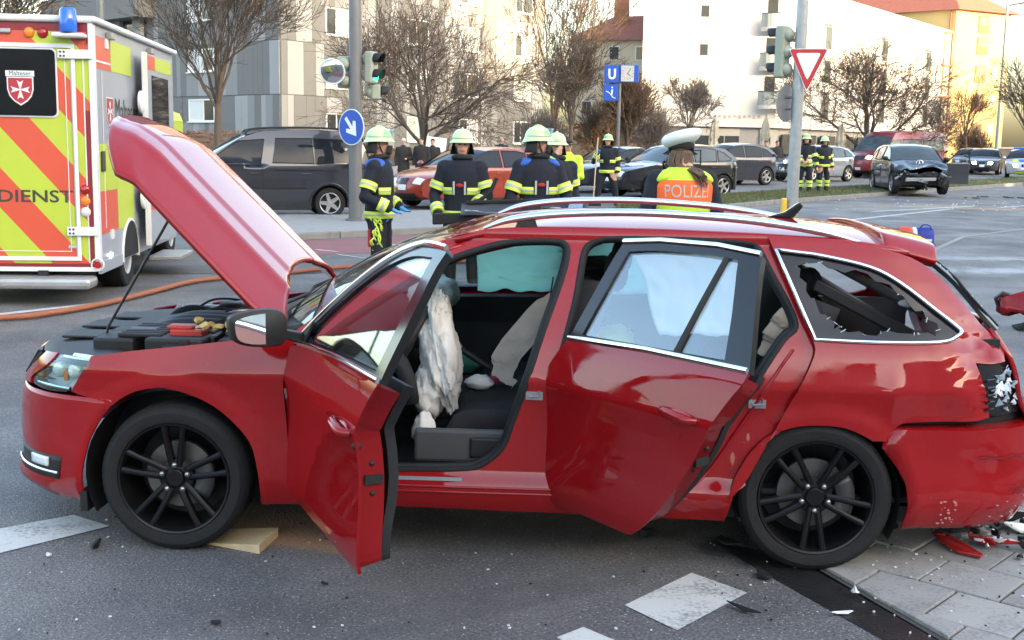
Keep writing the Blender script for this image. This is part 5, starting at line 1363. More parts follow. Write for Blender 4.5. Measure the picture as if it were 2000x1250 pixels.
# ------------------------------------------------------------------ vehicles in the background
pm('car_glass', (.012, .015, .02), rough=.04, var=.2, vs=1, spec=.3)
pm('car_glass_clear', (.045, .06, .07), rough=.05, var=.4, vs=2.5, spec=.6)
pm('paint_bmw', (.24, .03, .014), rough=.3, var=.05, coat=1.); pm('paint_grey', (.030, .034, .045), rough=.3, metal=.35, var=.06, coat=1.)
pm('paint_navy', (.022, .027, .042), rough=.28, metal=.2, var=.05, coat=1.); pm('paint_black', (.010, .011, .014), rough=.22, var=.1, coat=1.)
pm('paint_silver', (.22, .26, .32), rough=.3, metal=.4, var=.05, coat=1.); pm('paint_vanred', (.18, .018, .022), rough=.35, var=.06, coat=1.)
pm('paint_brown', (.07, .05, .05), rough=.3, var=.05, coat=1.); pm('paint_police', (.50, .54, .58), rough=.3, metal=.3, var=.04, coat=1.); pm('police_blue', (.02, .10, .55), rough=.3, var=.05, coat=.6)
pm('hivis_yellow', (.55, .75, .06), rough=.55, var=.08, vs=8)
pm('lamp_on', (.9, .92, .95), rough=.3, var=0, emit=(1., .97, .92), es=4.0); pm('blue_lamp', (.03, .14, .60), rough=.15, var=.15, coat=.5)
pm('alloy', (.52, .53, .55), rough=.3, metal=.9, var=.1)
HATCH = dict(con=[(2.02, .24, 'b'), (2.15, .30, 'b'), (2.18, .48, 'b'), (2.13, .64, 'b'), (2.0, .74, 'b'), (1.65, .83, 'b'), (1.25, .90, 'b'), (.98, .955, 'w'), (.62, 1.17, 'w'), (.25, 1.36, 'b'), (-.25, 1.435, 'b'), (-.9, 1.43, 'b'), (-1.5, 1.36, 'r'), (-1.78, 1.18, 'r'), (-1.97, 1.0, 'b'), (-2.07, .93, 'b'), (-2.12, .75, 'b'), (-2.16, .52, 'b'), (-2.05, .26, 'b')],
    win=[[(.98, .985), (.62, 1.20), (.28, 1.355), (-.20, 1.385), (-.16, .985)], [(-.24, .985), (-.28, 1.385), (-.80, 1.375), (-1.12, 1.33), (-1.05, 1.0)], [(-1.12, 1.01), (-1.18, 1.31), (-1.40, 1.25), (-1.66, 1.08), (-1.60, 1.03)]], L=4.34, H=1.435, belt=.97, wx=(1.33, -1.33), R=.325, W=1.79)
SEDAN = dict(HATCH, con=HATCH['con'][:10]+[(-.25, 1.42, 'b'), (-.8, 1.40, 'r'), (-1.15, 1.26, 'r'), (-1.6, 1.05, 'b'), (-2.05, 1.0, 'b'), (-2.2, .93, 'b'), (-2.24, .70, 'b'), (-2.22, .5, 'b'), (-2.1, .26, 'b')], win=[HATCH['win'][0], [(-.24, .985), (-.28, 1.385), (-.75, 1.35), (-1.25, 1.12), (-1.38, 1.0)]], L=4.4, H=1.42)
VAN = dict(con=[(2.05, .28, 'b'), (2.17, .36, 'b'), (2.2, .55, 'b'), (2.15, .74, 'b'), (2.0, .87, 'b'), (1.6, .99, 'b'), (1.30, 1.06, 'w'), (.85, 1.36, 'w'), (.40, 1.63, 'b'), (.1, 1.74, 'b'), (-.6, 1.80, 'b'), (-1.5, 1.79, 'b'), (-1.98, 1.72, 'r'), (-2.10, 1.40, 'r'), (-2.17, 1.12, 'b'), (-2.19, .8, 'b'), (-2.2, .5, 'b'), (-2.1, .30, 'b')],
    win=[[(1.18, 1.08), (.80, 1.36), (.50, 1.555), (-.02, 1.60), (.06, 1.08)], [(-.18, 1.13), (-.25, 1.62), (-.98, 1.63), (-1.02, 1.12)], [(-1.05, 1.12), (-1.01, 1.63), (-1.72, 1.61), (-1.88, 1.15)]], L=4.4, H=1.80, belt=1.06, wx=(1.33, -1.33), R=.315, W=1.79)
BIGVAN = dict(con=[(2.75, .30, 'b'), (2.92, .42, 'b'), (2.95, .70, 'b'), (2.86, .98, 'b'), (2.55, 1.14, 'b'), (2.25, 1.24, 'w'), (1.95, 1.58, 'w'), (1.62, 1.95, 'b'), (1.35, 2.16, 'b'), (.8, 2.26, 'b'), (-1, 2.30, 'b'), (-2.6, 2.26, 'b'), (-2.86, 2.12, 'r'), (-2.93, 1.6, 'r'), (-2.96, 1.2, 'b'), (-2.97, .7, 'b'), (-2.9, .32, 'b')],
    win=[[(2.15, 1.28), (1.70, 1.80), (1.05, 1.86), (1.05, 1.28)], [(.9, 1.32), (.9, 1.88), (-.6, 1.88), (-.6, 1.32)], [(-.75, 1.32), (-.75, 1.88), (-2.4, 1.88), (-2.4, 1.32)]], L=5.92, H=2.30, belt=1.22, wx=(1.9, -1.75), R=.35, W=2.0)
def vehicle(name, label, spec, pos, hd, paint, rim='alloy', sx=1., sz=1., group=None, glass='car_glass', lights=False, plate=True, crash=None, rails=False, seed=1, dz=0., kidney=True, cat='car'):
    P = MAT[paint]; th = atan2(hd[1], hd[0])
    root = thing(name, label, cat, (pos[0], pos[1], gz(pos[1])+dz), th, group)
    Wd2 = spec['W']/2; H_ = spec['H']*sz; L2 = spec['L']*sx/2; belt = spec['belt']*sz
    con = [(x*sx, z*sz, k) for x, z, k in spec['con']]
    wx = [x*sx for x in spec['wx']]; R = spec['R']*(1+(sz-1)*.6); AR = R+.055
    def hw(x, z):
        f = interp(z/H_, [.12, .2, .32, .45, .60, belt/H_, .80, .95, 1.], [.93, .965, .985, .985, 1., .975, .88, .77, .73])
        e = abs(x)/L2
        return Wd2*f*(1-.42*max(0., (e-.62)/.38)**2.6*(1 if z < belt*1.05 else .3))
    def sd(s):
        if crash and s: return lambda x, z: crash(V(x, s*hw(x, z), z))
        return lambda x, z: V(x, s*hw(x, z), z)
    # side outline: contour on top, arches below
    zb = con[0][1]; zs = .24*sz
    ol = [(x, z) for x, z, k in con]
    bot = [(-L2*.93, con[-1][1])]
    for cx in sorted(wx):
        bot.append((cx-AR, zs)); bot += [(cx+AR*cos(a), R+AR*sin(a)) for a in [pi-(pi)*k/10 for k in range(11)]]; bot.append((cx+AR, zs))
    ol2 = ol + [p for p in bot[1:]]
    fx = []
    for p in ol2:
        if not fx or (abs(p[0]-fx[-1][0])+abs(p[1]-fx[-1][1])) > .004: fx.append(p)
    for s in (-1, 1):
        panel('body_side', fx, sd(s), [P], root, step=.14, thick=.02, flip=(s < 0) if False else (s > 0))
    cu = [0.]
    for i in range(1, len(con)): cu.append(cu[-1]+sqrt((con[i][0]-con[i-1][0])**2+(con[i][1]-con[i-1][1])**2))
    tot = cu[-1]; cu = [c/tot for c in cu]
    sm = cr([(x, 0, z) for x, z, k in con], 4)
    su = []
    for i in range(len(con)-1):
        for k in range(4): su.append(cu[i]+(cu[i+1]-cu[i])*k/4)
    su.append(1.)
    def cxz(u): return interp(u, su, [p[0] for p in sm]), interp(u, su, [p[2] for p in sm])
    def top(u, t, off=0.):
        x, z = cxz(u); x2, z2 = cxz(min(1, u+.006)); x1, z1 = cxz(max(0, u-.006))
        d = Vector((x2-x1, z2-z1)); d = d.normalized() if d.length > 1e-9 else Vector((1, 0))
        n = Vector((d.y, -d.x)) if False else Vector((d.y, -d.x))
        if n.dot(Vector((x, z-.6*H_ if abs(x) < L2*.8 else 0))) < 0: n = -n
        c = (.05+.10*abs(n.x)**2)*(1-t*t)+off
        w = hw(x, z)
        p = V(x+n.x*c, t*(w+.002), z+n.y*c)
        return crash(p) if crash else p
    def seg(kinds, nm, mat, off=0., tw=1.):
        i = 0
        while i < len(con)-1:
            if con[i][2] == kinds:
                j = i
                while j < len(con)-1 and con[j][2] == kinds: j += 1
                a, c = cu[i], cu[j]
                n = max(2, (j-i)*4)
                b = MB(); b.grid(lambda u, v: top(a+(c-a)*u, (v*2-1)*tw, off), n, 14); b.build(nm, mat, root, angle=50)
                i = j
            else: i += 1
    if crash:
        b = MB(); b.grid(lambda u, v: top(cu[4]*u, v*2-1, -.16), 8, 14); b.build('exposed_front', MAT['rubber'], root)
        for i_ in (0, 1, 2, 3): con[i_] = (con[i_][0], con[i_][1], 'x')
    seg('b', 'body_shell', P); seg('w', 'windscreen', MAT[glass], .004, .985); seg('r', 'rear_window', MAT[glass], .004, .97)
    # front seam panels: windscreen surround
    for s in (-1, 1):
        for w_ in spec['win']:
            pts = [(x*sx, z*sz) for x, z in w_]
            panel('side_window', pts, (lambda ss: (lambda x, z: (lambda p: p+V(0, ss*.006, 0))(sd(ss)(x, z))))(s), [MAT[glass]], root, step=.25, thick=.012, flip=(s > 0))
            b = MB(); b.tube([(lambda q: q+V(0, s*.008, 0))(sd(s)(x, z)) for x, z in pts], .012, 5, closed=True); b.build('window_trim', MAT['rubber'], root)
    if spec is VAN:
        for s in (-1, 1):
            b = MB(); b.tube([V(x, s*(hw(x, .62)+.004), .62) for x in (.95, .4, -.2, -.85)], .012, 5); b.build('side_moulding', MAT['black_plastic'], root)
            b = MB(); b.tube([V(x, s*(hw(x, .98)+.002), .98+.0*x) for x in (-.2, -.9, -1.5, -2.0)], .009, 5); b.build('door_track', MAT['rubber'], root)
            for cx in wx:
                b = MB(); b.tube([V(cx+(AR+.03)*cos(a), s*(hw(cx, .6)+.006), R+(AR+.03)*sin(a)) for a in [pi*k/14 for k in range(15)]], .022, 6); b.build('arch_lip', P, root, angle=60)
    def uf(z):
        best = min((abs(cxz(u*.001)[1]-z), u*.001) for u in range(0, 420) if cxz(u*.001)[0] > L2*.7)
        return best[1]
    def ur(z):
        best = min((abs(cxz(1-u*.001)[1]-z), 1-u*.001) for u in range(0, 420) if cxz(1-u*.001)[0] < -L2*.7)
        return best[1]
    def patch(nm, z0, z1, t0, t1, mat, off=.008, rear=False, par=None):
        f = ur if rear else uf
        a, c = f(z0), f(z1); b = MB(); b.grid(lambda u, v: top(a+(c-a)*u, t0+(t1-t0)*v, off), 4, 6); return b.build(nm, mat, par or root, angle=50)
    lm = MAT['lamp_on'] if lights else MAT['lamp_clear']
    fz = con[3][1]
    if not (crash):
        for s in (-1, 1): patch('headlight', fz-.08*sz, fz+.045*sz, s*.56, s*.95, lm)
        if kidney:
            for s in (-1, 1): patch('grille', fz-.12*sz, fz+.01*sz, s*.04, s*.26, MAT['black_gloss'], .010)
        else: patch('grille', fz-.16*sz, fz, -.45, .45, MAT['black_gloss'], .010)
        patch('air_intake', .27*sz, .38*sz, -.75, .75, MAT['black_plastic'], .010)
        if plate: patch('number_plate', .44*sz, .53*sz, -.27, .27, MAT['plate_white'], .016)
    for s in (-1, 1): patch('tail_light', belt*.80, belt*.97, s*.60, s*.97, MAT['lamp_red'], .008, True)
    for s in (-1, 1):
        m = hw(.95*sx, belt)
        b = MB(); c = V(spec['win'][0][0][0]*sx-.12, s*(Wd2+.10), belt+.07); b.ell(c, (.07, .10, .07), 10, 8)
        b.tube([c, V(c.x+.02, s*m*.97, belt-.01)], .03, 6); b.build('side_mirror', P if seed % 2 else MAT['black_plastic'], root, angle=60)
        for x in (spec['win'][0][-1][0]*sx+.13, spec['win'][1][-1][0]*sx+.16):
            b = MB(); b.cbox(V(x, s*(hw(x, belt*.86)+.012), belt*.86), (.19, .03, .03)); b.build('door_handle', P, root, bevel=.008)
        b = MB(); b.box((wx[1]+AR, s*Wd2*.90-.06, .17*sz), (wx[0]-AR, s*Wd2*.90+.04, .26*sz)); b.build('sill', MAT['black_plastic'], root)
        # shut lines
        for x in (spec['win'][0][-1][0]*sx-.04,):
            b = MB(); b.tube([V(x, s*(hw(x, z)+.001), z) for z in (.28*sz, .5*sz, .75*sz, belt)], .005, 4); b.build('shut_line', MAT['rubber'], root)
    if rails:
        for s in (-1, 1):
            b = MB(); b.tube(cr([(.35*sx, s*.56, 1.69*sz), (.2, s*.56, 1.80*sz), (-.6, s*.56, 1.845*sz), (-1.5, s*.56, 1.835*sz), (-1.75, s*.56, 1.77*sz)], 4), .022, 6); b.build('roof_rail', MAT['black_plastic'], root, angle=60)
    b = MB(); b.box((-L2*.9, -Wd2*.8, .22), (L2*(.5 if crash else .9), Wd2*.8, .40*sz)); b.build('underbody', MAT['black_plastic'], root)
    for cx in wx:
        for s in (-1, 1):
            yo = s*(Wd2-.03)
            t = MB(); t.lathe([(R*.66, -.01), (R*.70, -.025), (R*.93, -.03), (R, -.005), (R, .17), (R*.9, .2), (R*.6, .2)], 32, (0, 0, 0), 'y'); w_ = t.build('wheel', MAT['tyre'], root, angle=35)
            w_.location = (cx, yo, R); w_.rotation_euler = (0, 0, 0 if s < 0 else pi)
            b = MB(); b.lathe([(R*.69, -.012), (R*.63, .0), (R*.60, .05), (R*.58, .12), (.02, .12)], 28, (0, 0, 0), 'y'); b.build('rim_barrel', MAT['dark_metal'], w_, angle=35)
            b = MB(); b.lathe([(R*.70, -.016), (R*.67, -.020), (R*.63, -.010), (R*.63, .02)], 28, (0, 0, 0), 'y')
            for k in range(5):
                R3 = Matrix.Rotation(-(2*pi*k/5+.3*seed), 3, 'Y')
                b.hexa([R3 @ V(*q) for q in ((.03, -.005, -.045), (R*.66, -.012, -.030), (R*.66, .03, -.030), (.03, .04, -.045), (.03, -.005, .045), (R*.66, -.012, .030), (R*.66, .03, .030), (.03, .04, .045))])
            b.lathe([(.0, -.015), (.05, -.012), (.06, .02)], 14, (0, 0, 0), 'y'); b.build('rim', MAT[rim], w_, angle=35)
            b = MB(); b.lathe([(AR-.005, s*.02), (AR-.005, -s*.25), (.05, -s*.25)], 20, (cx, yo, R), 'y', a0=radians(-12), a1=radians(192)); b.build('arch_liner', MAT['rubber'], root)
    root['_top'] = 0; del root['_top']
    return root, top, hw, patch
HDQ = (-.69, -.72)
vehicle('grey_van', 'dark grey compact van with black roof rails and silver wheels', VAN, (-5.32, 24.84), (-.96, -.28), 'paint_grey', rails=True, seed=2, kidney=False, cat='van')
vehicle('red_hatchback', 'orange-red hatchback with twin oval grilles behind the firefighters', HATCH, (-1.04, 29.6), HDQ, 'paint_bmw', seed=1, cat='car')
vehicle('dark_saloon', 'dark blue saloon behind the firefighter with the broom', SEDAN, (3.35, 39.0), (-.75, -.66), 'paint_navy', seed=3, kidney=False)
pv, ptop, phw, _ = vehicle('black_crossover', 'black crossover with its front door open beside the police officer', HATCH, (4.75, 36.2), (-.85, -.53), 'paint_black', sz=1.08, sx=1.03, seed=2, kidney=False, glass='car_glass_clear')
b = MB(); b.box((-1.05, -.03, .32), (0, .03, 1.02)); dr = b.build('open_door', MAT['paint_black'], pv, bevel=.02)
dr.location = (.98, .92, 0); dr.rotation_euler = (0, 0, radians(-38)); 
b = MB(); b.tube([V(-.02, 0, 1.0), V(-.42, 0, 1.28), V(-.70, 0, 1.40), V(-1.03, 0, 1.42), V(-1.04, 0, 1.0)], .025, 6); b.build('window_frame', MAT['paint_black'], dr)
b = MB(); b.add([V(-.05, 0, 1.01), V(-.42, 0, 1.27), V(-.70, 0, 1.39), V(-1.02, 0, 1.41), V(-1.03, 0, 1.01)], [(0, 1, 2, 3, 4)]); b.build('pane', MAT['glass_clear'], dr)
vehicle('dark_crossover', 'dark blue crossover standing behind the black one', HATCH, (8.25, 46.4), (-.85, -.53), 'paint_navy', sz=1.09, seed=3, kidney=False)
vehicle('silver_car', 'silver blue family car beside the grass median', HATCH, (13.1, 52.0), (-.76, -.65), 'paint_silver', sz=1.06, sx=.98, seed=4, kidney=False, glass='car_glass_clear')
vehicle('red_van', 'tall red van with one lit headlight behind the wrecked car', BIGVAN, (18.9, 58.8), (-.80, -.60), 'paint_vanred', seed=2, lights=True, kidney=False, cat='van', glass='car_glass_clear')
vehicle('brown_car', 'dark brown car waiting in front of the garden wall', SEDAN, (28.2, 73.5), (-.50, -.86), 'paint_brown', seed=3, kidney=False)
vehicle('dark_estate', 'dark car with bright headlights beside the police car', HATCH, (27.1, 68.6), (-.42, -.90), 'paint_navy', seed=5, lights=True)
pc, ctop, chw, cpatch = vehicle('police_car', 'silver police car with blue and yellow panels and lit headlights', HATCH, (26.8, 62.6), (-.38, -.92), 'paint_police', seed=5, lights=True)
for t0, t1, m in ((-.30, .30, 'police_blue'), (-.62, -.34, 'hivis_yellow'), (.34, .62, 'hivis_yellow')):
    b = MB(); b.grid(lambda u, v: ctop(.145+.10*u, t0+(t1-t0)*v, .006), 8, 6); b.build('marking_panel', MAT[m], pc, angle=50)
cpatch('marking_panel', .27, .36, -.9, .9, MAT['hivis_yellow'], .014)
b = MB(); b.box((-.15, -.55, 1.47), (.15, .55, 1.58)); b.build('light_bar', MAT['blue_lamp'], pc, bevel=.03)
b = MB(); b.box((-.10, -.12, 1.435), (.10, .12, 1.47)); b.build('light_bar_foot', MAT['black_plastic'], pc)
# wrecked black car with its nose on the road and its tail on the grass
def crumple(p):
    x, y, z = p
    k = sst(.75, 2.1, x)
    if k <= 0: return p
    n1 = noise.noise(V(x*1.7, y*1.9, z*1.3+5)); n2 = noise.noise(V(x*4, y*4.5, z*3+9))
    ridge = abs(noise.noise(V(x*2.2+3, y*2.2, 2.)))
    q = V(x-.40*k*(1-.5*abs(y))-.08*k*n1, y+.06*k*n2, z)
    if z > .62: q.z += k*(.13*n1+.09*n2+.16*ridge-.06)+.06*k*(1-abs(y))
    else: q.z += .03*k*n2; q.x -= .22*k*(1-z/.62)
    return q
cv, vtop, vhw, _ = vehicle('wrecked_car', 'wrecked black car with crumpled bonnet, missing bumper and a door open', HATCH, (13.45, 40.6), (-.08, -.997), 'paint_black', sz=1.12, sx=1.08, seed=2, crash=crumple, dz=.06, glass='car_glass_clear')
b = MB(); b.box((1.35, -.72, .30), (1.74, .72, .60)); b.build('exposed_engine', MAT['dark_metal'], cv, bevel=.05)
rc = random.Random(3)
for k in range(14):
    p = V(1.90+rc.uniform(-.1, .16), rc.uniform(-.75, .75), rc.uniform(.22, .66)); d = V(rc.uniform(-.1, .15), rc.uniform(-.35, .35), rc.uniform(-.15, .15))
    b = MB(); b.tube([p-d, p, p+d+V(.05, 0, rc.uniform(-.1, .1))], rc.uniform(.018, .04), 5); b.build('torn_strut', MAT['steel' if k % 2 else 'black_plastic'], cv)
b = MB(); b.hexa([V(2.02, -.55, .42), V(2.08, .40, .46), V(2.01, .40, .46), V(1.95, -.55, .42), V(2.02, -.55, .54), V(2.08, .40, .56), V(2.01, .40, .56), V(1.95, -.55, .54)]); b.build('crash_beam', MAT['steel'], cv, bevel=.01)
b = MB(); p = vtop(.185, 0., .03); b.tube([p+V(.01, .11*cos(2*pi*k/16), .11*sin(2*pi*k/16)) for k in range(16)], .012, 6, closed=True)
for a in (pi/2, pi/2+2*pi/3, pi/2-2*pi/3): b.tube([p+V(.01, 0, 0), p+V(.01, .11*cos(a), .11*sin(a))], [.016, .006], 5)
b.build('star_badge', MAT['chrome'], cv)
b = MB(); b.box((-1.05, -.03, .34), (0, .03, 1.04)); dr = b.build('open_door', MAT['paint_navy'], cv, bevel=.02); dr.location = (1.02, .93, 0); dr.rotation_euler = (0, 0, radians(-62))
b = MB(); b.tube([V(-.02, 0, 1.02), V(-.42, 0, 1.32), V(-.70, 0, 1.46), V(-1.03, 0, 1.48), V(-1.04, 0, 1.02)], .025, 6); b.build('window_frame', MAT['paint_black'], dr)
b = MB(); b.add([V(-.05, 0, 1.03), V(-.42, 0, 1.31), V(-.70, 0, 1.45), V(-1.02, 0, 1.47), V(-1.03, 0, 1.03)], [(0, 1, 2, 3, 4)]); b.build('pane', MAT['glass_clear'], dr)
b = MB(); b.ell((-.16, -.16, 1.06), (.06, .10, .07), 10, 8); b.build('side_mirror', MAT['black_plastic'], dr, angle=60)
b = MB(); b.ell((.85, .3, 1.14), (.12, .28, .10), 12, 8); b.build('airbag', MAT['airbag'], cv, angle=60)
for k in range(9):
    b = MB(); s = rc.uniform(.05, .22); b.prism([(-s, -s*.3), (s*.4, -s*.5), (s, s*.2), (-.2*s, s*.45)], (lambda R, c: (lambda u, v, w: c+R @ V(u, v, w)))(Matrix.Rotation(rc.uniform(0, 6), 3, 'Z') @ Matrix.Rotation(rc.uniform(-.3, .3), 3, 'X'), V(0, 0, .03)), .03)
    x, y = (15.3+rc.uniform(-.8, 1.6), 38.6+rc.uniform(-.7, .7)) if k < 5 else (12.5+rc.uniform(-1, 3), 38.0+rc.uniform(-.6, .3))
    o = b.build('bumper_fragment', MAT['black_plastic']); o.location = (x, y, gz(y)+.02)
    tag(o, 'black plastic bumper fragment on the road by the wrecked car', 'debris', 'fragments round the wrecked car')
# ------------------------------------------------------------------ ambulance
def stripes(name, ca, cb, period, k, off=0., rough=.35):
    m = bpy.data.materials.new(name); m.use_nodes = True; t = m.node_tree; L = t.links; b = t.nodes['Principled BSDF']
    tc = t.nodes.new('ShaderNodeTexCoord'); sp = t.nodes.new('ShaderNodeSeparateXYZ'); L.new(tc.outputs['Object'], sp.inputs[0])
    m1 = t.nodes.new('ShaderNodeMath'); m1.operation = 'MULTIPLY'; m1.inputs[1].default_value = k; L.new(sp.outputs[2], m1.inputs[0])
    m2 = t.nodes.new('ShaderNodeMath'); m2.operation = 'ADD'; L.new(sp.outputs[0], m2.inputs[0]); L.new(m1.outputs[0], m2.inputs[1])
    m3 = t.nodes.new('ShaderNodeMath'); m3.operation = 'ADD'; m3.inputs[1].default_value = off+20*period; L.new(m2.outputs[0], m3.inputs[0])
    m4 = t.nodes.new('ShaderNodeMath'); m4.operation = 'DIVIDE'; m4.inputs[1].default_value = period; L.new(m3.outputs[0], m4.inputs[0])
    m5 = t.nodes.new('ShaderNodeMath'); m5.operation = 'FRACT'; L.new(m4.outputs[0], m5.inputs[0])
    m6 = t.nodes.new('ShaderNodeMath'); m6.operation = 'GREATER_THAN'; m6.inputs[1].default_value = .5; L.new(m5.outputs[0], m6.inputs[0])
    mx = t.nodes.new('ShaderNodeMix'); mx.data_type = 'RGBA'; mx.inputs['A'].default_value = (*ca, 1); mx.inputs['B'].default_value = (*cb, 1); L.new(m6.outputs[0], mx.inputs['Factor'])
    nz = t.nodes.new('ShaderNodeTexNoise'); nz.inputs['Scale'].default_value = 3; nz.inputs['Detail'].default_value = 6; L.new(tc.outputs['Object'], nz.inputs['Vector'])
    hs = t.nodes.new('ShaderNodeHueSaturation'); L.new(mx.outputs['Result'], hs.inputs['Color'])
    mr = t.nodes.new('ShaderNodeMapRange'); mr.inputs[3].default_value = .88; mr.inputs[4].default_value = 1.05; L.new(nz.outputs[0], mr.inputs[0]); L.new(mr.outputs[0], hs.inputs['Value'])
    L.new(hs.outputs[0], b.inputs['Base Color']); b.inputs['Roughness'].default_value = rough
    MAT[name] = m; return m
AR_, AY_ = (.62, .085, .042), (.46, .56, .05)
stripes('chevron', AR_, AY_, .74, .88, .10)
pm('amb_red', AR_, rough=.35, var=.06, vs=3); pm('amb_yellow', AY_, rough=.35, var=.06, vs=3); pm('amb_silver', (.36, .39, .44), rough=.3, metal=.2, var=.06, vs=2); pm('amb_white', (.70, .71, .72), rough=.4, var=.06, vs=3); pm('amb_maroon', (.22, .02, .03), rough=.35, var=.1)
pm('amb_steel', (.40, .40, .40), rough=.4, metal=.6, var=.2, vs=6); pm('ink', (.05, .045, .04), rough=.5, var=.1); pm('shield_red', (.40, .03, .045), rough=.4, var=.05)
AMB = thing('ambulance', 'ambulance with red and yellow diagonal stripes and a blue beacon on its roof edge', 'ambulance', (-4.23, 12.0, gz(12)), atan2(.10, 1.0))
AMB.rotation_euler = (0, 0, .1003)
def ab(name, lo, hi, mat, par=AMB, bevel=0.): b = MB(); b.box(lo, hi); return b.build(name, mat, par, bevel=bevel)
ab('box_body', (-2.2, .0, .34), (0, 4.3, 2.84), MAT['amb_silver'], bevel=.02)
ab('chassis', (-1.9, .15, .28), (-.35, 4.6, .45), MAT['black_plastic'])
ab('cab', (-2.05, 4.32, .40), (-.15, 6.0, 2.1), MAT['amb_yellow'], bevel=.15)
# rear face
ab('rear_face', (-2.19, -.012, .40), (-.012, -.001, 2.60), MAT['chevron'])
ab('roof_strip', (-2.19, -.012, 2.603), (-.012, -.001, 2.83), MAT['amb_maroon'])
ab('chevron_strip', (-.95, -.018, 2.60), (-.06, -.0125, 2.72), MAT['chevron'])
rail = [(-2.2, -.03, 2.84), (.03, -.03, 2.84), (.03, 4.3, 2.84)]
b = MB(); b.tube([V(*p) for p in rail], .035, 8); b.build('roof_edge', MAT['amb_white'], AMB, angle=50)
# doors of the rear face: frame bars and trim lines
def bar(name, x0, x1, z0, z1, mat, y=-.02, d=.012): return ab(name, (x0, y, z0), (x1, y+d, z1), MAT[mat])
bar('door_frame', -2.19, -.17, 2.56, 2.60, 'amb_white', -.03); bar('door_frame', -.205, -.17, .48, 2.56, 'amb_white', -.03); bar('door_frame', -2.19, -.17, .44, .48, 'amb_white', -.03)
bar('door_groove', -.218, -.206, .48, 2.56, 'amb_steel', -.026); bar('lower_rail', -2.19, -.02, .375, .41, 'amb_maroon', -.028); bar('bottom_rail', -2.19, .0, .33, .374, 'amb_white', -.034, .03)
bar('corner_post', -.035, .012, .34, 2.82, 'amb_white', -.03, .03); bar('maroon_line', -.085, -.045, .42, 1.95, 'amb_maroon'); bar('pin_stripe', -.10, -.088, .42, 2.55, 'amb_white')
bar('pin_stripe', -2.19, -.27, 2.50, 2.506, 'amb_white'); bar('pin_stripe', -.275, -.268, .53, 2.506, 'amb_white'); bar('pin_stripe', -2.19, -.27, .53, .537, 'amb_white')
# rear window with emblem
wf_ = frame_fn((0, 0, 0), (1, 0), (0, -1))
def rrect(x0, x1, z0, z1, r, n=5):
    pts = []
    for (cx, cz, a0) in ((x1-r, z1-r, 0), (x0+r, z1-r, 90), (x0+r, z0+r, 180), (x1-r, z0+r, 270)):
        pts += [(cx+r*cos(radians(a0+90*k/n)), cz+r*sin(radians(a0+90*k/n))) for k in range(n+1)]
    return pts
b = MB(); b.prism(rrect(-1.10, -.345, 1.875, 2.555, .05), lambda u, v, w: V(u, -.014-w, v), .012); b.build('window_rubber', MAT['amb_white'], AMB)
b = MB(); b.prism(rrect(-1.085, -.36, 1.89, 2.54, .045), lambda u, v, w: V(u, -.0275-w, v), .006); rw = b.build('rear_window', pm('amb_glass', (.012, .013, .015), rough=.08, var=.2, spec=.25), AMB)
b = MB(); b.prism(rrect(-1.87, -1.125, 1.875, 2.555, .05), lambda u, v, w: V(u, -.014-w, v), .012); b.build('window_rubber', MAT['amb_white'], AMB)
b = MB(); b.prism(rrect(-1.855, -1.14, 1.89, 2.54, .045), lambda u, v, w: V(u, -.0275-w, v), .006); b.build('rear_window', MAT['amb_glass'], AMB)
def emblem(par, cx, cz, s, yf, title=True, ux=V(1, 0, 0), out=V(0, -1, 0), base=V(0, 0, 0)):
    P = lambda u, v, w: base+ux*(cx+u*s)+V(0, 0, cz+v*s)+out*(yf+w)
    shield = [(-.5, .42), (.5, .42), (.5, -.05), (.42, -.32), (.25, -.52), (0, -.68), (-.25, -.52), (-.42, -.32), (-.5, -.05)]
    b = MB(); b.prism(shield, P, .002); e = b.build('emblem_border', MAT['amb_white'], par)
    b = MB(); b.prism([(u*.9, v*.9-.0) for u, v in shield], lambda u, v, w: P(u, v, w+.0025), .002); b.build('emblem_field', MAT['shield_red'], e)
    for k in range(4):
        a = pi/2*k; R2 = Matrix.Rotation(a, 2)
        arm = [R2 @ Vector(p) for p in ((-.02, .03), (-.12, .36), (0, .28), (.12, .36), (.02, .03), (0, 0))]
        b = MB(); b.prism([(p.x, p.y-.07) for p in arm], lambda u, v, w: P(u, v, w+.005), .002); b.build('emblem_cross', MAT['amb_white'], e)
    if title:
        b = MB(); b.prism([(-.54, .44), (.54, .44), (.54, .66), (-.54, .66)], P, .003); b.build('emblem_title', MAT['amb_white'], e)
        lettering('emblem_lettering', 'Malteser', .25*s, MAT['ink'], e, P(0, .475, .0045), ux, (0, 0, 1), 'CENTER', sx=.95)
    return e
emblem(AMB, -.70, 2.16, .255, .036)
for z in (2.50, .74):
    ab('door_hinge', (-.33 if z > 1 else -.30, -.052, z-.045), (.0, -.034, z+.045), MAT['amb_white'], bevel=.006)
    hg = [o for o in AMB.children if o.name.startswith('door_hinge')][-1]
    for dx in (-.30, -.265):
        for dz in (-.02, .02):
            b = MB(); b.cyl((dx+(0 if z > 1 else .03), -.058, z+dz), (dx+(0 if z > 1 else .03), -.05, z+dz), .011, n=8); b.build('hinge_bolt', MAT['ink'], hg)
lettering('door_lettering', 'RETTUNGSDIENST', .172, MAT['ink'], AMB, (-.235, -.0135, 1.03), (1, 0, 0), (0, 0, 1), 'RIGHT', sx=1.30, bold=.016)
ab('badge', (-.30, -.02, .565), (-.21, -.013, .60), MAT['amb_steel']); lettering('badge_lettering', 'MAN', .035, MAT['amb_white'], AMB, (-.292, -.0205, .57), (1, 0, 0), (0, 0, 1))
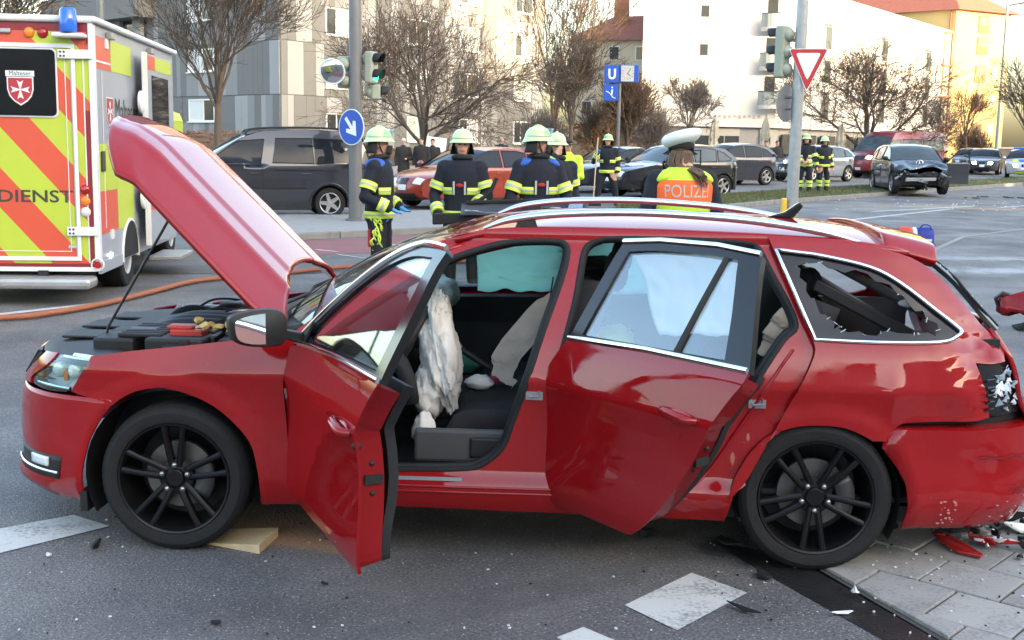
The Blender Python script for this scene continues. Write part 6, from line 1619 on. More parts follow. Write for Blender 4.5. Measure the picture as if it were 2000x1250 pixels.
for z, m in ((1.16, 'lamp_red'), (1.045, 'orange_plastic'), (.935, 'lamp_clear')):
    b = MB(); b.lathe([(0, -.03), (.03, -.028), (.046, -.015), (.052, .0)], 18, (-.115, -.012, z), 'y'); b.build('rear_lamp', MAT[m], AMB, angle=40)
for x, m in ((-.60, 'orange_plastic'), (-.47, 'lamp_red')):
    b = MB(); b.lathe([(0, -.03), (.03, -.028), (.048, -.015), (.054, .0)], 18, (x, -.02, 2.70), 'y'); b.build('rear_lamp', MAT[m], AMB, angle=40)
for x in (-1.15, -.93): ab('lamp_hood', (x, -.05, 2.69), (x+.16, -.02, 2.735), MAT['amb_steel'], bevel=.01)
b = MB(); b.lathe([(0, -.02), (.035, -.02), (.04, 0)], 18, (-.012, -.036, .40), 'y'); b.build('corner_reflector', MAT['lamp_red'], AMB, angle=40)
b = MB(); b.lathe([(.052, -.004), (.06, -.012), (.07, 0)], 18, (-.012, -.036, .40), 'y'); b.build('reflector_ring', MAT['amb_white'], AMB, angle=40)
b = MB(); b.box((-.36, -.16, 2.655), (-.04, .0, 2.70)); b.build('beacon_shelf', MAT['amb_white'], AMB, bevel=.03)
b = MB(); b.lathe([(.075, 2.705), (.085, 2.73), (.085, 2.80), (.078, 2.92), (.06, 2.94), (0, 2.945)], 20, (-.20, -.10, 0), 'z'); b.build('blue_beacon', MAT['blue_lamp'], AMB, angle=40)
# step bumper
b = MB(); b.box((-2.15, -.28, .17), (-.03, .05, .285)); b.build('rear_step', MAT['amb_steel'], AMB, bevel=.04)
for x in (-1.8, -1.2, -.6):
    ab('step_bracket', (x, -.05, .25), (x+.1, .1, .34), MAT['black_plastic'])
# side panels (flat colour fields)
def sp(name, y0, y1, z0, z1, mat, x=.0015, d=.004): return ab(name, (x, y0, z0), (x+d, y1, z1), MAT[mat])
sp('side_field', .02, .72, 2.38, 2.70, 'amb_red'); sp('side_field', .73, 1.70, 2.38, 2.70, 'amb_yellow'); sp('side_field', .08, .70, 2.44, 2.46, 'amb_white', .006)
sp('side_field', .02, .85, 1.14, 1.62, 'amb_yellow'); sp('side_field', .02, .85, .70, 1.135, 'amb_red'); sp('side_field', .86, 1.65, .70, 1.62, 'amb_yellow'); sp('side_field', .02, .72, .40, .695, 'amb_silver'); sp('side_line', .02, 1.0, .36, .40, 'orange_plastic')
sp('side_pillar', .02, .08, .42, 2.8, 'amb_white', .006); sp('side_groove', .30, .312, .75, 2.36, 'amb_white', .006)
emblem(AMB, .62, 1.98, .30, .004, title=False, ux=V(0, 1, 0), out=V(1, 0, 0))
lettering('side_lettering', 'Malteser', .36, MAT['ink'], AMB, (.0065, .86, 1.86), (0, 1, 0), (0, 0, 1), sx=.9)
for z in (2.60, .62): ab('side_clip', (.003, .48, z), (.02, .60, z+.10), MAT['amb_white'])
ab('side_handle', (.006, .16, 1.34), (.03, .28, 1.55), MAT['ink'], bevel=.01)
ab('side_marker', (.006, .42, .44), (.02, .50, .47), MAT['lamp_on'])
for y in (.55, 2.6): ab('side_lamp', (.0, y, 2.70), (.07, y+.16, 2.77), MAT['amb_steel'], bevel=.01)
# wheel arch and wheels
b = MB(); b.lathe([(.43, -.2), (.43, .012), (.40, .02), (.40, -.2)], 24, (0, 1.42, .36), 'x', a0=radians(-5), a1=radians(185)); b.build('arch_trim', MAT['amb_white'], AMB, angle=50)
b = MB(); b.lathe([(0, .006), (.40, .006)], 24, (0, 1.42, .36), 'x', a0=0, a1=pi); b.build('arch_opening', MAT['rubber'], AMB)
for (x, y) in ((-.08, 1.42), (-2.12, 1.42), (-.25, 5.0), (-1.95, 5.0)):
    b = MB(); b.lathe([(.0, .03), (.12, .03), (.2, .0), (.22, .04), (.33, .05), (.355, .03), (.36, 0), (.36, -.2), (.33, -.24), (0, -.24)], 28, (0, 0, 0), 'x'); w_ = b.build('wheel', MAT['tyre'], AMB, angle=40); w_.location = (x, y, .36)
    b = MB(); b.lathe([(0, .05), (.06, .05), (.08, .035), (.19, .03), (.21, .045)], 24, (0, 0, 0), 'x'); b.build('hub', MAT['amb_steel'], w_, angle=40)
ab('side_skirt', (-.02, .02, .30), (.012, .98, .42), MAT['amb_silver'])
# sliding door standing proud of the side
dr = ab('side_door', (.10, 1.85, .45), (.15, 3.35, 2.66), MAT['amb_silver'], bevel=.01)
ab('door_edge', (.095, 1.83, .44), (.155, 1.86, 2.67), MAT['amb_white'], dr)
for y0, y1, z0, z1, m in ((1.90, 2.3, 2.48, 2.64, 'amb_red'), (2.31, 3.3, 2.48, 2.64, 'amb_yellow'), (1.90, 2.35, .85, 1.35, 'amb_red'), (2.36, 3.3, .85, 1.35, 'amb_yellow')):
    b = MB(); b.box((.151, y0, z0), (.154, y1, z1)); b.build('door_field', MAT[m], dr)
b = MB(); b.box((.151, 2.1, 1.70), (.158, 3.1, 2.42)); b.build('door_window', MAT['car_glass'], dr, bevel=.01)
for z in (2.1, 1.0):
    b = MB(); b.lathe([(0, .02), (.10, .02), (.13, .0), (.13, -.03)], 20, (.10, 1.82, z), 'x'); b.build('hinge_disc', MAT['amb_white'], dr, angle=40)
ab('entry_step', (.02, 2.3, .22), (.40, 3.2, .27), MAT['amb_steel'], bevel=.01)
# ------------------------------------------------------------------ people
pm('skin', (.50, .27, .19), rough=.55, var=.08, vs=30); pm('ff_navy', (.010, .012, .022), rough=.85, var=.3, vs=12, bump=.3, bs=60); pm('ff_silver', (.42, .44, .42), rough=.5, var=.1); pm('ff_helmet', (.56, .74, .36), rough=.35, var=.08, vs=5, coat=.3)
pm('blue_vest', (.03, .10, .42), rough=.7, var=.15); pm('boot', (.015, .014, .014), rough=.6, var=.2); pm('red_cloth', (.33, .02, .025), rough=.7, var=.1); pm('glove_blue', (.04, .25, .62), rough=.6, var=.1); pm('hair_brown', (.11, .068, .040), rough=.6, var=.35, vs=40, bump=.4, bs=90); pm('hair_dark', (.02, .015, .012), rough=.7, var=.2); pm('coat_black', (.018, .018, .02), rough=.85, var=.3); pm('jeans_dark', (.02, .025, .045), rough=.85, var=.2)
pm('hivis_orange', (.85, .13, .02), rough=.55, var=.08); pm('cap_white', (.72, .76, .76), rough=.45, var=.04); pm('hivis_vest', (.50, .72, .04), rough=.6, var=.08, vs=6, bump=.3, bs=25); pm('hivis_band', (.62, .78, .10), rough=.55, var=.08, vs=10)
def person(name, label, pos, face, h=1.80, top='ff_navy', legs='ff_navy', shoe='boot', skin='skin', hands=('skin', 'skin'), lh=None, rh=None, le=None, re_=None, stance=.13, bulk=1., head_turn=0., lean=0., vox=.014, group=None, stride=0., cap=None, head_tilt=0., drop=0.):
    """x = the person's right, y = forward; hands / elbows in metres for a 1.80 m body"""
    k = h/1.80
    root = thing(name, label, 'person', (pos[0], pos[1], pos[2] if len(pos) > 2 else gz(pos[1])), face, group)
    P = lambda x, y, z: V(x*k, (y+lean*max(0, z-.9))*k, z*k)
    b = MB(); B_ = bulk
    # trunk
    prof = [(.80, .165, .125), (.90, .172, .130), (1.00, .165, .125), (1.12, .178, .130), (1.25, .195, .135), (1.36, .205, .125), (1.44, .165, .105), (1.49, .085, .080), (1.53, .060, .062)]
    def ring(z): return interp(z, [p[0] for p in prof], [p[1] for p in prof])*B_, interp(z, [p[0] for p in prof], [p[2] for p in prof])*B_
    n = 20; vs = []; fs = []
    for z, a, c in prof:
        for i in range(n):
            t = 2*pi*i/n; vs.append(P(a*B_*cos(t), c*B_*sin(t), z))
    for i in range(len(prof)-1):
        for j in range(n): fs.append((i*n+j, i*n+(j+1) % n, (i+1)*n+(j+1) % n, (i+1)*n+j))
    fs.append(tuple(range(n))[::-1]); fs.append(tuple((len(prof)-1)*n+i for i in range(n))); b.add(vs, fs)
    HC = P(0, .015+drop*.6, 1.655-drop)
    Rh = Matrix.Rotation(head_turn, 3, 'Z') @ Matrix.Rotation(head_tilt, 3, 'X')
    b.tube([P(0, 0, 1.42), P(0, .01, 1.60)], [.068*k, .058*k], 12)
    hd = lambda x, y, z: HC+Rh @ V(x*k, y*k, z*k)
    b.ell(HC+Rh @ V(0, -.01*k, .025*k), (.078*k, .098*k, .10*k), 18, 12, rot=Rh); b.ell(HC+Rh @ V(0, .025*k, -.05*k), (.058*k, .068*k, .075*k), 14, 10, rot=Rh)
    b.add([hd(-.014, .085, -.02), hd(.014, .085, -.02), hd(0, .118, -.024), hd(0, .088, .03), hd(0, .06, 0)], [(0, 1, 2), (0, 2, 3), (1, 3, 2), (0, 4, 1), (0, 3, 4), (1, 4, 3)])
    for s in (-1, 1): b.ell(hd(s*.079, -.005, -.005), (.012*k, .022*k, .032*k), 8, 6, rot=Rh)
    limbs = {}
    for s, hand, elb in ((-1, lh, le), (1, rh, re_)):
        sh = P(s*.185*B_**.5, 0, 1.40)
        hand = hand or (s*.27, .05, .80); elb = elb or (s*.27, -.04, 1.10)
        e = P(*elb); w = P(*hand)
        b.tube([P(s*.10, 0, 1.40), sh, sh.lerp(e, .5), e, e.lerp(w, .5), w], [.075*k*B_, .078*k*B_, .066*k*B_, .058*k*B_, .053*k*B_, .046*k*B_], 12)
        b.ell(sh, (.080*k*B_, .075*k*B_, .075*k*B_), 12, 8); b.ell(e, (.058*k*B_,)*3, 10, 8)
        d = (w-e).normalized(); hc = w+d*.055*k; side_ = d.cross(V(0, 1, 0) if abs(d.y) < .8 else V(0, 0, 1)).normalized(); up_ = side_.cross(d)
        b.tube([w-d*.02*k, w+d*.03*k, w+d*.085*k], [.030*k, .042*k, .036*k], 10, flat=.55, up=tuple(up_))
        for q in range(4):
            o = side_*((q-1.5)*.020*k); L_ = (.060, .072, .068, .052)[q]*k
            p0 = w+d*.08*k+o; p1 = p0+d*L_*.5+up_*.008*k; p2 = p1+d*L_*.35-up_*.022*k*(1 if s > 0 else -1)
            b.tube([p0-d*.02*k, p0, p1, p2], [.0105*k, .0105*k, .0095*k, .008*k], 6)
        t0 = w+d*.03*k-side_*.035*k*(1 if s > 0 else -1)*(-1); b.tube([t0, t0+d*.04*k+side_*.022*k*(1 if s > 0 else -1), t0+d*.075*k+side_*.024*k*(1 if s > 0 else -1)], [.013*k, .012*k, .009*k], 6)
        limbs[s] = (sh, e, w, hc)
        hip = P(s*.095, 0, .86); kn = P(s*(.095+stance*.35), .03+s*stride*.5, .47); an = P(s*(.06+stance*.6), -.01+s*stride, .10)
        b.tube([P(s*.08, 0, .95), hip, hip.lerp(kn, .5), kn, kn.lerp(an, .45), an], [.095*k*B_, .098*k*B_, .086*k*B_, .070*k*B_, .070*k*B_, .060*k*B_], 12)
        b.tube([an+V(0, -.06*k, -.05*k), an+V(0, .02*k, -.045*k), an+V(0, .12*k, -.06*k), an+V(0, .17*k, -.07*k)], [.050*k, .056*k, .050*k, .030*k], 10)
        b.tube([an+V(0, 0, .18*k), an+V(0, 0, -.04*k)], [.066*k, .058*k], 10)
        limbs[s] += (hip, kn, an)
    tmp = b.build('tmp_body', MAT[top])
    m = tmp.modifiers.new('r', 'REMESH'); m.mode = 'VOXEL'; m.voxel_size = vox
    m = tmp.modifiers.new('s', 'SMOOTH'); m.factor = .5; m.iterations = 3
    me = bpy.data.meshes.new_from_object(tmp.evaluated_get(bpy.context.evaluated_depsgraph_get()))
    old = tmp.data; bpy.data.objects.remove(tmp); bpy.data.meshes.remove(old)
    me.name = 'body'; me.materials.clear()
    mats = [MAT[top], MAT[legs], MAT[shoe], MAT[skin], MAT[hands[0]], MAT[hands[1]]]
    idx = []
    for p in me.polygons:
        c = p.center; i = 0
        near = False
        for s, q in ((-1, 4), (1, 5)):
            sh, e, w, hc = limbs[s][:4]
            d = (w-e).normalized()
            if (c-w).dot(d) > .012*k and (c-w).length < .21*k: i = q; near = True
        if not near:
            if (c-HC).length < .20*k and c.z > P(0, 0, 1.535-drop).z: i = 3
            elif c.z < .30*k: i = 2
            elif c.z < .80*k: i = 1
        idx.append(i)
    me.polygons.foreach_set('material_index', idx)
    body = finish(me, 'body', mats, root, angle=80)
    # simple facial features
    for s in (-1, 1):
        e = MB(); e.ell(hd(s*.031, .083, .012), (.012*k, .006*k, .007*k), 8, 6, rot=Rh); e.build('eye', MAT['hair_dark'], root, angle=60)
        e = MB(); e.tube([hd(s*.012, .094, .030), hd(s*.030, .094, .036), hd(s*.050, .082, .030)], .0045*k, 5); e.build('eyebrow', MAT['hair_dark'], root)
    e = MB(); e.tube([hd(-.026, .083, -.062), hd(0, .093, -.060), hd(.026, .083, -.062)], .005*k, 5); e.build('mouth', MAT['red_cloth'], root)
    def tband(z0, z1, mat='hivis_band', a0=0., a1=2*pi, grow=.012, stripe=True, nm='reflective_band'):
        full = a1-a0 > 6.2; nn = 28
        def f(u, v):
            z = z0+(z1-z0)*v; a, c = ring(z); t = a0+(a1-a0)*u
            return P((a+grow)*cos(t), (c+grow)*sin(t), z)
        for (v0, v1, mm, g) in (((0, 1, mat, 0.), (.38, .62, 'ff_silver', .003)) if stripe else ((0, 1, mat, 0.),)):
            q = MB(); gg = grow+g
            def f2(u, v):
                z = z0+(z1-z0)*(v0+(v1-v0)*v); a, c = ring(z); t = a0+(a1-a0)*u
                return P((a+gg)*cos(t), (c+gg)*sin(t), z)
            q.grid(f2, nn, 3, closeu=full); q.build(nm if mm == mat else 'band_stripe', MAT[mm], root, angle=60, solid=.004)
    def lband(s, seg, t0, t1, r0, mat='hivis_band', stripe=True):
        sh, e, w, hc, hip, kn, an = limbs[s]
        A, C_ = {'ua': (sh, e), 'fa': (e, w), 'th': (hip, kn), 'sh': (kn, an)}[seg]
        q = MB(); q.tube([A.lerp(C_, t0), A.lerp(C_, t1)], r0*k*B_, 16, caps=True); q.build('reflective_band', MAT[mat], root, angle=50)
        if stripe:
            tm = (t0+t1)/2; dt = (t1-t0)*.13
            q = MB(); q.tube([A.lerp(C_, tm-dt), A.lerp(C_, tm+dt)], (r0+.004)*k*B_, 16, caps=True); q.build('band_stripe', MAT['ff_silver'], root, angle=50)
    return dict(root=root, P=P, hd=hd, HC=HC, Rh=Rh, k=k, limbs=limbs, tband=tband, lband=lband, ring=ring)
def helmet(p, visor=True, guard=True):
    k = p['k']; hd = p['hd']; b = MB(); n = 28
    prof = [(.0, .158), (.045, .154), (.085, .136), (.112, .102), (.124, .060), (.128, .035), (.150, .012), (.165, .000), (.160, -.004), (.13, .008)]
    vs = []; fs = []
    for (r, z) in prof:
        for i in range(n):
            t = 2*pi*i/n; fx = 1.0+.16*(1 if True else 0); back = .10*max(0, -sin(t))
            vs.append(hd(r*.92*cos(t), r*(1.10+back)*sin(t)-.012, z+.032-(.025*max(0, -sin(t))**2 if r > .14 else 0)))
    for i in range(len(prof)-1):
        for j in range(n): fs.append((i*n+j, (i+1)*n+j, (i+1)*n+(j+1) % n, i*n+(j+1) % n))
    b.add(vs, fs); h = b.build('helmet', MAT['ff_helmet'], p['root'], angle=50)
    b = MB(); b.tube([hd(.122*.95*cos(2*pi*i/24), .122*1.15*sin(2*pi*i/24)-.012, .083) for i in range(24)], .0065*k, 6, closed=True); b.build('helmet_band', MAT['ff_silver'], h, angle=60)
    b = MB(); b.tube([hd(0, .135-.012-.275*i/10, .085+.115*sin(pi*i/10)) for i in range(11)], .010*k, 6); b.build('helmet_ridge', MAT['ff_helmet'], h, angle=60)
    if guard:
        b = MB(); b.grid(lambda u, v: hd((.112+.03*v)*cos(pi+pi*u), (.125+.03*v)*sin(pi+pi*u)-.012, .03-.13*v), 14, 4); b.build('neck_guard', MAT['coat_black'], h, angle=60, solid=.006)
    if visor:
        b = MB(); b.grid(lambda u, v: hd((.118+.012*v)*cos(pi*.15+pi*.7*u), (.14+.02*v)*sin(pi*.15+pi*.7*u)-.005, .085+.085*v), 12, 3); b.build('visor', MAT['glass_clear'], h, angle=60, solid=.003)
    b = MB(); b.tube([hd(-.082, .0, .02), hd(-.066, .03, -.07), hd(0, .05, -.135), hd(.066, .03, -.07), hd(.082, 0, .02)], .008*k, 6); b.build('chin_strap', MAT['coat_black'], h, angle=60)
    return h
def firefighter(label, pos, face, helm=dict(), bands=True, straps=True, yoke=False, legband=False, redshoulder=False, vox=.014, **kw):
    p = person('person', label, pos, face, top='ff_navy', legs='ff_navy', bulk=kw.pop('bulk', 1.22), vox=vox, group='firefighters at the crash', **kw)
    helmet(p, **helm)
    p['tband'](.835, .915)
    p['tband'](1.10, 1.18, a0=radians(18), a1=radians(68)); p['tband'](1.10, 1.18, a0=radians(112), a1=radians(162)); p['tband'](1.12, 1.20, a0=radians(195), a1=radians(345))
    for s in (-1, 1):
        p['lband'](s, 'ua', .50, .76, .079); p['lband'](s, 'fa', .52, .84, .063)
        if legband: p['lband'](s, 'sh', .20, .42, .086); p['lband'](s, 'sh', .52, .72, .082)
    P, k = p['P'], p['k']
    if straps:
        for s in (-1, 1):
            b = MB(); b.grid(lambda u, v: (lambda a: P(s*.065+.022*(v-.5), a[1]+.014, 1.10+.15*u))(p['ring'](1.10+.15*u)), 4, 2); b.build('chest_strap', MAT['ff_silver'], p['root'], solid=.006)
        b = MB(); b.ell(P(0, p['ring'](1.2)[1]+.012, 1.205), (.045*k, .012*k, .024*k), 12, 8); b.build('badge', MAT['red_cloth'], p['root'], angle=60)
    b = MB(); b.tube([P((.098)*cos(2*pi*i/20), .098*sin(2*pi*i/20)*.95+.005, 1.515+.012*sin(2*pi*i/20)) for i in range(20)], .030*k, 8, closed=True); b.build('collar', MAT['coat_black'], p['root'], angle=60)
    b = MB(); b.grid(lambda u, v: p['hd']((.088+.004*v)*cos(pi*1.12+pi*.76*u*0+pi*.0+2*pi*u), (.105)*sin(pi*1.12+2*pi*u)-.008, .03-.15*v) if False else p['hd'](.086*cos(2*pi*u), .104*sin(2*pi*u)-.012+(-.03 if sin(2*pi*u) > .55 else 0), .045-.17*v), 24, 4, closeu=True) if False else None
    if yoke:
        for s in (-1, 1):
            b = MB(); b.ell(P(s*.165, -.005, 1.44), (.105*k, .115*k, .050*k), 18, 10, rot=Matrix.Rotation(s*.45, 3, 'Y')); b.build('blue_yoke', MAT['blue_vest'], p['root'], angle=60)
    if redshoulder:
        sh, e = p['limbs'][1][:2] if redshoulder > 0 else p['limbs'][-1][:2]
        b = MB(); b.ell(sh.lerp(e, .12), (.085, .085, .07), 14, 8); b.build('red_patch', MAT['red_cloth'], p['root'], angle=60)
    return p
# three in front around the black panel
f1 = firefighter('firefighter with blue shoulder yoke standing in profile beside the sign mast', (-1.52, 13.3), radians(-98), h=1.80, yoke=True, rh=(.24, .20, .95), re_=(.31, -.08, 1.08), lh=(-.20, .20, .95), le=(-.27, -.02, 1.08), hands=('glove_blue', 'glove_blue'), vox=.013, straps=False, helm=dict(visor=True))
b = MB(); b.grid(lambda u, v: f1['hd']((.055-.01*v)*cos(pi*u), .085+.045*sin(pi*u)*(1-.3*v), -.01-.10*v), 8, 4); b.build('breathing_mask', MAT['coat_black'], f1['root'], angle=60, solid=.01)
pr_ = random.Random(2)
b = MB()
for k in range(9):
    pts = [f1['P'](.20+pr_.uniform(-.05, .05), .02+pr_.uniform(-.07, .07), .84-.34*t+pr_.uniform(-.02, .02)) for t in (0, .25, .5, .75, 1)]
    b.tube(cr([tuple(p) for p in pts], 4), .009, 6)
b.build('rope_bundle', MAT['hivis_band'], f1['root'], angle=60)
for s in (-1, 1):
    b = MB(); b.cbox(f1['P'](s*.17, .05, .58), (.012, .035, .22)); b.build('trouser_strip', MAT['ff_silver'], f1['root'])
b = MB(); b.cbox(f1['P'](.19, -.02, .62), (.02, .12, .20)); b.build('trouser_pocket', MAT['red_cloth'], f1['root'], bevel=.01)
f2 = firefighter('bare-faced firefighter with red shoulder patch gripping the end of the black panel', (-.60, 13.6), radians(172), h=1.80, redshoulder=-1, rh=(.22, .26, .86), re_=(.32, .02, 1.08), lh=(-.20, .30, .99), le=(-.30, .02, 1.10), head_turn=radians(10), vox=.013, helm=dict(visor=False))
b = MB(); b.tube(cr([tuple(f2['P'](*q)) for q in ((-.05, .35, .99), (-.22, .33, 1.03), (-.36, .28, 1.14), (-.44, .24, 1.30))], 5), .022, 8); b.build('breathing_hose', MAT['rubber'], f2['root'], angle=60)
f3 = firefighter('masked firefighter with blue shoulders holding the middle of the black panel', (.27, 13.5), radians(192), h=1.84, yoke=True, rh=(.16, .34, .93), re_=(.33, .04, 1.04), lh=(-.16, .34, .93), le=(-.33, .04, 1.04), head_turn=radians(72), vox=.013)
b = MB(); b.grid(lambda u, v: f3['hd']((.055-.01*v)*cos(pi*u), .085+.045*sin(pi*u)*(1-.3*v), -.01-.10*v), 8, 4); b.build('breathing_mask', MAT['coat_black'], f3['root'], angle=60, solid=.01)
f4 = firefighter('firefighter with one hand raised to his face behind the masked one', (.53, 15.2), radians(200), h=1.78, rh=(.10, .24, 1.56), re_=(.26, .22, 1.27), lh=(-.30, .10, .85), vox=.018, straps=False, helm=dict(visor=False))
f5 = firefighter('firefighter with blue glove leaning on a broom before the black crossover', (2.42, 31.0), radians(165), h=1.80, rh=(.20, .34, 1.36), re_=(.34, .16, 1.12), lh=(-.28, .06, .85), hands=('skin', 'glove_blue'), vox=.022, stride=.10, stance=.30, straps=False)
b = MB(); b.ell(f5['P'](-.05, -.20, 1.25), (.14, .12, .24), 12, 8); b.build('air_cylinder', MAT['coat_black'], f5['root'], angle=60)
hb = f5['limbs'][1][3]; wb = f5['root'].matrix_basis @ hb
br = thing('broom', 'long wooden broom held upright by the firefighter with the blue glove', 'broom', (wb.x-.12, wb.y-.2, gz(30.7)))
b = MB(); b.tube([V(0, 0, .1), V(.10, .22, 1.75)], .016, 8); b.build('handle', MAT['wood'], br, angle=60)
b = MB(); b.box((-.22, -.04, .07), (.22, .04, .12)); b.build('head', MAT['wood'], br)
b = MB(); b.hexa([V(-.21, -.04, 0), V(.21, -.04, 0), V(.21, .04, 0), V(-.21, .04, 0), V(-.2, -.03, .07), V(.2, -.03, .07), V(.2, .03, .07), V(-.2, .03, .07)]); b.build('bristles', MAT['rubber'], br)
f6 = firefighter('taller of two firefighters with banded trousers standing on the median kerb', (9.15, 37.4, gz(37.4)+.13), radians(160), h=1.80, legband=True, lh=(-.06, .24, .95), le=(-.30, .06, 1.05), rh=(.06, .24, .98), re_=(.30, .06, 1.05), vox=.024, straps=False)
f7 = firefighter('shorter of two firefighters with banded trousers standing on the median kerb', (9.95, 38.3, gz(38.3)+.13), radians(195), h=1.74, legband=True, lh=(-.30, .05, .82), rh=(.28, .08, .82), vox=.024, straps=False, helm=dict(visor=False))
# paramedic in hi-vis jacket
hv = person('person', 'person in yellow hi-vis jacket and dark cap looking down behind the firefighters', (.98, 22.0), radians(165), h=1.74, top='hivis_vest', legs='jeans_dark', bulk=1.2, rh=(.05, .28, 1.12), re_=(.28, .06, 1.08), lh=(-.05, .28, 1.10), le=(-.28, .06, 1.08), vox=.018, head_tilt=radians(-18), head_turn=radians(30))
b = MB(); b.ell(hv['hd'](0, -.012, .075), (.090*hv['k'], .108*hv['k'], .060*hv['k']), 16, 8); b.ell(hv['hd'](0, .10, .06), (.07, .05, .010), 12, 6); b.build('cap', MAT['hair_dark'], hv['root'], angle=60)
hv['tband'](.86, .92, 'ff_silver', stripe=False)
# traffic police officer seen from behind
po = person('person', 'traffic police officer from behind in POLIZEI vest and white cap with long brown hair', (1.33, 9.4), radians(8), h=1.87, drop=.085, top='ff_navy', legs='jeans_dark', bulk=1.10, lh=(-.27, .14, .98), le=(-.30, -.02, 1.08), rh=(.34, .20, 1.00), re_=(.29, -.02, 1.08), vox=.013, head_turn=radians(-12), head_tilt=radians(-6))
P, k = po['P'], po['k']
def vz(u, v, g=.020):
    z = .80+.70*v; a, c = po['ring'](z); sqz = .97 if z > 1.40 else 1.
    return P((a*sqz+g)*cos(2*pi*u), (c+g+.008)*sin(2*pi*u), z)
b = MB(); b.grid(vz, 40, 24, closeu=True); ve = b.build('vest', MAT['hivis_vest'], po['root'], angle=70, solid=.006)
def vpatch(nm, u0, u1, z0, z1, mat, g=.0235):
    b = MB(); b.grid(lambda u, v: vz(u0+(u1-u0)*u, (z0+(z1-z0)*v-.80)/.70, g), 24, 8); return b.build(nm, MAT[mat], ve, angle=70)
vpatch('orange_panel', .55, .95, 1.245, 1.405, 'hivis_orange')
for s_ in (-1, 1):
    b = MB(); b.ell(P(s_*.155, -.01, 1.425), (.092*k, .108*k, .048*k), 18, 10, rot=Matrix.Rotation(s_*.45, 3, 'Y')); b.build('vest_shoulder', MAT['hivis_vest'], ve, angle=60)
for u0, u1 in ((.515, .565), (.935, .985)): vpatch('grey_edge', u0, u1, .82, 1.47, 'ff_silver', .0245)
vpatch('grey_hem', .0, 1., .80, .86, 'ff_silver', .0245)
me = text_mesh('POLIZEI', .135, 'CENTER')
bm = bmesh.new(); bm.from_mesh(me); bmesh.ops.subdivide_edges(bm, edges=[e for e in bm.edges if e.calc_length() > .03], cuts=2); bm.to_mesh(me); bm.free()
for v_ in me.vertices:
    a, c = po['ring'](1.30); x = v_.co.x*.80; z = 1.278+v_.co.y
    t = 1.5*pi + x/(a+.02); u = t/(2*pi); q = vz(u, (z-.80)/.70, .026); v_.co = q
finish(me, 'vest_lettering', MAT['ff_silver'], ve)
# cap: tilted white crown over a dark band
hd = po['hd']; RC = Matrix.Rotation(radians(0), 3, 'X')
b = MB(); b.grid(lambda u, v: hd((.092+.006*v)*cos(2*pi*u), (.112+.008*v)*sin(2*pi*u)-.008, .062+.045*v), 28, 3, closeu=True); cb_ = b.build('cap_band', MAT['coat_black'], po['root'], angle=60, solid=.006)
b = MB()
def crown(u, v):
    t = 2*pi*u; r = interp(v, [0, .15, .35, .55, .7, .85, 1.], [.100, .126, .150, .156, .140, .09, .0]); z = interp(v, [0, .15, .35, .55, .7, .85, 1.], [.098, .112, .138, .168, .192, .206, .210])
    return hd(r*.98*cos(t), r*1.12*sin(t)-.008, z+r*(.05*sin(t)+.24*cos(t)))
b.grid(crown, 32, 14, closeu=True); b.build('cap_crown', MAT['cap_white'], po['root'], angle=60)
b = MB(); b.grid(lambda u, v: hd((.095+.05*v)*cos(pi*.12+pi*.76*u), (.115+.055*v)*sin(pi*.12+pi*.76*u), .066-.03*v), 14, 3); b.build('cap_peak', MAT['black_gloss'], po['root'], angle=60, solid=.004)
rh_ = random.Random(6)
b = MB(); b.ell(hd(0, -.03, .005), (.088*k, .088*k, .085*k), 18, 12)
for j in range(34):
    a = rh_.uniform(pi*1.02, pi*1.98); x0, y0 = .082*cos(a), .09*sin(a)-.02; sx_ = rh_.uniform(-.02, .05)
    b.tube(cr([tuple(hd(x0, y0, .03)), tuple(hd(x0*1.05, y0-.015, -.07)), tuple(P(x0*.45+.055+sx_*.5, -.125+rh_.uniform(-.02, .02), 1.475)), tuple(P(x0*.18+.105+sx_*.7, -.178+rh_.uniform(-.015, .01), 1.41+rh_.uniform(-.06, .04)))], 4), [.010]*3+[.010]*5+[.009]*3+[.004]*2, 5)
b.build('hair', MAT['hair_brown'], po['root'], angle=60)
# onlookers
def onlooker(label, pos, face, h, coat='coat_black', hair='hair_dark', **kw):
    p = person('person', label, pos, face, h=h, top=coat, legs='jeans_dark', bulk=1.18, vox=.026, group='onlookers on the far pavement', **kw)
    b = MB(); b.ell(p['hd'](0, -.02, .045), (.084*p['k'], .098*p['k'], .085*p['k']), 12, 8); b.build('hair', MAT[hair], p['root'], angle=60)
    b = MB(); b.grid(lambda u, v: (lambda a: p['P']((a[0]+.02+.02*(1-v))*cos(2*pi*u), (a[1]+.02+.02*(1-v))*sin(2*pi*u), .62+.30*v))(p['ring'](max(.8, .62+.30*v))), 18, 3, closeu=True); b.build('coat_skirt', MAT[coat], p['root'], angle=60)
    return p
pm('hair_white', (.55, .53, .50), rough=.7, var=.1)
onlooker('white-haired onlooker in long black coat by the rubbish bin', (-3.62, 38.6), radians(185), 1.62, hair='hair_white', lh=(-.10, .3, 1.05), le=(-.3, .05, 1.05))
onlooker('onlooker in black jacket and dark cap beside the white-haired one', (-3.02, 38.4), radians(165), 1.66)
onlooker('onlooker half hidden behind the one in the dark cap', (-2.72, 39.3), radians(175), 1.62)
onlooker('grey-haired onlooker in dark blue looking over the red hatchback roof', (-.50, 44.0), radians(175), 1.70, coat='jeans_dark', hair='hair_white')
onlooker('cyclist in dark jacket beside a bicycle behind the silver car', (10.6, 50.3), radians(170), 1.74)
onlooker('second dark figure standing behind the cyclist', (11.4, 51.8), radians(190), 1.74)
